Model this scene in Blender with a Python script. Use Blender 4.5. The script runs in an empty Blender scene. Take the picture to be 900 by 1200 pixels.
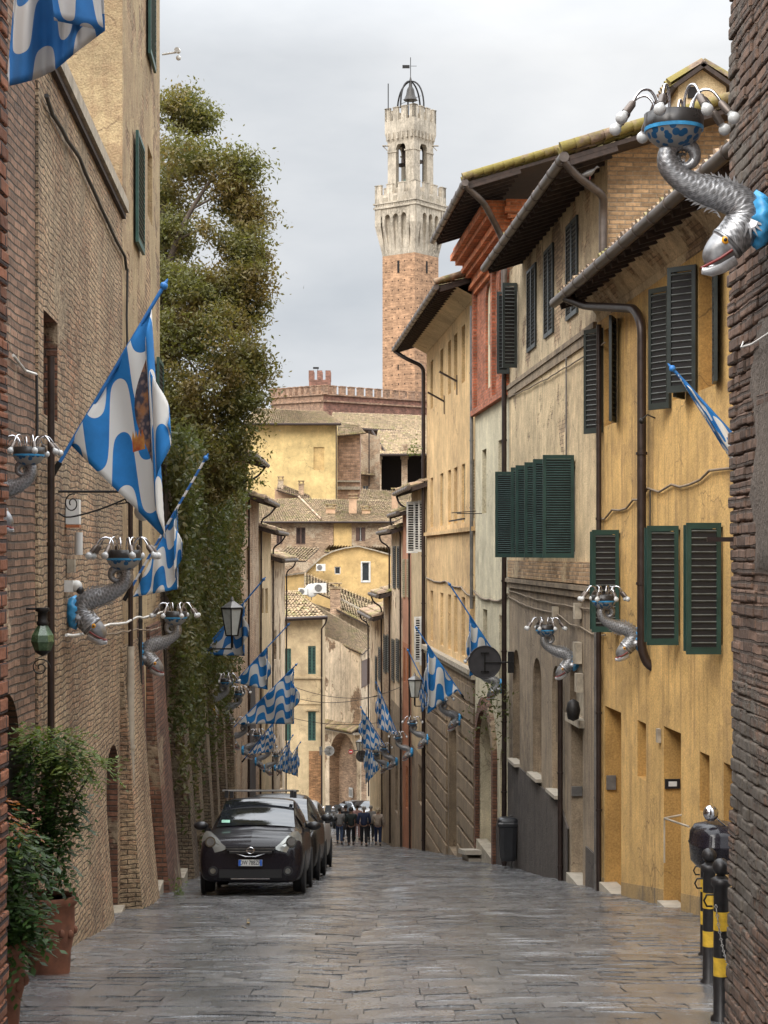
import bpy, math, random
from mathutils import Vector, Matrix, noise
R = math.radians
random.seed(7)
scene = bpy.context.scene
COL = scene.collection
FX = 2000.0            # focal length in pixels of a 900 px wide frame

def gz(y):             # street level under the eye (eye is z = 0)
    if y < 0: return -1.6 - .137*y
    if y < 77: return -1.6 - .137*y - .00017*y*y
    if y < 118: return -13.158 - .125*(y-77)
    if y < 130: return -18.283
    if y < 220: return -18.283 + (y-130)*.1
    return -9.283

def W(px, py, Y):      # a photo position at a given distance along the street
    return Vector(((px-450)/FX*Y, Y, (650-py)/FX*Y))

# ---------------------------------------------------------------- objects
def tag(o, label=None, cat=None, group=None, kind=None):
    if label: o['label'] = label
    if cat: o['category'] = cat
    if group: o['group'] = group
    if kind: o['kind'] = kind
    return o

def worg(o):
    v = Vector((0, 0, 0))
    while o is not None:
        v += o.location; o = o.parent
    return v

def empty(name, loc, label=None, cat=None, group=None, rz=0):
    o = bpy.data.objects.new(name, None)
    o.empty_display_size = .2
    COL.objects.link(o); o.location = loc; o.rotation_euler = (0, 0, rz)
    return tag(o, label, cat, group)

def copy_tree(o, parent=None):
    c = o.copy(); COL.objects.link(c)
    if parent is not None:
        c.parent = parent
    for ch in list(o.children):
        copy_tree(ch, c)
    return c

class MB:
    def __init__(s):
        s.v = []; s.f = []; s.m = []; s.s = []; s.uv = {}
    def poly(s, pts, m=0, sm=False, uv=None):
        i = len(s.v); s.v += [tuple(p) for p in pts]
        s.f.append(tuple(range(i, i+len(pts)))); s.m.append(m); s.s.append(sm)
        if uv: s.uv[len(s.f)-1] = uv
    def quad(s, a, b, c, d, m=0, sm=False): s.poly((a, b, c, d), m, sm)
    def grid(s, rows, m=0, sm=True, closed=False, uv=None):
        i0 = len(s.v); n = len(rows[0])
        for r in rows: s.v += [tuple(p) for p in r]
        for j in range(len(rows)-1):
            for k in range(n if closed else n-1):
                k2 = (k+1) % n
                s.f.append((i0+j*n+k, i0+j*n+k2, i0+(j+1)*n+k2, i0+(j+1)*n+k)); s.m.append(m); s.s.append(sm)
                if uv:
                    s.uv[len(s.f)-1] = [uv[j][k], uv[j][k+1], uv[j+1][k+1], uv[j+1][k]]
    def box(s, c, d, rz=0, m=0, M=None):
        hx, hy, hz = d[0]/2, d[1]/2, d[2]/2
        P = [Vector((x, y, z)) for z in (-hz, hz) for y in (-hy, hy) for x in (-hx, hx)]
        if M is None: M = Matrix.Translation(Vector(c)) @ Matrix.Rotation(rz, 4, 'Z')
        P = [M @ p for p in P]
        i = len(s.v); s.v += [tuple(p) for p in P]
        for q in ((0,2,3,1),(4,5,7,6),(0,1,5,4),(2,6,7,3),(1,3,7,5),(0,4,6,2)):
            s.f.append(tuple(i+a for a in q)); s.m.append(m); s.s.append(False)
    def bar(s, a, b, w, h, m=0, up=Vector((0,0,1))):
        a = Vector(a); b = Vector(b); t = (b-a); L = t.length
        if L < 1e-6: return
        t /= L; x = t.cross(up)
        if x.length < 1e-4: x = t.cross(Vector((0,1,0)))
        x.normalize(); y = x.cross(t)
        M = Matrix(((x.x, t.x, y.x, (a.x+b.x)/2), (x.y, t.y, y.y, (a.y+b.y)/2), (x.z, t.z, y.z, (a.z+b.z)/2), (0,0,0,1)))
        s.box(None, (w, L, h), m=m, M=M)
    def tube(s, pts, r, n=8, m=0, cap=True, sm=True):
        pts = [Vector(p) for p in pts]
        rr = r if isinstance(r, (list, tuple)) else [r]*len(pts)
        rows = []; ref = None
        for i, p in enumerate(pts):
            t = (pts[min(i+1, len(pts)-1)] - pts[max(i-1, 0)])
            t = t.normalized() if t.length > 1e-9 else Vector((0,0,1))
            if ref is None:
                ref = t.cross(Vector((0,0,1)))
                if ref.length < .05: ref = t.cross(Vector((0,1,0)))
            x = ref - t*ref.dot(t)
            if x.length < 1e-5: x = t.cross(Vector((0,1,0)))
            x.normalize(); ref = x; y = t.cross(x)
            rows.append([p + (x*math.cos(2*math.pi*k/n) + y*math.sin(2*math.pi*k/n))*rr[i] for k in range(n)])
        s.grid(rows, m, sm, closed=True)
        if cap:
            s.poly(rows[0][::-1], m); s.poly(rows[-1], m)
    def lathe(s, prof, c=(0,0,0), n=20, m=0, sm=True, M=None):
        c = Vector(c); rows = []
        for r, z in prof:
            row = [Vector((r*math.cos(2*math.pi*k/n), r*math.sin(2*math.pi*k/n), z)) for k in range(n)]
            if M is not None: row = [M @ p for p in row]
            rows.append([c+p for p in row])
        s.grid(rows, m, sm, closed=True)
        if prof[0][0] > 1e-4: s.poly(rows[0][::-1], m)
        if prof[-1][0] > 1e-4: s.poly(rows[-1], m)
    def ball(s, c, r, n=12, m=0, M=None):
        rx, ry, rz_ = r if isinstance(r, (tuple, list)) else (r, r, r)
        k = max(4, n//2); rows = []
        for i in range(k+1):
            a = math.pi*i/k - math.pi/2
            row = [Vector((rx*math.cos(a)*math.cos(2*math.pi*j/n), ry*math.cos(a)*math.sin(2*math.pi*j/n), rz_*math.sin(a))) for j in range(n)]
            if M is not None: row = [M @ p for p in row]
            rows.append([Vector(c)+p for p in row])
        s.grid(rows, m, True, closed=True)
    def build(s, name, mats, parent=None, loc=None, merge=False):
        if not isinstance(mats, (list, tuple)): mats = [mats]
        off = worg(parent) if parent is not None else Vector(loc or (0,0,0))
        me = bpy.data.meshes.new(name)
        me.from_pydata([(x-off.x, y-off.y, z-off.z) for x, y, z in s.v], [], s.f)
        for mt in mats: me.materials.append(mt)
        me.polygons.foreach_set('material_index', s.m)
        me.polygons.foreach_set('use_smooth', s.s)
        uvl = me.uv_layers.new(name='UVMap'); data = uvl.data
        for p in me.polygons:
            if p.index in s.uv:
                for k, li in enumerate(p.loop_indices): data[li].uv = s.uv[p.index][k]
                continue
            nx, ny, nz = p.normal
            if abs(nz) > .8 or nx*nx+ny*ny < 1e-6:
                for k, li in enumerate(p.loop_indices):
                    v = s.v[s.f[p.index][k]]; data[li].uv = (v[0], v[1])
            else:
                l = math.hypot(nx, ny); tx, ty = -ny/l, nx/l
                for k, li in enumerate(p.loop_indices):
                    v = s.v[s.f[p.index][k]]; data[li].uv = (v[0]*tx+v[1]*ty, v[2]/max(.35, math.sqrt(1-nz*nz)))
        me.update()
        if merge:
            import bmesh
            bm = bmesh.new(); bm.from_mesh(me); bmesh.ops.remove_doubles(bm, verts=bm.verts, dist=.0004); bm.to_mesh(me); bm.free()
        o = bpy.data.objects.new(name, me); COL.objects.link(o)
        if parent is not None: o.parent = parent
        elif loc is not None: o.location = loc
        return o

def catmull(P, n):
    P = [Vector(p) for p in P]; out = []
    Q = [P[0]*2-P[1]] + P + [P[-1]*2-P[-2]]
    for i in range(1, len(Q)-2):
        for k in range(n):
            t = k/n; a, b, c, d = Q[i-1], Q[i], Q[i+1], Q[i+2]
            out.append(.5*((2*b)+(c-a)*t+(2*a-5*b+4*c-d)*t*t+(3*b-a-3*c+d)*t*t*t))
    out.append(P[-1]); return out

# ---------------------------------------------------------------- materials
class NT:
    def __init__(s, name):
        s.mat = bpy.data.materials.new(name); s.mat.use_nodes = True
        s.t = s.mat.node_tree; s.n = s.t.nodes; s.b = s.n['Principled BSDF']
    def node(s, typ, **kw):
        n = s.n.new(typ)
        for k, v in kw.items():
            if k in n.inputs: 
                pass
            setattr(n, k, v)
        return n
    def lk(s, a, b): s.t.links.new(a, b)
    def pos(s, scale=(1,1,1), obj=False):
        if obj:
            g = s.n.new('ShaderNodeTexCoord').outputs['Object']
        else:
            g = s.n.new('ShaderNodeNewGeometry').outputs['Position']
        mp = s.n.new('ShaderNodeMapping'); mp.inputs['Scale'].default_value = scale
        s.lk(g, mp.inputs['Vector']); return mp.outputs['Vector']
    def uv(s, scale=(1,1,1), rot=0, loc=(0,0,0)):
        g = s.n.new('ShaderNodeUVMap').outputs['UV']
        mp = s.n.new('ShaderNodeMapping'); mp.inputs['Scale'].default_value = scale
        mp.inputs['Rotation'].default_value = (0,0,rot); mp.inputs['Location'].default_value = loc
        s.lk(g, mp.inputs['Vector']); return mp.outputs['Vector']
    def noise(s, vec, scale, detail=4, rough=.55, dist=0):
        n = s.n.new('ShaderNodeTexNoise'); n.inputs['Scale'].default_value = scale
        n.inputs['Detail'].default_value = detail; n.inputs['Roughness'].default_value = rough
        n.inputs['Distortion'].default_value = dist
        s.lk(vec, n.inputs['Vector']); return n.outputs['Fac']
    def ramp(s, fac, stops, interp='LINEAR'):
        r = s.n.new('ShaderNodeValToRGB'); e = r.color_ramp.elements; r.color_ramp.interpolation = interp
        while len(e) < len(stops): e.new(.5)
        for el, (p, c) in zip(e, stops):
            el.position = p
            el.color = (c[0], c[1], c[2], 1) if isinstance(c, (tuple, list)) else (c, c, c, 1)
        s.lk(fac, r.inputs['Fac']); return r.outputs['Color']
    def mix(s, fac, a, b, mode='MIX'):
        n = s.n.new('ShaderNodeMix'); n.data_type = 'RGBA'; n.blend_type = mode
        for sock, val in ((n.inputs[0], fac), (n.inputs[6], a), (n.inputs[7], b)):
            if hasattr(val, 'is_linked'): s.lk(val, sock)
            elif isinstance(val, (tuple, list)): sock.default_value = (val[0], val[1], val[2], 1)
            else: sock.default_value = val if sock == n.inputs[0] else (val, val, val, 1)
        return n.outputs[2]
    def math(s, op, a, b=0.0, c=None):
        n = s.n.new('ShaderNodeMath'); n.operation = op
        for i, val in enumerate((a, b) if c is None else (a, b, c)):
            if hasattr(val, 'is_linked'): s.lk(val, n.inputs[i])
            else: n.inputs[i].default_value = val
        return n.outputs[0]
    def bump(s, h, strength=.4, dist=.02, prev=None):
        n = s.n.new('ShaderNodeBump'); n.inputs['Strength'].default_value = strength
        n.inputs['Distance'].default_value = dist
        s.lk(h, n.inputs['Height'])
        if prev is not None: s.lk(prev, n.inputs['Normal'])
        return n.outputs['Normal']
    def done(s, col=None, rough=.85, nor=None, metal=0, spec=None):
        if col is not None:
            if hasattr(col, 'is_linked'): s.lk(col, s.b.inputs['Base Color'])
            else: s.b.inputs['Base Color'].default_value = (col[0], col[1], col[2], 1)
        if hasattr(rough, 'is_linked'): s.lk(rough, s.b.inputs['Roughness'])
        else: s.b.inputs['Roughness'].default_value = rough
        if nor is not None: s.lk(nor, s.b.inputs['Normal'])
        s.b.inputs['Metallic'].default_value = metal
        if spec is not None: s.b.inputs['Specular IOR Level'].default_value = spec
        return s.mat

def mul(c, k): return (c[0]*k, c[1]*k, c[2]*k)

def plaster(name, c, dirt=(.16,.12,.09), dirt_amt=.5, patch=None, patch_amt=.0, rough=.9, bump=.5, streak=.6):
    t = NT(name); p = t.pos()
    n1 = t.noise(p, .45, 6, .6); n2 = t.noise(p, 3.2, 6, .65); n3 = t.noise(t.pos((4.5, 4.5, .30)), 1, 6, .68)
    n4 = t.noise(p, 38, 3, .6)
    col = t.mix(t.ramp(n1, [(.3, 0), (.7, 1)]), mul(c, .72), mul(c, 1.14))
    col = t.mix(t.math('MULTIPLY', t.ramp(n2, [(.48, 0), (.74, 1)]), .5*dirt_amt), col, mul(dirt, 1.4))
    col = t.mix(t.math('MULTIPLY', t.ramp(n3, [(.5, 0), (.70, 1)]), min(1, 1.35*streak*dirt_amt)), col, dirt)
    ln = t.noise(p, .16, 3, .5)
    col = t.mix(t.math('MULTIPLY', t.math('MULTIPLY', t.ramp(ln, [(.45, 0), (.7, 1)]), t.ramp(n2, [(.35, 0), (.6, 1)])), dirt_amt), col, dirt)
    h = t.math('ADD', t.math('MULTIPLY', n2, 1.4), t.math('MULTIPLY', n4, .6))
    if patch is not None:
        br, bh = brick_nodes(t, patch, mul(patch, .55))
        msk = t.ramp(t.noise(p, .7, 5, .6), [(.62-patch_amt, 0), (.66-patch_amt, 1)])
        col = t.mix(msk, col, br); h = t.mix(msk, h, bh)
    vd = t.n.new('ShaderNodeTexVoronoi'); vd.feature = 'DISTANCE_TO_EDGE'; vd.inputs['Scale'].default_value = .75
    dv_ = t.n.new('ShaderNodeTexNoise'); dv_.inputs['Scale'].default_value = 2.2; dv_.inputs['Detail'].default_value = 5; t.lk(p, dv_.inputs['Vector'])
    va = t.n.new('ShaderNodeVectorMath'); va.operation = 'MULTIPLY_ADD'; t.lk(dv_.outputs['Color'], va.inputs[0]); va.inputs[1].default_value = (.7,.7,.7); t.lk(p, va.inputs[2]); t.lk(va.outputs[0], vd.inputs['Vector'])
    crk = t.math('MULTIPLY', t.ramp(vd.outputs['Distance'], [(.0, 1), (.014, 0)]), t.ramp(t.noise(p, .55, 3, .5), [(.5, 0), (.6, .75)]))
    col = t.mix(crk, col, mul(dirt, .5))
    col = t.mix(.7, col, t.mix(1, col, t.ramp(n4, [(.3, .6), (.7, 1.25)]), 'MULTIPLY')); n5 = t.noise(p, 1.3, 8, .72); col = t.mix(1, col, t.ramp(n5, [(.32, .74), (.68, 1.18)]), 'MULTIPLY')
    return t.done(col, rough, t.bump(h, bump, .03))

def brick_nodes(t, c, mortar, bw=.27, bh=.075, wob=.03):
    uv = t.uv(); 
    dn = t.n.new('ShaderNodeTexNoise'); dn.inputs['Scale'].default_value = 2.2; dn.inputs['Detail'].default_value = 3
    t.lk(uv, dn.inputs['Vector'])
    vm = t.n.new('ShaderNodeVectorMath'); vm.operation = 'MULTIPLY_ADD'
    t.lk(dn.outputs['Color'], vm.inputs[0]); vm.inputs[1].default_value = (wob, wob, 0); t.lk(uv, vm.inputs[2])
    b = t.n.new('ShaderNodeTexBrick'); t.lk(vm.outputs[0], b.inputs['Vector'])
    b.inputs['Scale'].default_value = 1; b.inputs['Brick Width'].default_value = bw; b.inputs['Row Height'].default_value = bh
    b.inputs['Mortar Size'].default_value = .012*bh/.075; b.inputs['Mortar Smooth'].default_value = .5; b.inputs['Bias'].default_value = -.05
    b.inputs['Color1'].default_value = (*mul(c, 1.25), 1); b.inputs['Color2'].default_value = (*mul(c, .62), 1)
    b.inputs['Mortar'].default_value = (*mortar, 1)
    n = t.noise(t.pos(), 1.1, 5, .6); n2 = t.noise(t.pos(), 14, 4, .6)
    col = t.mix(1, b.outputs['Color'], t.ramp(n, [(.3, .62), (.7, 1.3)]), 'MULTIPLY')
    col = t.mix(1, col, t.ramp(n2, [(.3, .72), (.7, 1.22)]), 'MULTIPLY')
    h = t.math('ADD', t.math('MULTIPLY', b.outputs['Fac'], -1.0), t.math('MULTIPLY', n2, .8))
    return col, h

def brick(name, c, mortar=None, bw=.27, bh=.075, bump=.7, over=None, over_amt=0, streak=.3, rough=.92, wob=.03, rubble=False, tan=None, rough_up=False):
    t = NT(name)
    col, h = brick_nodes(t, c, mortar or mul(c, .55), bw, bh, wob)
    if tan is not None:
        tn_ = t.noise(t.pos((1, 1, 1.6)), 5.5, 6, .7); tl = t.noise(t.pos(), .7, 4, .6)
        col = t.mix(t.math('MULTIPLY', t.ramp(t.math('ADD', t.math('MULTIPLY', tn_, .6), t.math('MULTIPLY', tl, .4)), [(.38, 0), (.56, .9)]), t.math('GREATER_THAN', h, -.35)), col, tan)
    n3 = t.noise(t.pos((3.2, 3.2, .45)), 1, 6, .7)
    col = t.mix(t.math('MULTIPLY', t.ramp(n3, [(.5, 0), (.75, 1)]), streak), col, (.06, .05, .045))
    if over is not None:
        n = t.noise(t.pos(), .6, 8, .65, .3); nn = t.noise(t.pos(), 9, 4, .6)
        msk = t.ramp(t.math('ADD', n, t.math('MULTIPLY', t.math('SUBTRACT', nn, .5), .18)), [(.6-over_amt, 0), (.66-over_amt, 1)])
        oc = t.mix(t.ramp(nn, [(.35, 0), (.65, 1)]), mul(over, .68), mul(over, 1.15))
        oc = t.mix(t.math('MULTIPLY', t.ramp(n3, [(.45, 0), (.7, 1)]), streak), oc, (.09, .07, .055))
        oh = t.math('MULTIPLY', nn, 1.3)
        if rubble:       # mixed stones and brickbats showing through thin render
            vo = t.n.new('ShaderNodeTexVoronoi'); vo.inputs['Scale'].default_value = 4.6; t.lk(t.pos((1, 1, 1.9)), vo.inputs['Vector'])
            ve = t.n.new('ShaderNodeTexVoronoi'); ve.feature = 'DISTANCE_TO_EDGE'; ve.inputs['Scale'].default_value = 4.6; t.lk(t.pos((1, 1, 1.9)), ve.inputs['Vector'])
            edge = t.ramp(ve.outputs['Distance'], [(.0, 0), (.10, 1)]); rm = t.ramp(t.noise(t.pos(), 1.7, 5, .65), [(.44, 0), (.56, 1)])
            sc = t.mix(1, t.mix(t.ramp(vo.outputs['Color'], [(.2, 0), (.8, 1)]), mul(over, .8), mul(c, 1.15)), t.ramp(nn, [(.3, .7), (.7, 1.25)]), 'MULTIPLY')
            oc = t.mix(rm, oc, t.mix(edge, mul(over, .42), sc)); oh = t.math('ADD', oh, t.math('MULTIPLY', t.mix(rm, .5, edge), 1.1))
            gr = t.noise(t.pos(), 26, 4, .7); oc = t.mix(1, oc, t.ramp(gr, [(.3, .62), (.68, 1.25)]), 'MULTIPLY'); oh = t.math('ADD', oh, t.math('MULTIPLY', gr, .8))
        col = t.mix(msk, col, oc); h = t.mix(msk, h, oh)
    if rough_up:
        gr = t.noise(t.pos((1, 1, 1.5)), 13, 6, .75); col = t.mix(1, col, t.ramp(gr, [(.34, .45), (.62, 1.25)]), 'MULTIPLY'); bl = t.noise(t.pos(), .5, 6, .65); col = t.mix(1, col, t.ramp(bl, [(.35, .68), (.62, 1.18)]), 'MULTIPLY')
        return t.done(col, rough, t.bump(t.math('ADD', h, t.math('MULTIPLY', gr, 2.5)), bump, .035))
    return t.done(col, rough, t.bump(h, bump, .02))

def simple(name, c, rough=.6, metal=0, var=.25, scale=6, bump=0, spec=None):
    t = NT(name); n = t.noise(t.pos(obj=True), scale, 4, .6)
    col = t.mix(1, c, t.ramp(n, [(.3, 1-var), (.7, 1+var)]), 'MULTIPLY')
    rg = t.math('ADD', t.math('MULTIPLY', t.math('SUBTRACT', n, .5), .3), rough)
    return t.done(col, rg, t.bump(n, bump, .01) if bump else None, metal, spec)

M = {}
def mats():
    M['left_wall'] = brick('worn_left_brick', (.43,.225,.125), (.20,.145,.095), bw=.24, bh=.066, over=(.46,.345,.22), over_amt=.02, bump=1.0, streak=.45, wob=.11, tan=(.66,.49,.305), rough_up=True)
    M['left_brick'] = brick('left_pilaster_brick', (.24,.14,.09), (.09,.065,.045), bump=1.0, over=(.40,.30,.2), over_amt=.02, wob=.06)
    M['tower_house'] = plaster('ochre_worn_plaster', (.48,.36,.20), dirt=(.26,.16,.09), dirt_amt=.75, bump=.9, patch=(.38,.25,.14), patch_amt=.08)
    M['near_brick_r'] = brick('dark_weathered_brick', (.155,.095,.066), (.085,.06,.045), bump=1.0, over=(.12,.10,.08), over_amt=.06, streak=.5, wob=.05)
    M['near_brick_l'] = brick('red_near_brick', (.26,.10,.05), (.05,.03,.025), bw=.28, bh=.08, bump=1.0)
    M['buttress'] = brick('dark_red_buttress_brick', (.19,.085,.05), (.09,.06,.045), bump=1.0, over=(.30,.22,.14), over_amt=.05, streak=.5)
    M['garden_wall'] = brick('garden_wall_brick', (.24,.14,.085), (.12,.085,.06), over=(.33,.25,.16), over_amt=.06, bump=1.0, streak=.5, tan=(.34,.26,.165), wob=.08, rough_up=True)
    M['yellow'] = plaster('deep_yellow_plaster', (.70,.44,.155), dirt=(.28,.17,.075), dirt_amt=.95, bump=.35)
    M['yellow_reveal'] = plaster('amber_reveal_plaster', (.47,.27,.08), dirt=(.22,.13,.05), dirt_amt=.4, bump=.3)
    M['b_up'] = plaster('beige_peeling_plaster', (.66,.52,.33), dirt=(.22,.16,.11), dirt_amt=.75, patch=(.42,.29,.18), patch_amt=.09)
    M['b_mid'] = plaster('sand_plaster_with_cracks', (.76,.585,.35), dirt=(.24,.17,.11), dirt_amt=.6, patch=(.5,.36,.22), patch_amt=.02)
    M['b_low'] = plaster('grey_brown_lower_plaster', (.36,.275,.185), dirt=(.10,.075,.055), dirt_amt=.9)
    M['b_base'] = plaster('dark_grey_roughcast', (.10,.08,.066), dirt=(.05,.04,.035), dirt_amt=.9, bump=.9)
    M['c_cream'] = plaster('pale_cream_plaster', (.70,.62,.43), dirt=(.33,.27,.19), dirt_amt=.5)
    M['red_brick'] = brick('bright_red_brick', (.42,.13,.065), (.30,.17,.11), streak=.2)
    M['cornice'] = brick('orange_red_cornice_brick', (.58,.17,.06), (.45,.2,.1), bump=.5, streak=.15)
    M['d_yel'] = plaster('soft_yellow_plaster', (.74,.50,.24), dirt=(.36,.22,.11), dirt_amt=.65)
    M['d_base'] = plaster('brown_stone_base', (.31,.225,.14), dirt=(.12,.085,.06), dirt_amt=.9)
    M['gable_brick'] = brick('pale_gable_brick', (.46,.29,.155), (.36,.27,.18), bump=.8, over=(.50,.37,.22), over_amt=.03)
    M['stone_brick'] = brick('tawny_old_brick', (.40,.27,.17), (.30,.22,.15), over=(.46,.36,.25), over_amt=.1)
    M['cream2'] = plaster('warm_cream_plaster', (.60,.46,.27), dirt=(.30,.20,.12), dirt_amt=.4)
    M['pink'] = plaster('salmon_pink_plaster', (.50,.24,.14), dirt=(.27,.13,.08), dirt_amt=.4)
    M['orange_pl'] = plaster('orange_red_plaster', (.42,.16,.07), dirt=(.2,.08,.05), dirt_amt=.4)
    M['peach'] = plaster('peach_plaster', (.55,.36,.23), dirt=(.36,.23,.13), dirt_amt=.4)
    M['far_orange'] = plaster('far_orange_yellow_plaster', (.66,.45,.19), dirt=(.42,.27,.12), dirt_amt=.35)
    M['far_yellow'] = plaster('far_bright_yellow_plaster', (.74,.54,.24), dirt=(.45,.33,.15), dirt_amt=.35)
    M['old_pl'] = plaster('blotchy_old_plaster', (.76,.60,.41), dirt=(.20,.14,.09), dirt_amt=.9, patch=(.3,.19,.11), patch_amt=.06)
    M['arch_brick'] = brick('deep_brown_arch_brick', (.44,.29,.185), (.28,.20,.14))
    M['palace_brick'] = brick('palace_red_brick', (.27,.125,.085), (.22,.13,.1), bw=.5, bh=.25, streak=.4)
    M['palace_light'] = brick('palace_tan_brick', (.36,.22,.14), (.30,.2,.14), bw=.5, bh=.25, streak=.4)
    M['tower_brick'] = brick('tower_orange_brick', (.42,.245,.14), (.39,.24,.145), bw=1.2, bh=.16, bump=.2, streak=.15)
    M['tower_stone'] = plaster('tower_travertine', (.60,.52,.41), dirt=(.20,.17,.13), dirt_amt=.9, streak=1)
    M['dark'] = simple('dark_interior', (.012,.010,.010), .9)
    M['base_dirty'] = plaster('stained_wall_foot', (.47,.31,.13), dirt=(.12,.10,.075), dirt_amt=1.0)
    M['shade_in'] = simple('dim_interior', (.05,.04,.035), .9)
    M['stone'] = simple('pale_travertine', (.40,.35,.28), .7, var=.2, bump=.2)
    M['stone_old'] = simple('weathered_limestone', (.34,.29,.22), .85, var=.35, bump=.4)
    # timber shutters
    for k, c in (('green', (.012,.040,.032)), ('green_far', (.03,.085,.07)), ('green_slat', (.03,.075,.068)), ('black_green', (.020,.026,.024)), ('grey_sh', (.14,.135,.12)),
                 ('white_sh', (.60,.58,.54)), ('brown_sh', (.10,.055,.04)), ('pale_sh', (.30,.26,.16))):
        M[k] = simple('shutter_paint_'+k, c, .45, var=.3, scale=3)
    M['slat_grey'] = simple('sun_bleached_slat', (.075,.08,.072), .5, var=.35, scale=9)
    M['wood'] = simple('dark_rafter_timber', (.045,.030,.024), .85, var=.5, scale=8)
    M['soffit'] = simple('brown_soffit_boards', (.10,.066,.048), .85, var=.4, scale=4)
    M['gutter'] = simple('weathered_gutter_metal', (.13,.105,.09), .42, .55, var=.35, scale=4)
    M['pipe_brown'] = simple('brown_painted_pipe', (.035,.022,.018), .4, .3, var=.3)
    M['pipe_grey'] = simple('grey_metal_pipe', (.17,.16,.15), .45, .4, var=.3)
    M['pipe_tan'] = simple('tan_plastic_pipe', (.38,.33,.26), .6, var=.2)
    M['cable'] = simple('black_cable', (.03,.027,.025), .6)
    M['cable_l'] = simple('dusty_cable', (.22,.17,.12), .8)
    M['white_cable'] = simple('white_cable', (.62,.60,.56), .6)
    M['iron'] = simple('wrought_iron', (.022,.020,.019), .55, .5, var=.4, scale=20)
    M['glass'] = simple('window_glass', (.03,.035,.04), .08, 0, var=.2, spec=.8)
    M['lamp_glass'] = simple('milky_lantern_glass', (.50,.50,.46), .3, var=.1)
    M['chrome'] = simple('polished_metal', (.6,.6,.62), .15, 1, var=.1)
    M['tyre'] = simple('tyre_rubber', (.014,.014,.015), .8)
    M['plastic_b'] = simple('black_plastic', (.018,.018,.020), .35, var=.2)
    M['plastic_w'] = simple('white_plastic', (.62,.61,.58), .5, var=.1)
    M['terracotta'] = simple('terracotta', (.17,.066,.036), .8, var=.4, scale=9, bump=.5)
    M['soil'] = simple('potting_soil', (.03,.02,.014), .95)
    # roof tiles with moss
    def tiles(name, c, moss, amt):
        t = NT(name); p = t.pos()
        n1 = t.noise(p, 1.3, 6, .65); n2 = t.noise(p, 7, 4, .6)
        v = t.n.new('ShaderNodeTexVoronoi'); v.inputs['Scale'].default_value = 1; t.lk(t.uv((4.2, 2.6, 1)), v.inputs['Vector'])
        col = t.mix(1, c, t.ramp(v.outputs['Color'], [(0, .5), (1, 1.5)]), 'MULTIPLY')
        col = t.mix(1, col, t.ramp(n2, [(.3, .6), (.7, 1.3)]), 'MULTIPLY')
        col = t.mix(t.ramp(n1, [(.62-amt, 0), (.72-amt, .85)]), col, moss)
        return t.done(col, .95, t.bump(n2, .8, .03))
    M['tile'] = tiles('mossy_roof_tiles', (.27,.185,.12), (.19,.17,.055), .12)
    M['tile_far'] = tiles('far_lichen_roof_tiles', (.33,.235,.14), (.25,.215,.085), .11)
    M['tile_near'] = tiles('lichen_verge_tiles', (.20,.14,.10), (.22,.18,.04), .18)
    # ground
    t = NT('wet_stone_paving'); p = t.pos()
    isl = t.n.new('ShaderNodeNewGeometry').outputs['Random Per Island']
    n1 = t.noise(p, .45, 5, .6); n2 = t.noise(t.pos((1.3, 1, 1)), 5, 6, .7); n3 = t.noise(t.pos((1.5, 1, 1)), 26, 3, .7)
    wv = t.n.new('ShaderNodeTexWave'); wv.inputs['Scale'].default_value = 5.5; wv.inputs['Distortion'].default_value = 7; wv.inputs['Detail'].default_value = 3; wv.inputs['Detail Scale'].default_value = 2; wv.bands_direction = 'X'; t.lk(p, wv.inputs['Vector'])
    col = t.mix(t.ramp(isl, [(0, 0), (1, 1)]), (.085,.086,.090), (.205,.203,.205))
    col = t.mix(1, col, t.ramp(n1, [(.3, .72), (.7, 1.25)]), 'MULTIPLY'); col = t.mix(1, col, t.ramp(n2, [(.3, .72), (.7, 1.25)]), 'MULTIPLY')
    col = t.mix(t.ramp(n1, [(.55, 0), (.75, .35)]), col, (.15,.12,.09))
    h = t.math('ADD', t.math('MULTIPLY', n2, 2.2), t.math('ADD', t.math('MULTIPLY', wv.outputs['Fac'], .08), t.math('MULTIPLY', n3, 1.1)))
    rg = t.ramp(t.math('ADD', t.math('MULTIPLY', n1, .6), t.math('MULTIPLY', n2, .4)), [(.38, .12), (.62, .36)])
    M['road'] = t.done(col, rg, t.bump(h, 1.0, .035), spec=1.0); t.b.inputs['IOR'].default_value = 1.6; t.b.inputs['Coat Weight'].default_value = .7; t.b.inputs['Coat Roughness'].default_value = .22; t.b.inputs['Coat IOR'].default_value = 1.5
    M['earth'] = simple('packed_ground', (.09,.075,.06), .9, var=.3, scale=.5)
    t = NT('worn_yellow_paint'); n = t.noise(t.pos(), 8, 5, .7)
    col = t.mix(t.ramp(n, [(.48, 0), (.56, 1)]), (.08,.077,.075), (.42,.27,.08)); M['road_paint'] = t.done(col, .4)
    # foliage
    def leaf(name, a, b_, c=None, rough=.55):
        t = NT(name); n = t.noise(t.pos(), .9, 4, .6); n2 = t.noise(t.pos(), 9, 3, .6)
        col = t.mix(t.ramp(n2, [(.3, 0), (.7, 1)]), a, b_)
        if c: col = t.mix(t.ramp(n, [(.46, 0), (.62, .8)]), col, c)
        t.done(col, rough)
        tr = t.n.new('ShaderNodeBsdfTranslucent'); t.lk(t.mix(1, col, (1.3,1.35,.8), 'MULTIPLY'), tr.inputs['Color']); ms = t.n.new('ShaderNodeMixShader'); ms.inputs[0].default_value = .38
        out = t.n['Material Output']; t.lk(t.b.outputs[0], ms.inputs[1]); t.lk(tr.outputs[0], ms.inputs[2]); t.lk(ms.outputs[0], out.inputs['Surface']); return t.mat
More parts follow.
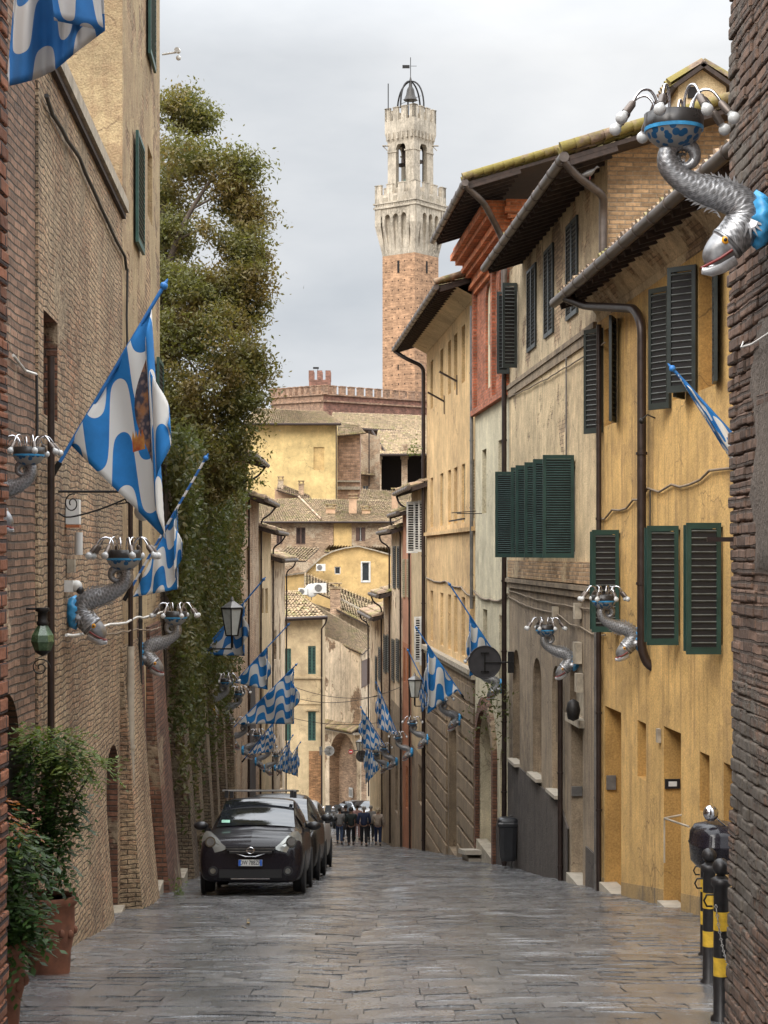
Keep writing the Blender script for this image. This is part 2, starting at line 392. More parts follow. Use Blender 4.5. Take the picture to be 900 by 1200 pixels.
    M['leaf_tree'] = leaf('tree_leaves', (.058,.062,.018), (.19,.18,.048), (.20,.135,.045))
    M['leaf_ivy'] = leaf('ivy_leaves', (.035,.048,.015), (.11,.12,.034), (.15,.12,.045))
    M['leaf_pot'] = leaf('dark_glossy_leaves', (.018,.045,.012), (.065,.12,.028), None, .45)
    M['leaf_lime'] = leaf('lime_leaves', (.07,.11,.02), (.14,.17,.03))
    M['leaf_red'] = leaf('reddish_leaves', (.25,.05,.03), (.28,.12,.03))
    M['bark'] = simple('bark', (.075,.055,.04), .9, var=.4, bump=.6)
    # flag cloth: interlocking rounded waves
    def flag(name, A, lam, per, blue=(.012,.17,.46), white=(.62,.61,.58), emblem=False):
        t = NT(name); g = t.n.new('ShaderNodeUVMap').outputs['UV']
        sp = t.n.new('ShaderNodeSeparateXYZ'); t.lk(g, sp.inputs[0])
        u, v = sp.outputs[0], sp.outputs[1]
        sn = t.math('SINE', t.math('MULTIPLY', u, 2*math.pi/lam))
        th = t.math('ADD', t.math('MULTIPLY', t.math('TANH', t.math('MULTIPLY', sn, 3.2)), .80), t.math('MULTIPLY', sn, .20))
        f = t.math('FRACT', t.math('MULTIPLY', t.math('ADD', v, t.math('MULTIPLY', th, A)), 1/per))
        w = t.math('GREATER_THAN', f, .5)
        cl = t.noise(t.pos(obj=True), 4, 4, .6)
        bl = t.mix(t.ramp(cl, [(.3,0),(.7,1)]), mul(blue, .8), mul(blue, 1.15))
        col = t.mix(w, bl, white)
        if emblem:
            n = t.noise(t.uv(), 7, 4, .6)
            sx = t.math('MULTIPLY', t.math('SINE', t.math('MULTIPLY', v, 8.0)), .045)
            wdt = t.math('MULTIPLY', t.math('SINE', t.math('MULTIPLY', t.math('ADD', v, .2), -3.3)), .07)
            inb = t.math('MULTIPLY', t.math('LESS_THAN', t.math('ABSOLUTE', t.math('SUBTRACT', t.math('SUBTRACT', u, .07), sx)), wdt), t.math('MULTIPLY', t.math('LESS_THAN', v, -.22), t.math('GREATER_THAN', v, -1.12)))
            vo = t.n.new('ShaderNodeTexVoronoi'); vo.inputs['Scale'].default_value = 34; t.lk(g, vo.inputs['Vector'])
            fc = t.mix(t.ramp(vo.outputs['Distance'], [(.2, 0), (.6, 1)]), (.20,.13,.11), (.04,.035,.05))
            fc = t.mix(t.ramp(n, [(.5, 0), (.62, 1)]), fc, (.30,.13,.05)); col = t.mix(inb, col, fc)
            zz = t.math('MULTIPLY', t.math('ABSOLUTE', t.math('SUBTRACT', t.math('FRACT', t.math('MULTIPLY', u, 38)), .5)), .10)
            cr = t.math('MULTIPLY', t.math('LESS_THAN', t.math('ABSOLUTE', t.math('SUBTRACT', u, .17)), .052), t.math('MULTIPLY', t.math('GREATER_THAN', v, -.86), t.math('LESS_THAN', v, t.math('ADD', zz, -.78))))
            col = t.mix(cr, col, t.ramp(n, [(.4, (.35,.07,.02)), (.6, (.55,.27,.06))]))
        nb = t.noise(t.uv(), 260, 2, .5)
        return t.done(col, .8, t.bump(nb, .15, .002))
    M['flag_a'] = flag('wave_flag_cloth', .27, .40, .66)
    M['flag_b'] = flag('dense_wave_flag_cloth', .155, .24, .36)
    M['flag_c'] = flag('emblem_wave_flag_cloth', .27, .40, .66, emblem=True)
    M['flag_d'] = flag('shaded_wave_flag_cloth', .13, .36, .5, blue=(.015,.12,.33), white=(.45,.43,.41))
    M['blue_paint'] = simple('blue_paint', (.02,.15,.42), .5)
    M['striped_pole'] = None
    t = NT('spiral_striped_pole'); uv = t.pos((1,1,1), obj=True)
    wv = t.n.new('ShaderNodeTexWave'); wv.inputs['Scale'].default_value = 1.6; wv.inputs['Distortion'].default_value = 0; wv.bands_direction = 'Z'; t.lk(uv, wv.inputs['Vector'])
    M['striped_pole'] = t.done(t.mix(t.math('GREATER_THAN', wv.outputs['Fac'], .55), (.02,.12,.36), (.55,.55,.55)), .5)
    # silver fish
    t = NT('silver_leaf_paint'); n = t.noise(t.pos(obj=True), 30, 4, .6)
    pn = t.n.new('ShaderNodeNewGeometry').outputs['Pointiness']; sc = t.mix(t.ramp(n, [(.3,0),(.7,1)]), (.45,.45,.46), (.70,.70,.71)); M['silver'] = t.done(t.mix(t.ramp(pn, [(.46,0),(.53,1)]), (.06,.06,.062), sc), t.ramp(n, [(.3,.28),(.7,.45)]), t.bump(n, .25, .004), .7)  # pointiness darkens the colour between scales, painted-in shade for contrast
    t = NT('blue_patterned_bowl'); v = t.n.new('ShaderNodeTexVoronoi'); v.inputs['Scale'].default_value = 17; t.lk(t.pos(obj=True), v.inputs['Vector'])
    M['bowl'] = t.done(t.mix(t.math('GREATER_THAN', v.outputs['Distance'], .42), (.012,.10,.24), (.30,.30,.29)), .4, metal=.2)
    M['bowl_dark'] = simple('dark_varnished_band', (.04,.036,.034), .3, .3)
    M['lamp_blue'] = simple('sky_blue_enamel', (.05,.30,.58), .4, var=.25, scale=14)
    M['lip_red'] = simple('dark_red_lip', (.22,.03,.025), .4)
    M['eye_y'] = simple('amber_eye', (.80,.36,.02), .25)
    t = NT('frosted_bulb'); M['bulb'] = t.done((.50,.50,.49), .12); t.b.inputs['Transmission Weight'].default_value = 0.0
    # people / cars
    for k, c in (('skin', (.45,.27,.19)), ('c_grey', (.26,.25,.24)), ('c_darkgreen', (.022,.03,.028)), ('c_navy', (.018,.028,.07)), ('c_beige', (.36,.29,.23)),
                 ('c_jeans', (.05,.075,.14)), ('c_black', (.014,.014,.017)), ('hair_grey', (.28,.26,.24)), ('hair_dark', (.035,.026,.02)), ('hair_blond', (.40,.31,.20)), ('c_pink', (.35,.2,.18))):
        M[k] = simple('cloth_'+k if k[0] == 'c' else k+'_tone', c, .8, var=.2, scale=12)
    def paint(name, c, metal=.3, rough=.25):
        t = NT(name); n = t.noise(t.pos(obj=True), 2.5, 4, .6); nn = t.noise(t.pos(obj=True), 90, 2, .5)
        t.b.inputs['Coat Weight'].default_value = .42; t.b.inputs['Coat Roughness'].default_value = .06
        return t.done(t.mix(t.ramp(n, [(.3,0),(.7,1)]), mul(c, .85), mul(c, 1.15)), t.ramp(nn, [(.4, rough-.06), (.6, rough+.12)]), None, metal, .15)
    t = None; M['car_black'] = paint('black_violet_car_paint', (.010,.008,.012), 0, .3)
    M['car_brown'] = paint('grey_brown_car_paint', (.022,.019,.017), 0, .3)
    M['car_white'] = paint('white_car_paint', (.55,.54,.52), .0, .35)
    M['car_silver'] = paint('silver_car_paint', (.42,.44,.46), .6, .3)
    M['car_glass'] = simple('tinted_windscreen', (.012,.014,.018), .03, 0, var=.1, spec=1.0)
    t = NT('headlight_lens'); M['headlight'] = t.done((.30,.31,.295), .10, None, .3); 
    M['headlight_in'] = simple('headlight_bowl', (.30,.31,.29), .15, .9)
    M['plate'] = simple('plate_white', (.60,.60,.57), .5, var=.05)
    M['plate_blue'] = simple('plate_blue', (.01,.10,.50), .5, var=.05)
    M['ink'] = simple('plate_ink', (.02,.02,.025), .6, var=.05)
    M['sticker'] = simple('windscreen_sticker', (.28,.55,.42), .6, var=.2)
    M['yellow_band'] = simple('yellow_band_paint', (.55,.34,.03), .5, var=.35, scale=14)
    M['bollard'] = simple('black_bollard_paint', (.022,.020,.020), .4, .3, var=.4, scale=18)
    M['green_glass'] = simple('green_leaded_glass', (.055,.095,.045), .25, var=.5, scale=12, spec=.7)
    M['sign_grey'] = simple('dark_sign_back', (.055,.052,.055), .5, .3, var=.2)
    M['sign_light'] = simple('pale_sign_back', (.33,.32,.30), .5, .4, var=.2)
    M['red_sign'] = simple('red_sign_paint', (.45,.03,.03), .5)
    M['orange_base'] = simple('orange_siren_base', (.40,.13,.05), .5)
mats()
# ---------------------------------------------------------------- facades
class Fac:
    def __init__(s, p0, p1, out):
        s.p0 = Vector((p0[0], p0[1])); s.p1 = Vector((p1[0], p1[1]))
        s.d = (s.p1-s.p0); s.L = s.d.length; s.d /= s.L
        n = Vector((-s.d.y, s.d.x))
        if n.dot(Vector(out)) < 0: n = -n
        s.n = n
    def pt(s, u, w, z):
        q = s.p0 + s.d*u + s.n*w
        return Vector((q.x, q.y, z))
    def u(s, px):
        k = (px-450)/FX          # X = k Y
        return (k*s.p0.y - s.p0.x)/(s.d.x - k*s.d.y)
    def uz(s, px, py):
        u = s.u(px); Y = s.p0.y + s.d.y*u
        return u, (650-py)/FX*Y
    def Y(s, u): return s.p0.y + s.d.y*u
    def ang(s): return math.atan2(s.d.y, s.d.x)
    def dirv(s): return Vector((s.d.x, s.d.y, 0))
    def nv(s): return Vector((s.n.x, s.n.y, 0))

def zlin(a, b, L):     # a height that changes along the facade
    return lambda u: a + (b-a)*u/L

def wall_mb(F, u0, u1, zb, zt, ops=(), thick=.3, rev=1, segs=None):
    """front sheet with real openings, their reveals (material rev), top and end caps"""
    mb = MB()
    zt_f = zt if callable(zt) else (lambda u: zt)
    zb_f = zb if callable(zb) else (lambda u: zb)
    us = sorted(set([u0, u1] + [o[k] for o in ops for k in (0, 1)] + ([u0+(u1-u0)*i/segs for i in range(1, segs)] if segs else [])))
    us = [u for u in us if u0-1e-6 <= u <= u1+1e-6]
    for a, b in zip(us[:-1], us[1:]):
        if b-a < 1e-5: continue
        mid = (a+b)/2
        here = sorted([o for o in ops if o[0] <= mid <= o[1]], key=lambda o: o[2])
        z = None; lo = (zb_f(a), zb_f(b))
        for o in here:
            mb.quad(F.pt(a,0,lo[0]), F.pt(b,0,lo[1]), F.pt(b,0,o[2]), F.pt(a,0,o[2]))
            lo = (o[3], o[3])
        mb.quad(F.pt(a,0,lo[0]), F.pt(b,0,lo[1]), F.pt(b,0,zt_f(b)), F.pt(a,0,zt_f(a)))
    for o in ops:
        a, b, z0, z1 = o[:4]; d = o[4] if len(o) > 4 else .2; arch = o[5] if len(o) > 5 else 0
        if arch:           # arch rise
            n = 12; c = (a+b)/2; hw = (b-a)/2; rise = arch; zs = z1-rise
            pts = [(c-hw*math.cos(math.pi*i/n), zs+rise*math.sin(math.pi*i/n)) for i in range(n+1)]
            for (ua, za), (ub, zb2) in zip(pts[:-1], pts[1:]):
                mb.quad(F.pt(ua,0,za), F.pt(ub,0,zb2), F.pt(ub,0,z1), F.pt(ua,0,z1))
                mb.quad(F.pt(ua,0,za), F.pt(ub,0,zb2), F.pt(ub,-d,zb2), F.pt(ua,-d,za), rev)
        else:
            zs = z1
            mb.quad(F.pt(a,0,z1), F.pt(b,0,z1), F.pt(b,-d,z1), F.pt(a,-d,z1), rev)
        mb.quad(F.pt(a,0,z0), F.pt(b,0,z0), F.pt(b,-d,z0), F.pt(a,-d,z0), rev)
        mb.quad(F.pt(a,0,z0), F.pt(a,0,zs), F.pt(a,-d,zs), F.pt(a,-d,z0), rev)
        mb.quad(F.pt(b,0,z0), F.pt(b,0,zs), F.pt(b,-d,zs), F.pt(b,-d,z0), rev)
    return mb

def back_panel(F, o, name, mat, parent, inset=.0):
    a, b, z0, z1 = o[:4]; d = o[4] if len(o) > 4 else .2
    mb = MB(); mb.poly([F.pt(a+inset,-d+.002,z0), F.pt(b-inset,-d+.002,z0), F.pt(b-inset,-d+.002,z1), F.pt(a+inset,-d+.002,z1)])
    return mb.build(name, mat, parent)

def window(F, o, parent, frame='stone_old', bars=True):
    """recessed casement: pane in a timber frame with a glazing bar"""
    a, b, z0, z1 = o[:4]; d = (o[4] if len(o) > 4 else .2)-.03
    fr = MB(); t = .06
    for (x0, x1, y0, y1) in ((a, b, z0, z0+t), (a, b, z1-t, z1), (a, a+t, z0, z1), (b-t, b, z0, z1)) + (((a+b)/2-.03, (a+b)/2+.03, z0, z1),)*(1 if bars else 0):
        c = F.pt((x0+x1)/2, -d, (y0+y1)/2)
        fr.box(c, (x1-x0, .05, y1-y0), F.ang())
    w = fr.build('window', M[frame], parent)
    p = MB(); p.quad(F.pt(a,-d-.02,z0), F.pt(b,-d-.02,z0), F.pt(b,-d-.02,z1), F.pt(a,-d-.02,z1))
    p.build('pane', M['glass'], w)
    return w

def leaf_mb(hp, dv, width, z0, z1, thick=.045, slats=None, gap=None):
    """louvred shutter leaf: hinge point hp (x,y), horizontal unit vector dv"""
    mb = MB(); dv = Vector((dv[0], dv[1], 0)).normalized(); nv = Vector((-dv.y, dv.x, 0)); h = Vector((hp[0], hp[1], 0))
    rz = math.atan2(dv.y, dv.x); st = .06
    H = z1-z0
    def bx(x0, x1, za, zb, th=thick, m=0): mb.box(h+dv*((x0+x1)/2)+Vector((0,0,(za+zb)/2)), (x1-x0, th, zb-za), rz, m)
    bx(0, st, z0, z1); bx(width-st, width, z0, z1)
    bx(st, width-st, z0, z0+.09); bx(st, width-st, z1-.07, z1)
    n = slats or max(8, int((H-.16)/.085)); zz0 = z0+.09; dz = (H-.16)/n
    for i in range(n):
        zc = zz0+(i+.5)*dz
        Mx = Matrix.Translation(h+dv*(width/2)+Vector((0,0,zc))) @ Matrix.Rotation(rz, 4, 'Z') @ Matrix.Rotation(R(38), 4, 'X')
        mb.box(None, (width-2*st, thick*1.05, .012 if dz < .06 else .016), m=1, M=Mx)
    mb.box(h+dv*(width/2)+Vector((0,0,(z0+z1)/2)), (width-2*st, .006, H-.16), rz, 2)
    return mb

def shutter(F, u, ang, width, z0, z1, parent, mat='green', slat=None, towards=1, w0=.03, label=None, slats=None):
    """leaf hinged at u on the facade; ang measured from the wall line (90 = straight out)"""
    hp = F.pt(u, w0, 0); a = R(ang)
    dv = F.dirv()*math.cos(a)*towards + F.nv()*math.sin(a)
    o = leaf_mb((hp.x, hp.y), dv, width, z0, z1, slats=slats).build('shutter', [M[mat], M[slat or mat], M['dark']], parent)
    if label: o['label'] = label
    return o

def flat_shutters(F, a, b, z0, z1, parent, mat='green', w=.02):
    for s_ in (0, 1):
        hp = F.pt(a if s_ == 0 else b, w, 0); dv = F.dirv()*(1 if s_ == 0 else -1)
        leaf_mb((hp.x, hp.y), dv, (b-a)/2-.008, z0, z1).build('shutter', [M[mat], M[mat], M['dark']], parent)

def roof_mesh(p00, p10, p11, p01, pitch=.24, rows=None, lift=.07, seed=1, name='roof', mat='tile', parent=None, pitch_v=.42):
    """tiled patch; p00-p10 is the eave, p01-p11 the ridge: rows of half-round tiles with broken joints"""
    p00, p10, p11, p01 = map(Vector, (p00, p10, p11, p01)); rnd = random.Random(seed)
    Lu = max((p10-p00).length, (p11-p01).length); Lv = max((p01-p00).length, (p11-p10).length)
    nu = max(2, int(Lu/pitch)); nv = max(1, int(Lv/pitch_v)) if rows is None else rows
    nor = (p10-p00).cross(p01-p00).normalized()
    if nor.z < 0: nor = -nor
    mb = MB(); prof = ((0, -.35), (.16, .35), (.33, .95), (.5, 1.05), (.67, .95), (.84, .35), (1, -.35))
    def P(u, v, h): return (p00*(1-u)+p10*u)*(1-v) + (p01*(1-u)+p11*u)*v + nor*h
    for j in range(nv):
        v0 = j/nv; v1 = min(1, (j+1.12)/nv)
        for i in range(nu):
            jj = rnd.uniform(-.018, .018); js = rnd.uniform(-.06, .06)/nv; k = lift*rnd.uniform(.8, 1.25); ty = rnd.uniform(0, 40)
            r0 = []; r1 = []
            for (a, h) in prof:
                r0.append(P((i+a)/nu, max(0, v0+js*.6 if j else 0), h*k+.045+jj))
                r1.append(P((i+a)/nu, v1, h*k*.8+.0+jj))
            q = ty; mb.grid([r0, r1], 0, True, uv=[[(i*.24+.01, ty)]*7, [(i*.24+.01, ty+.1)]*7])
            if j == 0: mb.poly([P(i/nu,0,-.02)] + r0 + [P((i+1)/nu,0,-.02)], 0)
    # underside deck
    a = [P(0,0,-.05), P(1,0,-.05), P(1,1,-.05), P(0,1,-.05)]; b = [P(0,0,-.12), P(1,0,-.12), P(1,1,-.12), P(0,1,-.12)]
    for hh, mm in ((-.05, 0), (-.12, 1)): mb.grid([[P(i/8, j/8, hh) for i in range(9)] for j in range(9)], mm, False)
    for q in range(4):
        mb.quad(a[q], a[(q+1)%4], b[(q+1)%4], b[q], 1)
    return mb.build(name, [M[mat], M['wood']], parent)

def eave(F, u0, u1, zf, ov, parent, side_pitch=.31, depth=5, gutter=True, rafters=True, tile='tile', seed=1, ridge_extra=0, gutter_r=.085, droop=0):
    """roof plane rising inwards from an eave at height zf, overhang ov; rafters, gutter"""
    zf_ = zf if callable(zf) else (lambda u: zf)
    e0 = F.pt(u0, ov, zf_(u0)); e1 = F.pt(u1, ov, zf_(u1))
    r0 = F.pt(u0, -depth, zf_(u0)+(ov+depth)*side_pitch); r1 = F.pt(u1, -depth, zf_(u1)+(ov+depth)*side_pitch)
    roof = roof_mesh(e0+Vector((0,0,.1)), e1+Vector((0,0,.1)), r1+Vector((0,0,.1)), r0+Vector((0,0,.1)), parent=parent, mat=tile, seed=seed)
    s_ = MB(); t = .03
    a, b = F.pt(u0, ov-.02, zf_(u0)-.0), F.pt(u1, ov-.02, zf_(u1)-.0)
    c, d = F.pt(u1, -.05, zf_(u1)+(ov)*side_pitch), F.pt(u0, -.05, zf_(u0)+(ov)*side_pitch)
    s_.quad(a, b, c, d)
    if rafters:
        rb = s_; n = max(2, int((u1-u0)/.48))
        for i in range(n+1):
            u = u0+.05+(u1-u0-.1)*i/n; z = zf_(u)
            rb.bar(F.pt(u, ov-.03, z-.05), F.pt(u, -.02, z+ov*side_pitch-.05), .09, .11, 1)
    s_.build('soffit', [M['soffit'], M['wood']], parent)
    if gutter:
        g = MB(); n = 10
        pts = [F.pt(u0-.06+(u1-u0+.12)*i/n, ov+gutter_r*.8, zf_(u0+(u1-u0)*i/n)+.02) for i in range(n+1)]
        g.tube(pts, gutter_r, 10)
        for i in range(int((u1-u0)/.9)):
            u = u0+.3+i*.9; q = F.pt(u, ov+gutter_r*.8, zf_(u)+.02)
            g.tube([q-F.dirv()*.012, q+F.dirv()*.012], gutter_r+.012, 10)
        g.build('gutter', M['gutter'], parent)
    return roof

def gable(F, u, zb, z_e, depth, pitch, parent, mat, name='side_wall', thick=.0, w_out=0):
    mb = MB()
    mb.poly([F.pt(u, w_out, zb), F.pt(u, -depth, zb), F.pt(u, -depth, z_e+depth*pitch), F.pt(u, w_out, z_e-w_out*pitch)])
    return mb.build(name, M[mat] if isinstance(mat, str) else mat, parent)

def pipe(pts, r, mat, parent, name='downpipe', n=10, smooth=True, brackets=True):
    mb = MB(); P = pts
    if smooth and len(pts) > 2:
        Q = [Vector(pts[0])]
        for i in range(1, len(pts)-1):
            a, b, c = Vector(pts[i-1]), Vector(pts[i]), Vector(pts[i+1])
            d = min(.22, (a-b).length*.4, (c-b).length*.4)
            q0 = b+(a-b).normalized()*d; q1 = b+(c-b).normalized()*d
            for t in (0, .25, .5, .75, 1): Q.append(q0*(1-t)**2 + b*2*t*(1-t) + q1*t*t)
        Q.append(Vector(pts[-1])); P = Q
    mb.tube(P, r, n)
    if brackets:
        for a, b in zip(pts[:-1], pts[1:]):
            a = Vector(a); b = Vector(b)
            if abs(b.z-a.z) > 1.6 and (b-a).length > 1.6:
                k = int((b-a).length/1.7)
                for i in range(1, k+1):
                    q = a+(b-a)*(i/(k+.5)); mb.tube([q-Vector((0,0,.02)), q+Vector((0,0,.02))], r*1.25, n)
    return mb.build(name, M[mat], parent)

def cable(F, pts, parent, r=.012, mat='cable', w=.03, sag=.05, name='cable', seed=0):
    rnd = random.Random(seed); P = []
    for (a, za), (b, zb) in zip(pts[:-1], pts[1:]):
        n = max(2, int(abs(b-a)/.5)+abs(int((zb-za)/.6)))
        for i in range(n):
            t = i/n; P.append(F.pt(a+(b-a)*t, w+rnd.uniform(0, .015), za+(zb-za)*t - sag*math.sin(math.pi*t) + rnd.uniform(-.012, .012)))
    P.append(F.pt(pts[-1][0], w, pts[-1][1]))
    mb = MB(); mb.tube(P, r, 5); return mb.build(name, M[mat], parent)

def threshold(F, a, b, zt, parent, out=.22, name='threshold', mat='stone', extra=.6):
    """stone doorstep: level top, bottom sunk into the sloping street"""
    mb = MB(); lo = min(gz(F.Y(a)), gz(F.Y(b)))-.3
    c = F.pt((a+b)/2, out/2-.1, (zt+lo)/2); mb.box(c, (abs(b-a), out+.2, zt-lo), F.ang())
    return mb.build(name, M[mat], parent)

def plinth(F, a, b, h0, h1, parent, mat='b_base', w=.04, name='plinth', n=10):
    """band along the foot following the street"""
    mb = MB()
    for i in range(n):
        u = a+(b-a)*i/n; v = a+(b-a)*(i+1)/n; zu = gz(F.Y(u)); zv = gz(F.Y(v))
        hu = h0+(h1-h0)*i/n; hv = h0+(h1-h0)*(i+1)/n
        mb.quad(F.pt(u,w,zu-.4), F.pt(v,w,zv-.4), F.pt(v,w,zv+hv), F.pt(u,w,zu+hu)); mb.quad(F.pt(u,w,zu+hu), F.pt(v,w,zv+hv), F.pt(v,0,zv+hv), F.pt(u,0,zu+hu))
    mb.quad(F.pt(a,w,gz(F.Y(a))-.4), F.pt(a,w,gz(F.Y(a))+h0), F.pt(a,-.1,gz(F.Y(a))+h0), F.pt(a,-.1,gz(F.Y(a))-.4))
    return mb.build(name, M[mat], parent)

# =================================================================== SETTING
def ground():
    ys = [-40, -20] + [i*1.0 for i in range(-10, 132)] + list(range(135, 225, 5)) + [260, 400, 800, 3500]
    xs = [-2500, -400, -80, -30] + [i*.5 for i in range(-22, 23)] + [30, 80, 400, 2500]
    mb = MB(); mb.grid([[Vector((x, y, gz(y)-.04 if -8 < y < 122 else gz(y)-.01)) for x in xs] for y in ys], 0, True)
    g = mb.build('ground', M['earth']); tag(g, kind='structure')
    # street: stone slabs laid in courses across it, each a little tilted and worn
    rnd = random.Random(2); mb = MB(); y = -6.0
    def hh(x, y): return gz(y)+noise.noise(Vector((x*.5, y*.35, 0)))*.03 + noise.noise(Vector((x*1.6, y*1.1, 3)))*.014 - .025*math.exp(-((x+.45-y*.012)/.3)**2)
    while y < 121:
        d = rnd.uniform(.24, .44); xl = -8.4-(.02*max(0, y-30)); x = xl+rnd.uniform(-.4, 0); sk = .10
        while x < 8.6:
            w_ = rnd.uniform(.28, .80); g = rnd.uniform(.001, .006)
            if abs(x+w_/2+.45-y*.012) < .22: w_ = .3
            a0 = rnd.uniform(-1,1)*.004; a1 = rnd.uniform(-1,1)*.0045; o0 = rnd.uniform(-.003, .002)
            cs = []
            for (qx, qy) in ((x+g, y+g), (x+w_/2, y+g*.6), (x+w_-g, y+g), (x+w_-g, y+d-g), (x+w_/2, y+d-g*.6), (x+g, y+d-g)):
                sx = (qx-x)/w_*2-1; sy = (qy-y)/d*2-1; yy = qy+sk*math.sin(qx*.5)+noise.noise(Vector((qx*1.7, qy, 1)))*.02
                cs.append(Vector((qx, yy, hh(qx, yy)+.012+o0+a0*sx+a1*sy - .005*abs(sx)**3)))
            mb.poly(cs)
            dn = [c-Vector((0,0,.05)) for c in cs]
            for k in range(6): mb.quad(cs[k], cs[(k+1)%6], dn[(k+1)%6], dn[k])
            x += w_
        y += d
    st = mb.build('road', M['road'], merge=True); tag(st, kind='structure')
    # worn yellow bay marks
    mb = MB()
    def dash(x0, y0, x1, y1, w):
        n = 6
        for i in range(n):
            a = Vector((x0+(x1-x0)*i/n, y0+(y1-y0)*i/n, 0)); b = Vector((x0+(x1-x0)*(i+1)/n, y0+(y1-y0)*(i+1)/n, 0))
            d = (b-a).normalized(); k = Vector((-d.y, d.x, 0))*w
            q = [a-k, b-k, b+k, a+k]
            mb.poly([Vector((p.x, p.y, hh(p.x, p.y)+.024)) for p in q])
    dash(-3.3, 18.6, -2.8, 18.68, .022); dash(-2.5, 22.0, -2.0, 22.06, .022); dash(-1.8, 21.9, -1.62, 21.92, .02); dash(-1.72, 21.6, -1.66, 20.9, .018); dash(-1.7,20.5,-1.63,20.2,.018); dash(-3.3,22.4,-2.95,22.45,.02)
    o = mb.build('road_marking', M['road_paint']); tag(o, kind='structure')
ground()

# =================================================================== RIGHT SIDE
GR = 'houses on the right side of the street'
# --- near buttress wall
def near_right():
    o = empty('brick_wall', (2.3, 9.0, gz(9)), 'dark weathered brick wall end standing closest on the right behind the large silver fish lamp', 'wall')
    rnd = random.Random(4)
    x0 = 2.29; zlo = gz(5)-2.4; zhi = 6.2; rowh = .086; rows = int((zhi-zlo)/rowh)
    mb = MB()
    # individual worn courses on the street face (x = x0) and on the end face (y = 11.3)
    for r in range(rows):
        z = zlo+r*rowh; bulge = .05*max(0, (-.6-z))/3.0 + .03*math.sin(z*.9)*.4
        off = rnd.uniform(0, .27)
        y = 11.32 - off*.0
        first = True; y = 11.32
        while y > 7.2:
            L = rnd.uniform(.13, .3); d = bulge+rnd.uniform(-.009, .008); hh = rowh*rnd.uniform(.82, .95)
            if noise.noise(Vector((y*1.3, z*1.1, 5))) > .28: d -= .012
            j = rnd.uniform(-.006, .006)
            c = Vector((x0-d+.1, y-L/2, z+rowh/2+j)); mb.box(c, (.2, L-.008, hh), rnd.uniform(-.02, .02))
            y -= L
        x = x0+.02-bulge
        while x < x0+1.2:
            L = rnd.uniform(.15, .28); d = rnd.uniform(-.015, .015)
            mb.box((x+L/2, 11.24+d, z+rowh/2), (L-.014, .2, rowh*.86)); x += L
    mb.box((x0+.75, 8.05, (zlo+zhi)/2), (1.46, 6.5, zhi-zlo))
    w = mb.build('wall', M['near_brick_r'], o)
    # subdivide + roughen
    bv = w.modifiers.new('bevel', 'BEVEL'); bv.width = .011; bv.segments = 2; bv.limit_method = 'ANGLE'
    mb = MB(); mb.tube([Vector((2.3,10.9,1.37)), Vector((2.24,10.7,1.30)), Vector((2.22,10.3,1.27)), Vector((2.25,9.6,1.3))], .007, 6)
    mb.build('cable', M['white_cable'], o)
    mb = MB(); mb.bar((2.12,11.2,.10), (2.5,11.2,.10), .02, .03); mb.build('iron_bar', M['pipe_brown'], o)
    mb = MB(); rn = random.Random(3); rows = []
    for i in range(23):
        z = -.15+1.65*i/22; row = []
        for j in range(9):
            t = j/8; e = .5+.14*math.sin(i*.9)+rn.uniform(-.05,.05); y = 10.95-.22*abs(math.sin(i*.35+.6))-t*(2.6) if j else 10.95-.22*abs(math.sin(i*.35+.6))+rn.uniform(-.05,.05)
            edge = min(1, j*1.2, min(i, 22-i)*.8)
            row.append(Vector((x0-.012*edge+.035*(1-edge)-rn.uniform(0,.004), y, z)))
        rows.append(row)
    mb.grid(rows, 0, True); mb.build('render_patch', plaster('grey_brown_render', (.17,.135,.108), dirt=(.08,.065,.05), dirt_amt=.9, bump=.8), o)
near_right()

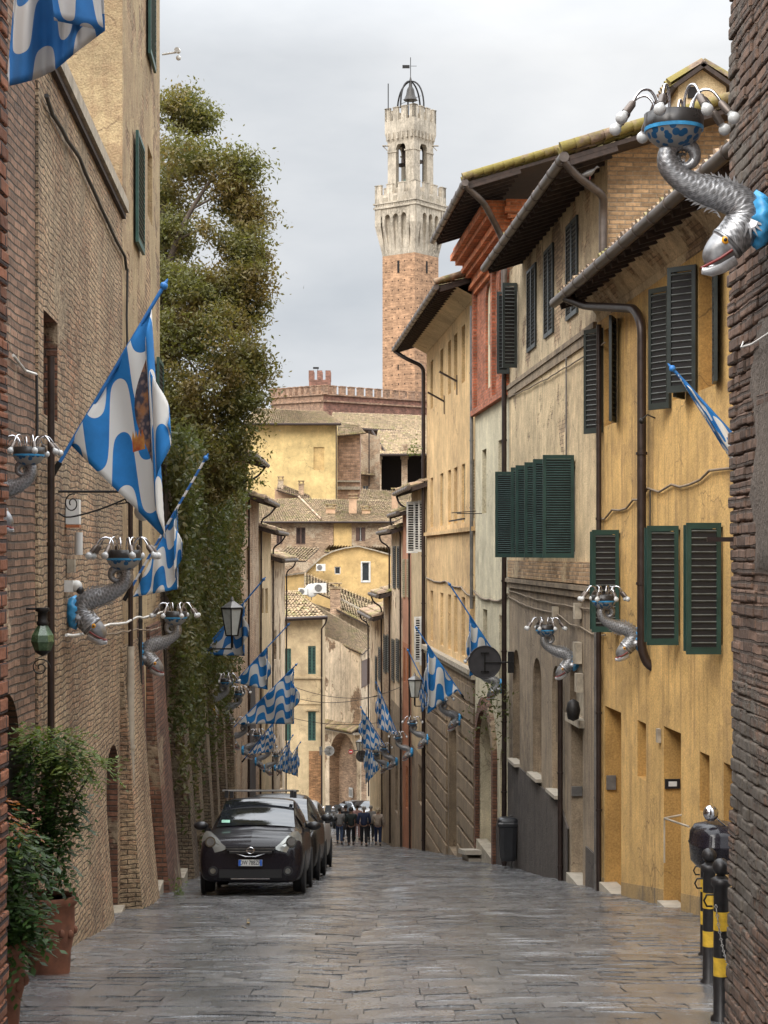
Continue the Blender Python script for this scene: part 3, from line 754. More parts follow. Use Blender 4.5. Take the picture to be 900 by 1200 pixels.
FA = Fac((5.755-.07*12.6, 12.6), (5.755-.07*29.5, 29.5), (-1, 0))
def house_a():
    F = FA; L = F.L
    r = empty('yellow_house', F.pt(L/2, 0, gz(22)), 'deep yellow plaster house with green louvred shutters and a thick brown downpipe', 'house', GR)
    ops = []
    U = F.u
    def z(px, py): return F.uz(px, py)[1]
    d1 = (U(728), U(709), -5.9, -2.55, .42); d2 = (U(798), U(778), -5.05, -2.47, .42)
    w1 = (U(757), U(747), -3.42, -2.55, .3); w2 = (U(831.5), U(820), -3.38, -2.6, .3); d3 = (U(866), U(848), -3.6, -2.6, .35)
    ups = [(U(723), U(708), 2.17, 3.8, .18), (U(838), U(819), 2.17, 3.8, .25), (U(803), U(788), 2.17, 3.75, .18), (U(880), U(862), 2.17, 3.8, .2)]
    lows = [(U(727), U(720), -1.15, .35, .15), (U(797), U(788.5), -1.15, .35, .15), (U(847), U(838), -1.15, .35, .15)]
    near = [(2.0, 3.1, -1.15, .35, .15), (2.2, 3.2, 2.17, 3.8, .2), (4.2, 5.2, -1.1, .35, .15)]
    ops = [d1, d2, w1, w2, d3] + ups + lows + near
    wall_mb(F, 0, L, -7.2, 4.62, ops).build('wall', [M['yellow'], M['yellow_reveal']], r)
    gable(F, 0, -7.2, 4.62, 7, .31, r, 'yellow'); gable(F, L, -7.2, 4.62, 7, .31, r, 'yellow')
    for o in (d1, d2):
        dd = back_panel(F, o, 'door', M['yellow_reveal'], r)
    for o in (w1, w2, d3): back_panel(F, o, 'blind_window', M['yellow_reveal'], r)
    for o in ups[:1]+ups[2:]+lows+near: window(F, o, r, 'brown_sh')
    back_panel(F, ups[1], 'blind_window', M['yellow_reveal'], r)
    threshold(F, d1[0], d1[1], -5.53, r, .1); threshold(F, d2[0], d2[1], -4.98, r, .1)
    plinth(F, d1[1]+.02, L, .22, .26, r, 'base_dirty', w=.008, name='base_band'); plinth(F, d2[1]+.02, d1[0]-.02, .25, .22, r, 'base_dirty', w=.008, name='base_band'); plinth(F, 0, d2[0]-.02, .3, .25, r, 'base_dirty', w=.008, name='base_band')
    # house number / bell plates
    mb = MB(); q = F.pt(U(795), -.2, -3.35); mb.box(F.pt(d2[1]-.02, -.12, -3.3), (.03, .22, .14), F.ang()); b_ = mb.build('door_plate', M['plastic_b'], r)
    mb = MB(); mb.box(F.pt(d2[1]-.036, -.12, -3.3), (.012, .12, .07), F.ang()); mb.build('plate_face', M['plastic_w'], b_)
    mb = MB(); mb.box(F.pt(d1[1]-.02, -.1, -3.85), (.05, .16, .24), F.ang()); mb.build('letter_box', M['pipe_grey'], r)
    mb = MB(); mb.box(F.pt(U(774), .03, z(774, 862)), (.12, .05, .2), F.ang()); mb.build('bell_box', M['stone_old'], r)
    # shutters below: both leaves pushed straight out
    for o in lows+near[:1]:
        shutter(F, o[1]+.02, 92, .37, o[2]-.08, o[3]+.03, r, 'green', 'slat_grey', towards=-1)
        shutter(F, o[0]-.02, 90, .44, o[2]-.1, o[3]+.05, r, 'green', 'slat_grey', towards=1)
    # upper floor
    o = ups[0]; shutter(F, o[1]+.02, 148, .44, o[2]-.1, o[3]+.05, r, 'black_green', 'slat_grey', towards=-1); shutter(F, o[0]-.02, 158, .46, o[2]-.02, o[3]+.05, r, 'black_green', towards=1)
    o = ups[2]; shutter(F, o[1]+.02, 152, .44, o[2]-.1, o[3]+.05, r, 'black_green', 'slat_grey', towards=-1); shutter(F, o[0]-.02, 150, .42, o[2]-.05, o[3]+.05, r, 'black_green', 'slat_grey', towards=1)
    o = ups[1]; shutter(F, o[1]+.02, 136, .44, o[2]-.0, o[3]+.05, r, 'black_green', 'slat_grey', towards=-1); shutter(F, o[0]-.05, 168, .46, o[2]-.0, o[3]+.05, r, 'black_green', 'slat_grey', towards=1)
    o = ups[3]; 0 and shutter(F, o[1]+.25, 60, .3, o[2]-.1, o[3]+.05, r, 'black_green', 'slat_grey', towards=-1)
    eave(F, -.5, L+.35, 4.38, .62, r, seed=3)
    mb = MB()                                                   # plaster cove under the eave
    mb.quad(F.pt(0,.004,4.12), F.pt(L,.004,4.12), F.pt(L,.28,4.47), F.pt(0,.28,4.47)); mb.quad(F.pt(0,.004,4.0), F.pt(L,.004,4.0), F.pt(L,.03,4.12), F.pt(0,.03,4.12)); mb.build('cornice', M['b_up'], r)
    ug = F.u(703)+.3
    up = F.u(762)
    pipe([F.pt(L-.6,.66,4.34), F.pt(L-1.2,.45,4.12), F.pt(up+.35,.16,3.72), F.pt(up,.13,3.45), F.pt(up,.13,-1.4), F.pt(up-.02,.06,-1.62), F.pt(up-.05,-.1,-1.72)], .07, 'pipe_brown', r)
    cable(F, [(F.u(702), .62*1.0+.0), (F.u(720), 1.25-.5), (F.u(745), 1.1-.25), (F.u(762), 1.0-.0), (F.u(790), .98+.0), (F.u(835), 1.08+.0), (5, 1.2), (0, 1.3)], r, .018, 'cable_l', sag=.09, seed=3)
    cable(F, [(F.u(765), .95), (F.u(765), -.3)], r, .012, 'cable', seed=5)
    for k, (dx, zb, zt) in enumerate(((.12, -5.4, -1.1), (.26, -3.2, -.6), (.42, -2.3, -.9))):
        cable(F, [(L-dx, zt), (L-dx-.02, zb)], r, .016, 'cable_l' if k else 'pipe_tan', seed=k)
    mb = MB(); a = F.pt(U(768), 0, z(768, 490)); mb.tube([a, a+F.nv()*.12+Vector((0,0,.05)), a+F.nv()*.2-Vector((0,0,.02))], .012, 6); mb.ball(a+F.nv()*.2-Vector((0,0,.04)), .05, 8); mb.build('wall_spotlight', M['iron'], r)
    mb = MB(); mb.tube([F.pt(U(803), .05, z(803, 955)), F.pt(U(803)-.05, .3, z(803, 958)), F.pt(U(803)-1.4, .3, z(803, 958)+.1)], .015, 6); mb.tube([F.pt(U(803)-.05,.3,z(803,958)), F.pt(U(803)-.05,.3,z(803,1010))], .013, 6); mb.build('handrail', M['pipe_tan'], r)
house_a()

FB = Fac((5.504-.0615*28.6, 28.6), (5.504-.0615*40.8, 40.8), (-1, 0))
def house_b():
    F = FB; L = F.L; U = F.u
    r = empty('brown_house', F.pt(L/2, 0, gz(35)), 'brown and beige peeling plaster house with six dark green shutters standing open', 'house', GR)
    zs1 = 4.05; zs2 = -.5
    tops = [(U(678), U(665), 4.45, 6.25, .12), (U(649.5), U(639), 4.45, 6.25, .12), (U(629), U(619), 4.45, 6.25, .12), (U(607), U(598.5), 4.4, 6.25, .12)]
    mids = [(31.7, 33.0), (34.2, 35.3), (36.2, 38.0)]
    mids = [((a-28.6)*1.0019, (b-28.6)*1.0019, -.0, 1.75, .18) for a, b in mids]
    arches = [(U(657), U(647), -4.72, -2.2, .38, .5), (U(634.5), U(624.5), -4.72, -2.2, .38, .5), (U(609), U(601), -4.8, -2.2, .38, .5)]
    door = (U(683), U(669.5), -6.4, -3.12, .45); lun = (U(684), U(668), -3.0, -1.95, .12, .35)
    top_wall = wall_mb(F, 0, L, zs1, 6.75, tops).build('upper_wall', [M['b_up'], M['b_up']], r)
    wall_mb(F, .93, L, zs2, zs1, mids).build('middle_wall', [M['b_mid'], M['b_mid']], r)
    wall_mb(F, .93, L, -8.6, zs2, arches+[door, lun]).build('lower_wall', [M['b_low'], M['b_low']], r)
    mb = MB()
    for (w, z0, z1) in ((.07, zs1-.12, zs1-.02), (.04, zs1-.3, zs1-.12)): mb.box(F.pt(L/2+.46, w/2, (z0+z1)/2), (L-.93, w, z1-z0), F.ang())
    mb.build('string_course', M['b_low'], r)
    mb = MB(); mb.box(F.pt(L/2+.46, .02, -.33), (L-.93, .05, .40), F.ang()); mb.build('brick_band', M['gable_brick'], r)
    mb = MB(); mb.box(F.pt(L/2+.46, .05, -.60), (L-.93, .12, .09), F.ang()); mb.box(F.pt(L/2+.46, .03, -.72), (L-.93, .07, .12), F.ang()); mb.build('cornice', M['b_low'], r)
    for o in tops[:3]: flat_shutters(F, o[0], o[1], o[2], o[3], r, 'black_green')
    o = tops[3]; window(F, o, r); shutter(F, o[0]-.05, 88, .34, o[2]-.1, o[3], r, 'black_green', 'slat_grey', towards=-1); shutter(F, o[1]+.02, 95, .30, o[2]-.1, o[3], r, 'black_green', towards=-1)
    for i, o in enumerate(mids):
        window(F, o, r)
        shutter(F, o[0]-.02, (88, 86, 84)[i], (.58, .56, .56)[i], o[2]-.06, o[3]+.1, r, 'green', 'green_slat', towards=1, slats=38)
        shutter(F, o[1]+.02, (96, 94, 97)[i], (.56, .58, .66)[i], o[2]-.06, o[3]+.1, r, 'green', 'green_slat', towards=-1, slats=38)
    for o in arches:
        back_panel(F, o, 'blind_arch', M['b_low'], r)
        mb = MB(); mb.box(F.pt((o[0]+o[1])/2, .02, o[2]-.02), (o[1]-o[0]+.1, .22, .07), F.ang()); mb.build('sill', M['stone'], r)
    back_panel(F, door, 'door', M['dark'], r); back_panel(F, lun, 'fanlight_panel', M['stone_old'], r)
    mb = MB(); mb.box(F.pt((door[0]+door[1])/2, .03, -3.06), (door[1]-door[0]+.3, .14, .14), F.ang()); mb.build('lintel', M['stone_old'], r)
    threshold(F, door[0], door[1], -5.98, r, .1)
    mb = MB(); mb.box(F.pt(door[1]-.03, -.1, -4.45), (.05, .2, .18), F.ang()); mb.build('letter_box', M['pipe_grey'], r)
    # roughcast base that rises towards the far end
    mb = MB(); n = 12
    for i in range(n):
        u = .93+(L-.93)*i/n; v = .93+(L-.93)*(i+1)/n
        if u < U(663): hu = .9
        zu = -4.85 if u > U(664) else -5.2; zv = -4.85 if v > U(664) else -5.2
        mb.quad(F.pt(u,.035,-9), F.pt(v,.035,-9), F.pt(v,.035,zv), F.pt(u,.035,zu)); mb.quad(F.pt(u,.035,zu), F.pt(v,.035,zv), F.pt(v,0,zv), F.pt(u,0,zu))
    # leave the doorway free
    keep = MB()
    for f_, m_ in zip(mb.f, mb.m):
        pts = [Vector(mb.v[i]) for i in f_]; uc = sum(((p.y-F.p0.y)/F.d.y) for p in pts)/4
        if door[0]-.35 < uc < door[1]+.35: continue
        keep.poly(pts, m_)
    keep.build('plinth', M['b_base'], r)
    # gable over the yellow roof
    mb = MB()
    mb.poly([F.pt(0,0,4.02), F.pt(0,-7,4.02), F.pt(0,-7,6.72+7*.31), F.pt(0,0,6.72)]); mb.build('gable_wall', M['gable_brick'], r)
    gable(F, L, -8.6, 6.72, 7, .31, r, 'b_up')
    eave(F, -.75, L-2.2+.0, 6.45, .8, r, seed=5)
    # mossy verge tiles along the gable
    mb = MB(); rnd = random.Random(9)
    for i in range(34):
        w = .75-i*.235; z = 6.45+(.8-w)*.31+.16
        for j in (0, 1):
            c = F.pt(-.78+j*.16, w, z+.05*(1-j)); mb.tube([c+F.nv()*.17+Vector((0,0,-.05)), c-F.nv()*.17+Vector((0,0,.07))], [.095, .075], 7)
    mb.build('verge_tiles', M['tile_near'], r)
    # gutter end and its pipe
    pipe([F.pt(-.72,.86,6.42), F.pt(-.6,.62,6.2), F.pt(-.3,.12,5.95), F.pt(-.12,.1,5.7), F.pt(-.12,.1,4.8)], .07, 'gutter', r)
    uL = L+.02
    pipe([F.pt(uL,.12,6.1), F.pt(uL,.12,-8.2)], .06, 'pipe_brown', r)
    pipe([F.pt(.35,.08,3.9), F.pt(.35,.08,-6.8)], .045, 'pipe_brown', r); pipe([F.pt(.75,.06,-.4), F.pt(.75,.06,-7)], .03, 'pipe_grey', r)
    pipe([F.pt(U(662),.09,-2.4), F.pt(U(662),.09,-6.9)], .05, 'pipe_brown', r)
    pipe([F.pt(U(666),.04,3.75), F.pt(U(666),.04,.8)], .016, 'pipe_grey', r, 'conduit', brackets=False)
    for k, p in enumerate(([(0, 3.55), (L, 3.75)], [(0, -1.35), (2.4, -1.3), (5, -1.15), (L, -1.0)], [(0.4, -.95), (L, -.85)], [(.5, -2.0), (.55, -4.6)], [(U(654),-2.3),(U(654),-3.7)])):
        cable(F, p, r, .015, 'cable_l', seed=k, sag=.06)
    for (px, py, s_) in ((681, 716, .22), (681, 765, .3), (683, 800, .26), (655, 717, .16)):
        u, z = F.uz(px, py); mb = MB(); mb.box(F.pt(u, .07, z), (s_, .12, s_*1.3), F.ang()); mb.build('meter_box', M['stone_old'], r)
    mb = MB(); u, z = F.uz(686, 832); mb.lathe([(.001,-.2),(.1,-.16),(.13,0),(.1,.14),(.05,.18),(.001,.2)], F.pt(u,.22,z), 8); mb.build('wall_lantern', M['iron'], r)
    # rooftop dormer with a gabled cap
    Dm = MB(); c = W(823, 112, 30.0); hw = .42; z0 = 6.9; z1 = 8.33
    Dm.box((c.x, c.y+.5, (z0+z1)/2), (hw*2, 1.0, z1-z0)); 
    Dm.poly([(c.x-hw, c.y, z1), (c.x+hw, c.y, z1), (c.x, c.y, z1+.28)]); Dm.build('dormer', [M['cream2']], r)
    roof_mesh((c.x-hw-.16, c.y-.15, z1-.07), (c.x-hw-.16, c.y+1.1, z1-.07), (c.x, c.y+1.1, z1+.34), (c.x, c.y-.15, z1+.34), pitch=.2, parent=r, name='dormer_roof', mat='tile_near')
    roof_mesh((c.x+hw+.16, c.y+1.1, z1-.07), (c.x+hw+.16, c.y-.15, z1-.07), (c.x, c.y-.15, z1+.34), (c.x, c.y+1.1, z1+.34), pitch=.2, parent=r, name='dormer_roof', mat='tile_near')
    mb = MB(); mb.box((c.x-.18, c.y-.01, 8.12), (.16, .03, .2)); mb.build('dormer_vent', M['dark'], r)
house_b()

FC = Fac((5.96-.0725*40.8, 40.8), (5.96-.0725*47.3, 47.3), (-1, 0))
def house_c():
    F = FC; L = F.L; U = F.u
    r = empty('brick_and_cream_house', F.pt(L/2, 0, gz(44)), 'tall narrow cream house with arched red brick frames and an orange brick cornice', 'house', GR)
    zb = 3.85
    pan = [(U(592), U(585), 4.35, 7.1, .07, .5), (U(576), U(569), 4.35, 7.1, .07, .45)]
    w2 = [(U(590), U(584), 1.1, 2.85, .22), (U(570), U(565), 1.1, 2.8, .22)]; w3 = [(U(591), U(585), -3.2, -1.5, .22), (U(571), U(566), -3.2, -1.45, .22)]
    portal = (U(581), U(562), -8.7, -4.1, .8, 1.15); niche = (U(594), U(586), -6.7, -4.7, .3, .5)
    wall_mb(F, 0, L, zb, 8.3, pan).build('upper_wall', [M['red_brick'], M['red_brick']], r)
    for o in pan: back_panel(F, o, 'panel', M['c_cream'], r)
    for o in pan:    # windows inside the panels
        mb = MB(); mb.box(F.pt((o[0]+o[1])/2, -.05, 5.9), (.3, .03, .8), F.ang()); mb.build('vent', M['stone_old'], r)
    mb = MB()
    for u in (.15, U(580), L-.2): mb.box(F.pt(u, .05, 5.7), (.32, .1, 3.6), F.ang())
    mb.box(F.pt(L/2, .07, 3.9), (L, .14, .16), F.ang()); mb.build('pilaster', M['red_brick'], r)
    wall_mb(F, 0, L, -9.8, zb, w2+w3+[portal, niche]).build('wall', [M['c_cream'], M['c_cream']], r)
    for o in w2+w3: window(F, o, r)
    back_panel(F, portal, 'door', M['arch_brick'], r); back_panel(F, niche, 'blind_niche', M['cream2'], r)
    # brick surround of the pointed portal
    mb = MB(); c = (portal[0]+portal[1])/2; hw = (portal[1]-portal[0])/2; zs = -5.25
    for sgn in (-1, 1): mb.box(F.pt(c+sgn*(hw+.14), .05, (zs-9.2)/2), (.28, .14, zs+9.2), F.ang())
    n = 14
    for i in range(n):
        a0 = math.pi*i/n; a1 = math.pi*(i+1)/n
        f = lambda a, k: F.pt(c-(hw+k)*math.cos(a), .12, zs+(1.15+k*1.3)*math.sin(a))
        mb.quad(f(a0,0), f(a1,0), f(a1,.28), f(a0,.28)); g = lambda p: p-F.nv()*.12
        mb.quad(f(a0,.28), f(a1,.28), g(f(a1,.28)), g(f(a0,.28))); mb.quad(f(a0,0), f(a1,0), g(f(a1,0)), g(f(a0,0)))
    mb.build('portal_surround', M['buttress'], r)
    # stepped cornice
    mb = MB(); st = [(.10, 7.15, 7.3), (.2, 7.3, 7.42), (.14, 7.42, 7.62), (.30, 7.62, 7.74), (.42, 7.74, 7.86), (.36, 7.86, 8.0), (.56, 8.0, 8.12), (.70, 8.12, 8.28), (.62, 8.28, 8.46)]
    for (w, a, b) in st: mb.box(F.pt(L/2-.02, w/2-.1, (a+b)/2), (L+w*.0+.06, w+.2, b-a-.004), F.ang())
    for (w, a, b) in st: mb.box(F.pt(-.06, -.55+w/2-.1, (a+b)/2), (.16+w*.35, .9, b-a-.008), F.ang())
    mb.build('cornice', M['cornice'], r)
    mb = MB(); mb.poly([F.pt(0,0,-8), F.pt(0,-7,-8), F.pt(0,-7,8.3+7*.31), F.pt(0,0,8.3)]); mb.build('gable_wall', M['gable_brick'], r)
    gable(F, L, -9, 8.3, 7, .31, r, 'cream2')
    eave(F, -1.6, L-.9, 8.5, 1.2, r, seed=8)
    mb = MB()
    for i in range(36):
        w = 1.15-i*.235; z = 8.5+(1.2-w)*.31+.14
        for j in (0, 1):
            c2 = F.pt(-1.62+j*.17, w, z+.05*(1-j)); mb.tube([c2+F.nv()*.17+Vector((0,0,-.05)), c2-F.nv()*.17+Vector((0,0,.07))], [.095, .075], 7)
    mb.build('verge_tiles', M['tile_near'], r)
    pipe([F.pt(-1.55,1.25,8.47), F.pt(-1.3,.8,8.15), F.pt(-.35,.35,7.75), F.pt(-.2,.16,7.4), F.pt(-.2,.16,6.2)], .075, 'gutter', r)
    cable(F, [(0, -.95), (L*.5, -1.15), (L, -1.0)], r, .03, 'cable_l', sag=.1)
    plinth(F, 0, U(583), .9, 1.0, r, 'b_base')
    threshold(F, portal[0], portal[1], gz(F.Y(portal[0]))+.12, r, .1, mat='stone_old')
    mb = MB(); mb.tube([F.pt(L-.3,.02,1.2), F.pt(L-.35,.7,1.15)], .012, 5); mb.tube([F.pt(L-1.6,.02,1.1), F.pt(L-1.6,.7,1.1)], .012, 5); mb.tube([F.pt(L-.3,.6,1.15), F.pt(L-1.7,.6,1.12)], .008, 5); mb.build('drying_rack', M['iron'], r)
house_c()

FD = Fac((6.08-.075*47.3, 47.3), (6.08-.075*60.8, 60.8), (-1, 0))
def house_d():
    F = FD; L = F.L; U = F.u
    r = empty('long_yellow_house', F.pt(L/2, 0, gz(54)), 'long pale yellow plaster house with three rows of narrow windows and a deep eave', 'house', GR)
    cols = [(556, 551), (545, 541), (536, 532), (528.5, 525), (519.5, 516), (507.5, 504.5)]
    ops = []
    for c in cols:
        a, b = U(c[0]), U(c[1]); a, b = min(a, b), max(a, b)
        b = max(b, a+.7)
        ops += [(a, b, 5.05, 6.72, .22), (a, b, .95, 2.66, .22), (a, b, -2.98, -1.25, .22)]
    wall_mb(F, 0, L, -3.3, 7.75, ops).build('wall', [M['d_yel'], M['d_yel']], r)
    for i, o in enumerate(ops):
        window(F, o, r, 'pale_sh')
    for k in (0, 1, 4): 
        o = ops[k*3+1]; mb = MB(); leaf_mb(F.pt(o[0],.0-.1,0)[:2], F.dirv(), o[1]-o[0], o[2], o[3]).build('shutter', [M['pale_sh']]*2+[M['wood']], r)
    parch = (U(535), U(526), -9.2, -5.0, .5, .8); pw = [(U(547), U(544), -6.9, -5.7, .25), (U(553), U(550), -6.9, -5.6, .25), (U(557), U(555), -6.9, -5.5, .25), (U(513), U(509.5), -8.9, -7.0, .3), (U(543), U(540), -8.4, -7.7, .25)]
    wall_mb(F, 0, L, -12.5, -3.3, [parch]+pw, ).build('base_wall', [M['d_base'], M['d_base']], r)
    back_panel(F, parch, 'door', M['shade_in'], r)
    for o in pw: back_panel(F, o, 'grille_window', M['shade_in'] if o[3] < -6.9 else M['b_up'], r)
    mb = MB()
    for z in [-3.95-i*.55 for i in range(12)]:
        for (a, b) in ((0, min(U(536.5), L)), (U(525), L)):
            a2, b2 = a+.1, b-.1
            if z > -4.9: a2, b2 = .1, L-.1
            mb.box(F.pt((a2+b2)/2, .018, z), (b2-a2, .07, .42), F.ang())
            if z > -4.9: break
    o = mb.build('rusticated_course', M['d_base'], r)
    for (w, z, h, m) in ((.12, .72, .12, 'd_yel'), (.22, -3.25, .14, 'stone_old'), (.12, -3.4, .14, 'stone_old')):
        mb = MB(); mb.box(F.pt(L/2, w/2, z), (L, w, h), F.ang()); mb.build('string_course', M[m], r)
    mb = MB(); mb.box(F.pt(1.9, .3, 1.0), (3.6, .05, .04), F.ang()); mb.build('iron_rail', M['iron'], r)
    gable(F, 0, -9, 7.5, 6, .31, r, 'd_yel'); gable(F, L, -12, 7.5, 6, .31, r, 'd_yel')
    mb = MB(); mb.quad(F.pt(0,.01,7.15), F.pt(L,.01,7.15), F.pt(L,.75,7.55), F.pt(0,.75,7.55)); mb.build('cornice', M['cream2'], r)
    eave(F, -.2, L+.6, 7.35, 1.05, r, seed=12)
    mb = MB()
    for i in range(20):
        w = 1.0-i*.235; z = 7.35+(1.05-w)*.31+.14
        c2 = F.pt(-.22, w, z+.05); mb.tube([c2+F.nv()*.17+Vector((0,0,-.05)), c2-F.nv()*.17+Vector((0,0,.07))], [.095, .075], 7)
    mb.build('verge_tiles', M['tile'], r)
    pipe([F.pt(L+.5,1.1,7.3), F.pt(L+.1,.75,7.0), F.pt(L-.05,.12,6.7), F.pt(L-.05,.12,-11)], .07, 'pipe_brown', r)
    pipe([F.pt(.05,.1,6.9), F.pt(.05,.1,-1.5)], .05, 'pipe_grey', r)
    cable(F, [(0, -1.15), (3, -.95), (7, -.85), (L, -.8)], r, .03, 'cable_l', sag=.08)
    for (px, py) in ((536, 455), (521, 478)):
        u, z = F.uz(px, py); mb = MB(); a = F.pt(u, .0, z); mb.bar(a+Vector((0,0,.2)), a+F.nv()*.55+Vector((0,0,.5)), .12, .05); mb.bar(a-Vector((0,0,.2)), a+Vector((0,0,.4)), .06, .05); mb.build('flag_bracket', M['pipe_brown'], r)
    for (px, py) in ((524, 465), (512, 520)):
        pass
house_d()
# --- the small houses further down on the right
def row_house(y0, y1, line, z_eave, ov, name, label, mat, side, ops=(), roof_depth=4.5, sh=None, zb=-14, pipe_mat='pipe_brown', group=GR, low=None, zlow=None, seed=1, front_over=.35, shz=True, droop=0):
    c, k = line
    F = Fac((c-k*y0, y0), (c-k*y1, y1), (side, 0)); L = F.L
    r = empty(name, F.pt(L/2, 0, gz((y0+y1)/2)), label, 'house', group)
    P = []
    for (pa, pb, ya, yb) in ops:     # px near, px far, py top, py bottom (at near edge)
        ua, za = F.uz(pa, ya); ub = F.u(pb); _, zb_ = F.uz(pa, yb)
        P.append((min(ua, ub), max(ua, ub), zb_, za, .2))
    zt = z_eave+ov*.31
    if zlow is not None:
        wall_mb(F, 0, L, zlow, zt, [p for p in P if p[2] > zlow]).build('wall', [M[mat], M[mat]], r)
        wall_mb(F, 0, L, zb, zlow, [p for p in P if p[3] <= zlow]).build('base_wall', [M[low], M[low]], r)
    else:
        wall_mb(F, 0, L, zb, zt, P).build('wall', [M[mat], M[mat]], r)
    for p in P:
        if p[2] < gz(F.Y(p[0]))+.6: back_panel(F, p, 'door', M['shade_in'], r)
        else: window(F, p, r)
    gable(F, 0, zb, zt, roof_depth, .31, r, mat); gable(F, L, zb, zt, roof_depth, .31, r, mat)
    eave(F, -front_over, L+.1, z_eave, ov, r, depth=roof_depth, seed=seed)
    pipe([F.pt(L,ov,z_eave), F.pt(L-.05,.5,z_eave-.35), F.pt(L-.1,.1,z_eave-.6), F.pt(L-.1,.07,zb+1)], .04, pipe_mat, r)
    return F, r, P

RL = (5.95, .073)
F1, r1, P1 = row_house(60.85, 66.8, RL, 2.35, .6, 'cream_house', 'cream yellow house with white louvred shutters folded out, beside the salmon house', 'cream2', -1,
    [(497, 494.5, 600, 625), (497, 493, 752, 796), (494, 490, 900, 945)], low='d_base', zlow=-7.4, seed=21)
for u, w, an, z0, z1 in ((F1.u(490.5), .42, 90, .06, 1.98), (F1.u(494.5), .28, 86, .12, 1.95), (F1.u(497.5), .2, 84, .1, 1.95), (F1.u(496), .30, 90, -3.9, -2.25), (F1.u(499.3), .2, 86, -3.95, -2.2)):
    shutter(F1, u, an, w, z0, z1, r1, 'white_sh', towards=-1)
F2, r2, P2 = row_house(66.8, 71, RL, 1.6, .5, 'salmon_house', 'narrow salmon pink house with slim pale shutters', 'pink', -1,
    [(479.5, 477.5, 655, 700), (475, 472.8, 655, 700), (479, 477, 760, 800), (475, 473, 760, 800), (478, 475.5, 900, 950)], low='orange_pl', zlow=-3.6, seed=22)
for p in P2[:2]: flat_shutters(F2, p[0], p[1], p[2], p[3], r2, 'pale_sh')
F3, r3, P3 = row_house(71, 77, RL, .95, .55, 'small_cream_house', 'pale house with tall black shutters, downhill of the salmon house', 'old_pl', -1,
    [(469, 466, 640, 690), (464, 461, 640, 690), (468, 464.5, 750, 800), (462.5, 459.5, 750, 800), (466, 463, 900, 955)], low='b_low', zlow=-6.5, seed=23)
for p in P3[:4]: 
    flat_shutters(F3, p[0], p[1], p[2], p[3], r3, 'black_green')
F4, r4, P4 = row_house(77, 82, RL, -1.9, .6, 'low_tiled_house', 'low tan house with a mossy roof edge and dark shutters near the street end', 'stone_brick', -1,
    [(457, 454, 745, 790), (453, 450, 745, 790), (455, 452, 850, 875)], low='d_base', zlow=-7, seed=24)
for p in P4[:2]: flat_shutters(F4, p[0], p[1], p[2], p[3], r4, 'black_green')
F5, r5, P5 = row_house(82, 92, RL, -3.1, .55, 'last_house', 'narrow tan house at the bottom of the street, last of the right row', 'old_pl', -1,
    [(447, 444, 760, 800), (442, 440, 770, 810), (446, 443, 880, 905)], low='cream2', zlow=-9.5, seed=25)
for p in P5[:2]: flat_shutters(F5, p[0], p[1], p[2], p[3], r5, 'black_green')

# =================================================================== LEFT SIDE
GL = 'houses on the left side of the street'
def near_left():
    o = empty('brick_pier', (-1.8, 7.0, gz(7)), 'dark red brick pier cut by the left edge of the picture', 'wall')
    rnd = random.Random(14); mb = MB(); x0 = -1.76; rowh = .083; zlo = -3.4; zhi = 4.6
    for r in range(int((zhi-zlo)/rowh)):
        z = zlo+r*rowh; y = 8.0
        while y > 5.2:
            L = rnd.uniform(.14, .29); d = rnd.uniform(-.006, .006)
            mb.box((x0+d-.1, y-L/2, z+rowh/2), (.2, L-.011, rowh*.88), rnd.uniform(-.012, .012)); y -= L
        x = x0-.02
        while x > x0-1.4:
            L = rnd.uniform(.16, .28); mb.box((x-L/2, 7.91+rnd.uniform(-.01,.01), z+rowh/2), (L-.014, .2, rowh*.86)); x -= L
    mb.box((x0-.745, 6.4, .6), (1.47, 3.1, 8.2)); w = mb.build('wall', M['near_brick_l'], o)
    bv = w.modifiers.new('bevel', 'BEVEL'); bv.width = .009; bv.segments = 2; bv.limit_method = 'ANGLE'
near_left()

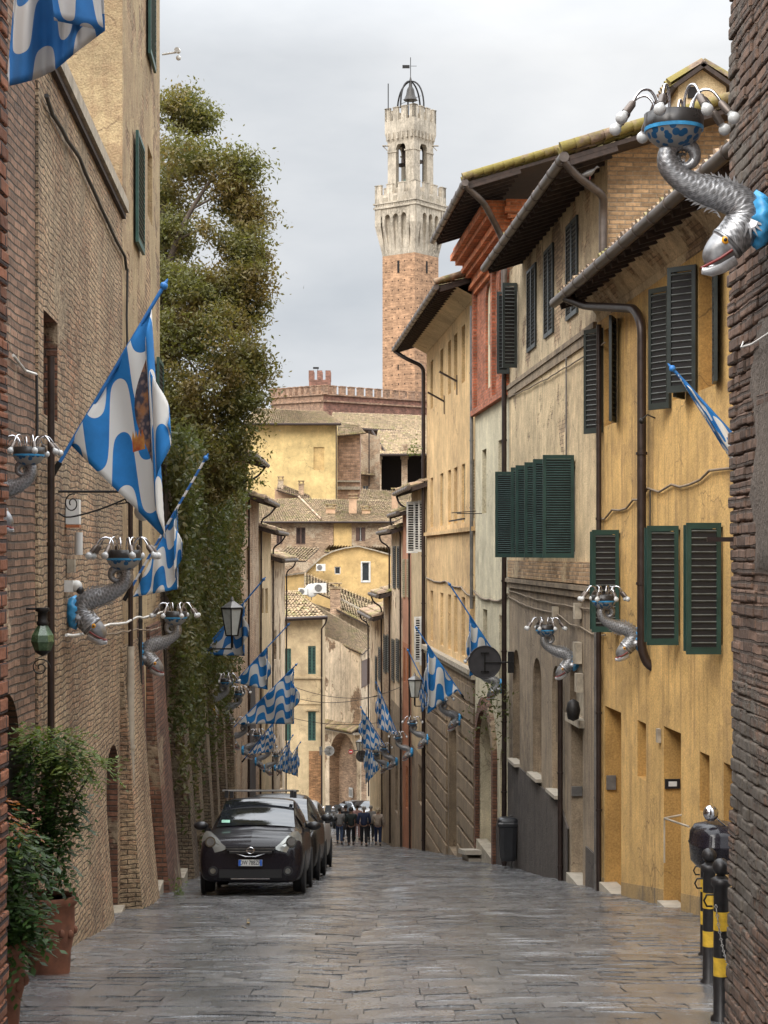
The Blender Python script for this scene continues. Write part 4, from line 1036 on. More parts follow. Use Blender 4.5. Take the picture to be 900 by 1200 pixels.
KL = (-2.32, -.0575)
FLn = Fac((-3.27, 8.6), (-3.27, 16.0), (1, 0))          # brick pilaster wall
FL = Fac((-2.32-.0575*16.0, 16.0), (-2.32-.0575*31.4, 31.4), (1, 0))
def left_building():
    F = FL; L = F.L; U = F.u
    r = empty('old_brick_building', F.pt(L/2, 0, gz(22)), 'worn brick and plaster building along the left with a taller ochre block behind', 'house', GL)
    un = U(143.5)
    n1 = (U(50.5), U(67), None)
    ops = [(U(51), U(67.5), 1.35, 2.35, .4),
           (U(47), U(70), -2.55, -1.8, .3, .45),
           (U(125), U(138), -5.2, -2.55, .45, .35),
           (U(172.5), U(177.5), 5.5, 6.6, .15)]
    wl = ops[:3]
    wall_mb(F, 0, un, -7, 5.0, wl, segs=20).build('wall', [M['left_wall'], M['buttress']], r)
    tall = [(U(173), U(178.5), 5.7, 6.9, .18), (U(182), U(188), 2.3, 3.4, .15)]
    wall_mb(F, un, L, -8, 12.5, tall, segs=8).build('tall_wall', [M['tower_house'], M['tower_house']], r)
    back_panel(F, ops[0], 'blind_window', M['buttress'], r)
    back_panel(F, ops[1], 'niche', M['dark'], r); back_panel(F, ops[2], 'door', M['shade_in'], r)
    for o in tall[:1]: back_panel(F, o, 'blind_window', M['tower_house'], r)
    # ochre block's near face and the lower wing's roof line
    a = F.pt(un, 0, 0)
    mb = MB(); mb.quad((a.x, a.y, 3), (a.x-1.05, a.y, 3), (a.x-1.05, a.y, 12.5), (a.x, a.y, 12.5))
    mb.quad((a.x-1.05, a.y, 3), (a.x-1.05, a.y+8, 3), (a.x-1.05, a.y+8, 12.5), (a.x-1.05, a.y, 12.5)); mb.build('side_wall', M['tower_house'], r)
    mb = MB(); mb.quad(F.pt(0,0,-5), F.pt(0,-3,-5), F.pt(0,-3,5), F.pt(0,0,5)); mb.quad(F.pt(L,0,-8), F.pt(L,-4,-8), F.pt(L,-4,12.5), F.pt(L,0,12.5)); mb.build('end_wall', M['left_wall'], r)
    b = MB(); b.box(F.pt(un/2, .03, 4.93), (un, .12, .16), F.ang()); b.box(F.pt(un/2, -.4, 5.05), (un, .9, .08), F.ang()); b.build('coping', M['stone_old'], r)
    b = MB(); b.box(F.pt(un/2, .02, 4.80), (un, .06, .07), F.ang()); b.build('string_course', M['wood'], r)
    cable(F, [(.2, 4.35), (un*.35, 4.4), (un*.7, 4.3), (un*1.0, 4.25), (un+.3, 4.1)], r, .022, 'cable', seed=2)
    cable(F, [(un+.3, 4.1), (un+.32, 1.0)], r, .018, 'cable', seed=2)
    # shutters of the ochre block
    for (pa, pb, ya, yb) in ((156, 167, 152, 283), (171, 181, -40, 62), (181, 190, 418, 500)):
        u, z1 = F.uz(pa, ya); _, z0 = F.uz(pa, yb); ub = F.u(pb)
        leaf_mb(F.pt(u, .06, 0)[:2], F.dirv(), min(ub-u, 1.2), z0, z1).build('shutter', [M['green_far'], M['green_far'], M['dark']], r)
    mb = MB(); q = F.pt(L-.1, .05, (650-58)/FX*31); mb.tube([q, q+F.nv()*.3+Vector((0,0,.05))], .02, 6); mb.tube([q+F.nv()*.28+Vector((0,-.1,.06)), q+F.nv()*.28+Vector((0,.12,.1))], .05, 8); mb.ball(q+F.nv()*.3-Vector((0,0,.06)), .05, 8); mb.build('security_camera', M['plastic_w'], r)
    # batter and buttresses
    def butt(y0, y1, ztop, wt, wb, mat, nm='buttress'):
        u0 = (y0-16)/F.d.y; u1 = (y1-16)/F.d.y; zb = gz(y1)-.5; m_ = MB(); n = 7; rows = []
        for i in range(n+1):
            z = zb+(ztop-zb)*i/n; w = wb+(wt-wb)*(i/n)**.8
            rows.append([F.pt(u0,-.05,z), F.pt(u0,w,z), F.pt((u0+u1)/2,w+.03,z), F.pt(u1,w,z), F.pt(u1,-.05,z)])
        m_.grid(rows, 0, False); m_.poly(rows[-1]); return m_.build(nm, M[mat], r)
    butt(17.2, 21.6, -2.3, .0, .20, 'left_wall')
    butt(23.9, 26.6, -1.3, .02, .42, 'left_wall'); butt(26.62, 27.6, -1.0, .0, .20, 'buttress'); butt(28.3, 31.0, -1.2, .05, .50, 'buttress')
    pipe([F.pt(U(143),.12,-1.3), F.pt(U(143),.12,gz(23.5)+.05)], .055, 'pipe_tan', r)
    pipe([F.pt(U(143),.12,1.2), F.pt(U(143),.12,-1.3)], .035, 'pipe_brown', r)
    pipe([F.pt(.35,.07,1.9), F.pt(.35,.07,-2.6)], .035, 'pipe_brown', r)
    pipe([F.pt(U(148),.06,.9), F.pt(U(148),.06,-2)], .03, 'cable', r); pipe([F.pt(U(160),.06,.9), F.pt(U(160),.06,-2)], .03, 'cable', r)
    threshold(F, ops[2][0], ops[2][1], gz(22.6)-.05, r, .1, mat='stone_old')
    threshold(F, (26.9-16), (28.2-16), gz(27)+.05, r, .3, mat='stone_old')
    # fittings
    def part(nm, mat, f, lab=None):
        m_ = MB(); f(m_); return m_.build(nm, M[mat], r)
    u, z = F.uz(77, 600); part('alarm_box', 'plastic_w', lambda m: m.box(F.pt(u,.08,z), (.16,.14,.26), F.ang())); part('alarm_base', 'orange_base', lambda m: m.box(F.pt(u,.08,z-.15), (.16,.14,.03), F.ang()))
    u2, z2 = F.uz(81, 637); part('wifi_antenna', 'plastic_w', lambda m: m.tube([F.pt(u2,.1,z2-.12), F.pt(u2,.1,z2+.12)], .045, 10))
    u3, z3 = F.uz(78, 663); part('junction_box', 'stone_old', lambda m: m.box(F.pt(u3,.05,z3), (.1,.08,.14), F.ang()))
    u4, z4 = F.uz(76, 687); cam = part('dome_camera', 'plastic_w', lambda m: (m.box(F.pt(u4,.04,z4), (.12,.1,.12), F.ang()), m.ball(F.pt(u4,.12,z4), .065, 12)))
    m_ = MB(); m_.ball(F.pt(u4-.02,.16,z4-.04), .045, 10); m_.build('camera_dome', M['plastic_b'], cam)
    # twisted light cable along the wall
    for k, (pts, rr, mt) in enumerate((([(F.u(62), F.uz(62,745)[1]), (F.u(110), F.uz(110,733)[1]), (F.u(150), F.uz(150,724)[1]), (F.u(187), F.uz(187,715)[1])], .018, 'white_cable'),
                       ([(F.u(90), F.uz(90,742)[1]), (F.u(150), F.uz(150,737)[1]), (F.u(180), F.uz(180,735)[1])], .012, 'cable_l'))):
        cable(F, pts, r, rr, mt, w=.12, sag=.03, seed=k)
    cable(FLn, [(6.3, 1.75), (7.3, 1.68)], r, .014, 'white_cable', seed=4)
    cable(FLn, [(7.3, 1.68), (7.33, 1.0)], r, .014, 'cable', seed=4)
    # brick pilaster section
    wall_mb(FLn, 0, FLn.L, -5, 5.0, [(5.6, 6.7, -5.0, -1.2, .25, .5)], segs=6).build('brick_bay', [M['left_brick'], M['buttress']], r)
    back_panel(FLn, (5.6, 6.7, -5.0, -1.2, .25), 'door', M['shade_in'], r)
    mb = MB(); mb.box(FLn.pt(7.0,.03,-2.5), (.05,.04,1.6), FLn.ang()); mb.box(FLn.pt(6.5,.02,-2.5), (1.0,.03,1.55), FLn.ang()); mb.build('notice_board', M['iron'], r)
left_building()

FG = Fac((-2.71-.045*31.4, 31.4), (-2.71-.045*60, 60), (1, 0))
def garden_wall():
    F = FG; L = F.L
    r = empty('garden_wall', F.pt(L/2, 0, gz(45)), 'tall old brick retaining wall overgrown with ivy behind the parked cars', 'wall')
    ops = [(19.5, 20.9, -9.9, -6.6, .5, .6)]
    wall_mb(F, 0, L, -11, zlin(1.9, 2.3, L), ops, segs=14).build('wall', [M['garden_wall'], M['buttress']], r)
    back_panel(F, ops[0], 'door', M['shade_in'], r)
    mb = MB(); mb.box(F.pt(L/2, -.2, 1.95), (L, .6, .14), F.ang()); mb.build('coping', M['stone_old'], r)
    for (y0, y1, w, zt) in ((33.6, 34.9, .55, -1.5), (37.2, 38.3, .5, -1.2), (40.5, 41.6, .55, -1.5), (44.3, 45.3, .5, -1.0), (49, 50, .5, -1.2), (55, 56, .5, -1)):
        u0 = y0-31.4; u1 = y1-31.4; zb = gz(y1)-.5; m_ = MB(); rows = []
        for i in range(8):
            z = zb+(zt-zb)*i/7; ww = w*(1-.75*(i/7)); rows.append([F.pt(u0,-.05,z), F.pt(u0,ww,z), F.pt(u1,ww,z), F.pt(u1,-.05,z)])
        m_.grid(rows, 0, False); m_.poly(rows[-1]); m_.build('buttress', M['garden_wall'], r)
    threshold(F, .6, 1.6, gz(32.4)+.15, r, .4, mat='stone_old')
garden_wall()

def leafquads(mb, pts, size, rnd, nrm=None, spread=1.0, m=0, flat=.0):
    for p in pts:
        a = rnd.uniform(0, 2*math.pi); t = rnd.uniform(-1, 1); d = Vector((math.cos(a)*math.sqrt(1-t*t), math.sin(a)*math.sqrt(1-t*t), t))
        if nrm is not None: d = (d*spread + nrm).normalized()
        x = d.cross(Vector((rnd.uniform(-1,1), rnd.uniform(-1,1), rnd.uniform(-1,1))))
        if x.length < .01: continue
        x.normalize(); y = d.cross(x); s_ = size*rnd.uniform(.6, 1.35); q = Vector(p)
        mb.poly([q-y*s_, q+x*s_*.42-y*s_*.1, q+y*s_, q-x*s_*.42-y*s_*.1], m)

def ivy():
    F = FG; rnd = random.Random(5); mb = MB(); pts = []
    zt0 = 2.2
    strands = []
    for i in range(430):
        u = rnd.uniform(-.3, F.L-2) ; ln = 4.6+3.0*noise.noise(Vector((u*.35, 2, 7)))+rnd.uniform(-1.6, 1.6)
        if rnd.random() < .12: ln += 1.8
        w0 = rnd.uniform(.05, .35); uu = u
        n = int(max(1.5, ln)*44)
        for k in range(n):
            t = k/n; z = zt0 - t*ln + rnd.uniform(-.1, .1)
            dens = 1-.45*t
            if rnd.random() > dens: continue
            cl = .35*max(0, noise.noise(Vector((uu*.9, z*.7, 3))))
            pts.append(F.pt(uu+rnd.gauss(0, .12), w0+cl+abs(rnd.gauss(0, .14))*(1-.4*t), z))
        uu += rnd.uniform(-.1, .1)
    for i in range(14000):        # bushy top
        u = rnd.uniform(-.5, F.L-1); pts.append(F.pt(u, rnd.uniform(-.8, .55)+.35*noise.noise(Vector((u*.5, 1, 1))), 1.9+rnd.uniform(-.7, .5)+.5*noise.noise(Vector((u*.6, 9, 1)))))
    leafquads(mb, pts, .068, rnd, F.nv()*.5)
    r = empty('ivy', F.pt(8, .1, 2), 'thick green ivy hanging down the old wall below the big tree', 'climbing plant')
    mb.build('foliage', M['leaf_ivy'], r)
    mb = MB()
    for i in range(26):
        u = rnd.uniform(0, F.L-3); P = [F.pt(u+rnd.uniform(-.2,.2), .04, z) for z in (2, .5, -1, -2.5, -4)]; mb.tube(P, [.03, .03, .025, .02, .01], 5)
    mb.build('stem', M['bark'], r)
ivy()

def tree():
    rnd = random.Random(11)
    blobs = [(205,128,26,40),(228,140,20,40),(222,185,36,39),(190,230,36,40),(200,275,30,39),(196,330,34,38),(240,270,10,38),(283,195,22,39),(268,225,24,39),(290,245,20,39),
             (285,290,30,38.5),(292,325,22,38),(262,345,34,38),(225,350,30,37.5),(293,362,20,38.5),(200,400,42,37),(262,400,42,37),(294,430,22,37.5),(285,470,28,37),(235,450,48,36.5),(195,480,44,36.5),
             (262,515,32,37),(222,525,38,36),(200,570,38,36),(247,560,28,36.5),(160,300,60,40),(150,420,60,38),(160,180,40,41),(268,560,22,37)]
    mb = MB()
    for bi, (px, py, rp, Y) in enumerate(blobs):
        c = W(px, py, Y); rad = rp/FX*Y
        sub = [Vector((rnd.gauss(0,1), rnd.gauss(0,1), rnd.gauss(0,.85))) for _ in range(int(rp*1.35))]
        for d in sub:
            d = d.normalized()*rad*(rnd.random()**.38); cc = c+Vector((d.x, d.y*1.3, d.z)); k = rnd.choice((.16,.22,.3,.36,.48))
            n = int(80*(1.0 if rp > 15 else .4)*(k/.3)**2)
            dr = Vector((rnd.uniform(-.4,.4), rnd.uniform(-.4,.4), -1))
            leafquads(mb, [cc+Vector((rnd.gauss(0,k*.5), rnd.gauss(0,k*.5), rnd.gauss(0,k*.34))) for _ in range(n)], .052, rnd, Vector((0,0,.55)))
    base = Vector((-6.3, 38, 1.2))
    r = empty('broadleaf_tree', (base.x, base.y, base.z), 'tall olive green tree rising behind the ivy covered wall on the left', 'tree')
    mb.build('crown', M['leaf_tree'], r)
    t = MB()
    def limb(pts, r0, r1): 
        P = catmull(pts, 5); t.tube(P, [r0+(r1-r0)*i/(len(P)-1) for i in range(len(P))], 8)
    limb([base, (-6.1,38,3.5), W(180,400,38), W(196,330,38.5)], .26, .13)
    limb([W(196,330,38.5), W(204,290,38.5), W(222,250,38.6), W(246,213,38.8), W(262,200,39)], .09, .02)
    limb([W(208,282,38.5), W(232,270,38.3), W(258,262,38.3)], .035, .012); limb([W(225,245,38.6), W(250,232,38.8), W(275,222,39)], .03, .01)
    limb([W(196,330,38.5), W(190,260,39.5), W(200,190,40), W(215,140,40)], .10, .02); limb([W(185,400,38), W(230,360,38), W(285,300,38.5), W(300,250,39)], .10, .02)
    limb([(-6.1,38,3.5), W(200,500,37), W(250,440,37), W(290,400,37.5)], .12, .02); limb([base, W(200,560,36.5), W(235,540,36)], .1, .02)
    for i in range(26):
        b = blobs[rnd.randrange(len(blobs)-4)]; c = W(b[0], b[1], b[3]); limb([c+Vector((rnd.uniform(-.3,.1),0,-b[2]/FX*38)), c, c+Vector((rnd.uniform(-.5,.5),rnd.uniform(-.4,.4),b[2]/FX*34))], .03, .008)
    t.build('trunk', M['bark'], r)
tree()

LL = (-5.4, 0)
def lrow(y0, y1, x, ze, ov, name, label, mat, ops, seed, **k):
    return row_house(y0, y1, (x, 0), ze, ov, name, label, mat, 1, ops, group=GL, seed=seed, **k)
G1 = lrow(60.1, 66.5, -5.35, 3.45, .75, 'tall_brick_house', 'brown brick house with a ragged eave just past the ivy wall', 'stone_brick', [(277, 283, 700, 740)], 31, roof_depth=3)
G2 = lrow(66.5, 73.5, -5.38, 2.1, .75, 'arched_brick_house', 'brick house with a dark pointed gateway behind the left flags', 'stone_brick', [(289, 293, 640, 680)], 32, roof_depth=3)
G3 = lrow(73.5, 81, -5.35, .95, .7, 'cream_street_house', 'cream plaster house in the left row with a long dark downpipe', 'cream2', [(306, 309, 690, 720), (311, 314, 690, 720), (306, 309, 790, 825), (311, 314, 850, 880)], 33, roof_depth=3)
G4 = lrow(81, 93, -5.4, -.3, .6, 'stained_house', 'rain stained ochre house, last in the left row before the crossing', 'old_pl', [(321, 324, 740, 775), (327, 329, 740, 775), (322, 325, 830, 870), (328, 331, 880, 930)], 34, roof_depth=3)
# dark arched gateway on the brick house
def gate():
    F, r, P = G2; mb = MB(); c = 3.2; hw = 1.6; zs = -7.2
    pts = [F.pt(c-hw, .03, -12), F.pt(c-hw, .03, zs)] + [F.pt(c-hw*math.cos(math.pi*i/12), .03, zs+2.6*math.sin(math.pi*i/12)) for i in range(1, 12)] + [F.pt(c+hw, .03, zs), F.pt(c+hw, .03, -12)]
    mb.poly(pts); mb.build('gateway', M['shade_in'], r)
gate()

# =================================================================== HILLSIDE
GH = 'hillside houses beyond the end of the street'
def block(name, label, px0, px1, Y, zt0, zt1, zb, depth, mat, Y1=None, cat='house', group=GH, ops=(), sides=True):
    """front wall between two pixel columns; returns facade, root"""
    Y1 = Y1 or Y
    p0 = ((px0-450)/FX*Y, Y); p1 = ((px1-450)/FX*Y1, Y1)
    F = Fac(p0, p1, (0, -1)); L = F.L
    r = empty(name, F.pt(L/2, -depth/2, zb+.5), label, cat, group)
    P = []
    for (xa, xb, ya, yb, d) in ops:
        ua, za = F.uz(xa, ya); ub, zb_ = F.uz(xb, yb); P.append((ua, ub, zb_, za, d))
    wall_mb(F, 0, L, zb, zlin(zt0, zt1, L), P).build('wall', [M[mat], M[mat]], r)
    if sides:
        mb = MB()
        mb.quad(F.pt(0,0,zb), F.pt(0,-depth,zb), F.pt(0,-depth,zt0), F.pt(0,0,zt0)); mb.quad(F.pt(L,0,zb), F.pt(L,-depth,zb), F.pt(L,-depth,zt1), F.pt(L,0,zt1))
        mb.quad(F.pt(0,-depth,zb), F.pt(L,-depth,zb), F.pt(L,-depth,zt1), F.pt(0,-depth,zt0)); mb.build('side_wall', M[mat], r)
    return F, r, P

def zpx(py, Y): return (650-py)/FX*Y

# G: corner house with green shutters facing up the street
F, r, P = block('corner_house', 'cream corner house with green shutters facing up the street, gutter along its roof', 312, 378, 101, zpx(728,101), zpx(724,101), -18.6, 4, 'cream2',
    ops=[(334, 341, 760, 795, .12), (361, 370, 757, 790, .12), (334, 341, 833, 868, .12), (361, 370, 834, 868, .12)])
for p in P: flat_shutters(F, p[0], p[1], p[2], p[3], r, 'green_far', w=-.06)
mb = MB()
for (z, w) in ((zpx(794,101), .1), (zpx(824,101), .06)): mb.box(F.pt(F.L/2, w/2, z), (F.L, w, .12), F.ang())
for p in P[2:]: mb.box(F.pt((p[0]+p[1])/2, .06, p[3]+.12), (p[1]-p[0]+.25, .12, .1), F.ang())
mb.build('string_course', M['cream2'], r)
# brick base on its right half
mb = MB(); mb.quad(F.pt(F.u(362),.03,-18.6), F.pt(F.L,.03,-18.6), F.pt(F.L,.03,zpx(880,101)), F.pt(F.u(362),.03,zpx(880,101))); mb.build('base_facing', brick('orange_base_brick', (.42,.22,.10)), r)
za = zpx(727, 101)
e0 = F.pt(-1, .5, za); e1 = F.pt(F.L+.3, .5, za+.2)
roof_mesh(e0, e1, W(350, 693, 105.5), W(300, 690, 105.5), parent=r, mat='tile_far', seed=41)
g = MB(); g.tube([e0+Vector((0,-.08,0)), e1+Vector((0,-.08,0))], .12, 8); g.tube([e1+Vector((0,-.08,0)), e1+Vector((-.1,-.05,-.35)), F.pt(F.L-.05,.08,za-.5), F.pt(F.L-.05,.08,-18)], .05, 6); g.build('gutter', M['pipe_brown'], r)
# H: old house with the big blind arch
A = (W(378,745,110.5), W(422,764,106)); FH = Fac((A[0].x, A[0].y), (A[1].x, A[1].y), (0,-1))
r = empty('arched_plaster_house', FH.pt(3, -3, -18), 'blotchy old plaster house with a tall blind brick arch closing the street', 'house', GH)
arch = (FH.u(386), FH.u(418), -19, zpx(857,109), .7, 1.9)
wall_mb(FH, 0, FH.L, -19.2, zlin(A[0].z+.05, A[1].z+.05, FH.L), [arch]).build('wall', [M['old_pl'], M['arch_brick']], r)
back_panel(FH, arch, 'blind_arch', M['arch_brick'], r)
B1 = W(441,752,113.5); FH2 = Fac((A[1].x, A[1].y), (B1.x, B1.y), (0,-1))
hw_ = (FH2.u(423.5), FH2.u(439.5), zpx(803,109), zpx(772,109), .12)
wall_mb(FH2, 0, FH2.L+4, -19.2, zlin(A[1].z, B1.z+.1, FH2.L), [hw_]).build('wall', [M['old_pl'], M['old_pl']], r)
mb = MB(); mb.quad(FH2.pt(hw_[0],-.1,hw_[2]), FH2.pt(hw_[1],-.1,hw_[2]), FH2.pt(hw_[1],-.1,hw_[3]), FH2.pt(hw_[0],-.1,hw_[3])); mb.build('curtained_pane', M['plastic_w'], r)
um = (hw_[0]+hw_[1])/2; 
leaf_mb(FH2.pt(hw_[0],.0,0)[:2], FH2.dirv(), (hw_[1]-hw_[0])*.42, hw_[2], hw_[3]).build('shutter', [M['brown_sh']]*3, r)
leaf_mb(FH2.pt(um+.35,.0,0)[:2], FH2.dirv(), (hw_[1]-hw_[0])*.42, hw_[2], hw_[3]).build('shutter', [M['brown_sh']]*3, r)
roof_mesh(W(376,744,112.2)+Vector((0,-.4,0)), W(424,766,105), W(441,750,114), W(345,694,124), parent=r, mat='tile_far', seed=42)
roof_mesh(W(346,741,104)+Vector((0,0,-.25)), W(377,745,112), W(347,694,124), W(333,694,112), parent=r, mat='tile_far', seed=43, name='side_roof')
mb = MB(); mb.box(FH.pt(2.6, .25, zpx(855,108.5)), (5.0, .5, .14), FH.ang()); mb.build('arch_hood', M['stone_old'], r)
roof_mesh(FH.pt(.1,.6,zpx(855,108.5)+.1), FH.pt(5.1,.6,zpx(855,108.5)+.1), FH.pt(5.1,0,zpx(855,108.5)+.5), FH.pt(.1,0,zpx(855,108.5)+.5), parent=r, mat='tile_far', seed=44, name='hood_roof')
mb = MB(); q = FH.pt(FH.u(401.5), -.6, zpx(927,109)); mb.box(q, (.5,.06,.6), FH.ang()); pl_ = mb.build('marble_plaque', M['plastic_w'], r); mb = MB(); mb.box(q+FH.nv()*.05, (.32,.03,.4), FH.ang()); mb.build('relief', M['sign_light'], pl_)
# chimney stack and wall beneath the upper roofs (between old house and orange house)
F, r, P = block('low_outbuilding', 'low plaster outbuilding with a long tiled lean-to roof under the orange house', 352, 440, 122, zpx(706,122), zpx(735,122), -16, 6, 'old_pl')
roof_mesh(W(395,713,121)-Vector((0,.5,0)), W(442,737,121)-Vector((0,.5,0)), W(442,712,129), W(385,690,129), parent=r, mat='tile_far', seed=45)
roof_mesh(W(357,688,126), W(440,722,126), W(440,705,133), W(357,671,133), parent=r, mat='tile_far', seed=46, name='upper_roof')
mb = MB(); mb.bar(W(395,700,121.3), W(442,724,121.3), .5, .12); mb.build('parapet', M['stone_old'], r)
# J: orange house with curved top
ops = [(392, 399, 664, 673, .12), (424, 433, 659, 681, .1)]
YJ = 136
p0 = ((300-450)/FX*YJ, YJ); p1 = ((458-450)/FX*YJ, YJ); F = Fac(p0, p1, (0,-1))
r = empty('orange_house', F.pt(6,-3,-16), 'orange yellow rendered house with a sweeping parapet and small white framed window', 'house', GH)
prof = [(300,676),(335,675),(358,672),(368,662),(378,653),(390,647),(405,643),(420,641),(440,646),(458,651)]
O = [(F.u(a), F.u(b), zpx(d,YJ), zpx(c,YJ), e) for (a,b,c,d,e) in ops]
def ztopJ(u):
    px = 450+FX*(F.pt(u,0,0).x)/YJ
    for (a, ya), (b, yb) in zip(prof[:-1], prof[1:]):
        if a <= px <= b+.01: return zpx(ya+(yb-ya)*(px-a)/(b-a), YJ)
    return zpx(676, YJ)
wall_mb(F, 0, F.L, -16, ztopJ, O, segs=48).build('wall', [M['far_orange'], M['far_orange']], r)
for o in O:
    window(F, o, r, 'plastic_w', bars=False)
mb = MB(); o = O[1]
for (a,b,c,d) in ((o[0]-.08,o[1]+.08,o[2]-.1,o[2]),(o[0]-.08,o[1]+.08,o[3],o[3]+.08),(o[0]-.08,o[0],o[2],o[3]),(o[1],o[1]+.08,o[2],o[3])): mb.box(F.pt((a+b)/2,.02,(c+d)/2),(b-a,.06,d-c),F.ang())
mb.build('white_surround', M['plastic_w'], r)
mb = MB()
for (a, ya), (b, yb) in zip(prof[:-1], prof[1:]): mb.bar(W(a,ya-1,YJ-.1), W(b,yb-1,YJ-.1), .35, .1)
mb.build('parapet_coping', M['stone_old'], r)
mb = MB(); mb.quad(F.pt(0,0,-16),F.pt(0,-8,-16),F.pt(0,-8,zpx(676,YJ)),F.pt(0,0,zpx(676,YJ))); mb.quad(F.pt(F.L,0,-16),F.pt(F.L,-8,-16),F.pt(F.L,-8,zpx(651,YJ)),F.pt(F.L,0,zpx(651,YJ))); mb.build('side_wall', M['far_orange'], r)
roof_mesh(W(318,657,134.5), W(358,657,134.5), W(374,642,142), W(335,641,142), parent=r, mat='tile_far', seed=47)
roof_mesh(W(380,646,137), W(458,652,137), W(458,642,148), W(385,640,148), parent=r, mat='tile_far', seed=48, name='upper_roof')
# air conditioners and dish, things of their own
def ac(px, py, Y, lab, s_=1.0):
    s_ *= .85
    c = W(px, py, Y); o = empty('air_conditioner', c-Vector((0,0,.3*s_)), lab, 'air conditioner', 'air conditioning units on the roofs')
    mb = MB(); mb.box(c, (.95*s_, .4, .72*s_)); b = mb.build('casing', M['plastic_w'], o)
    mb = MB(); mb.tube([c+Vector((-.12*s_,-.2,0)), c+Vector((-.12*s_,-.23,0))], .27*s_, 16); mb.build('fan_grille', M['pipe_grey'], o)
    mb = MB(); mb.bar(c+Vector((-.3*s_,0,-.36*s_)), c+Vector((-.3*s_,0,-.55*s_)), .05, .05); mb.bar(c+Vector((.3*s_,0,-.36*s_)), c+Vector((.3*s_,0,-.55*s_)), .05, .05); mb.build('bracket', M['pipe_grey'], o)
ac(376, 665, 135, 'small white air conditioner under the curved orange parapet', .9); ac(375, 689, 124, 'white air conditioner beside the satellite dish', 1.15); ac(435, 717, 119, 'white air conditioner low on the roof right of the chimney'); ac(355, 693, 124, 'partly hidden white air conditioner left of the satellite dish', .8)
mb = MB(); c = W(365, 692, 124); mb.ball(c, (.5, .1, .5), 14); o = mb.build('dish', M['plastic_w'], d_ := empty('satellite_dish', c-Vector((0,0,.7)), 'round white satellite dish on the tiled roof', 'satellite dish')); mb = MB(); mb.tube([c, c-Vector((0,0,.7))], .03, 6); mb.build('mast', M['pipe_grey'], d_)
def chimney(px0, px1, pyt, pyb, Y, lab, mat='peach', cap=True, group='chimneys on the hillside roofs'):
    a = W(px0, pyb, Y); b = W(px1, pyt, Y); c = (a+b)/2; w = b.x-a.x; h = b.z-a.z
    o = empty('chimney', (c.x, c.y, a.z), lab, 'chimney', group)
    mb = MB(); mb.box((c.x, c.y, c.z-.4), (w, w*.8, h+.8)); mb.build('stack', M[mat], o)
    mb = MB(); mb.box((c.x, c.y, b.z+.06), (w*1.2, w, .12)); 
    for s_ in (-1, 1): mb.box((c.x+s_*w*.38, c.y, b.z+.22), (.12, w*.7, .22))
    mb.box((c.x, c.y, b.z+.38), (w*1.25, w*1.1, .1)); mb.build('cap', M['tile_far'], o)
chimney(387, 399, 690, 707, 121, 'brown twin chimney on the roof above the old plaster house', 'arch_brick')
# K: long stone house
ops = [(347,358,618,638,.15),(324,331,618,638,.15),(417,428,618,634,.15)]
F, r, P = block('long_stone_house', 'long pale stone house with brown shuttered windows under a wide mossy roof', 298, 462, 160, zpx(610,160), zpx(608,160), -14, 9, 'stone_brick', ops=ops)
for p in P[:2]: flat_shutters(F, p[0], p[1], p[2], p[3], r, 'brown_sh', w=-.05)
p = P[2]; window(F, p, r, 'plastic_w'); leaf_mb(F.pt(p[0],.02,0)[:2], F.dirv(), .35, p[2], p[3]).build('shutter', [M['brown_sh']]*3, r); leaf_mb(F.pt(p[1],.02,0)[:2], -F.dirv(), .35, p[2], p[3]).build('shutter', [M['brown_sh']]*3, r)
mb = MB(); mb.quad(F.pt(F.u(391),.03,zpx(645,160)), F.pt(F.u(412),.03,zpx(645,160)), F.pt(F.u(412),.03,zpx(612,160)), F.pt(F.u(391),.03,zpx(612,160))); mb.build('yellow_panel', M['far_orange'], r)
mb = MB(); mb.box(F.pt(F.u(388),.06,zpx(628,160)), (.4,.12,2.9), F.ang()); mb.build('brick_pilaster', M['arch_brick'], r)
e = .5
roof_mesh(W(296,611,159.4), W(377,611,159.4), W(350,584,170), W(296,586,170), parent=r, mat='tile_far', seed=51)
roof_mesh(W(377,611,159.4), W(462,611,159.4), W(505,588,170), W(350,584,170), parent=r, mat='tile_far', seed=52, name='right_roof')
mb = MB(); mb.tube([W(376,610,159.3)+Vector((0,0,.15)), W(350,583,170)+Vector((0,0,.1))], .10, 7); mb.build('ridge_tiles', M['stone_brick'], r)
mb = MB(); mb.tube([W(296,612,159.2), W(462,612,159.2)], .1, 6); mb.build('gutter', M['pipe_brown'], r)
for (a, b, t, bt, lab) in ((382,393,596,606,'peach chimney with a mossy cap, left of two on the long stone house'), (424,434,598,608,'peach chimney with a mossy cap, right of two on the long stone house'),
                      (409,418,584,592,'small pink chimney high on the long stone roof'), (459,466,577,586,'pink chimney on the right end of the mossy roofs')):
    chimney(a, b, t, bt, 163, lab)
# M roof strip behind
F, r, P = block('mossy_roof_house', 'house showing only a mossy brown roof below the loggia', 420, 486, 176, zpx(586,176), zpx(588,176), -12, 6, 'stone_brick')
roof_mesh(W(419,587,175.5), W(487,589,175.5), W(484,577,182), W(424,573,182), parent=r, mat='tile_far', seed=53)
# N: bright yellow block
F, r, P = block('bright_yellow_block', 'tall bright yellow house with one blocked window under a mossy roof', 285, 394, 185, zpx(496,185), zpx(496,185), -12, 10, 'far_yellow', ops=[(367.5,380,524,551,.12)])
back_panel(F, P[0], 'blind_window', M['far_orange'], r)
roof_mesh(W(283,496,184), W(400,496,184), W(380,482,193), W(300,478,193), parent=r, mat='tile_far', seed=54)
mb = MB(); mb.tube([W(283,497,183.8), W(400,497,183.8)], .16, 6); mb.bar(W(394,497,184.6), W(394,588,184.6), .12, .12); mb.build('gutter', M['wood'], r)
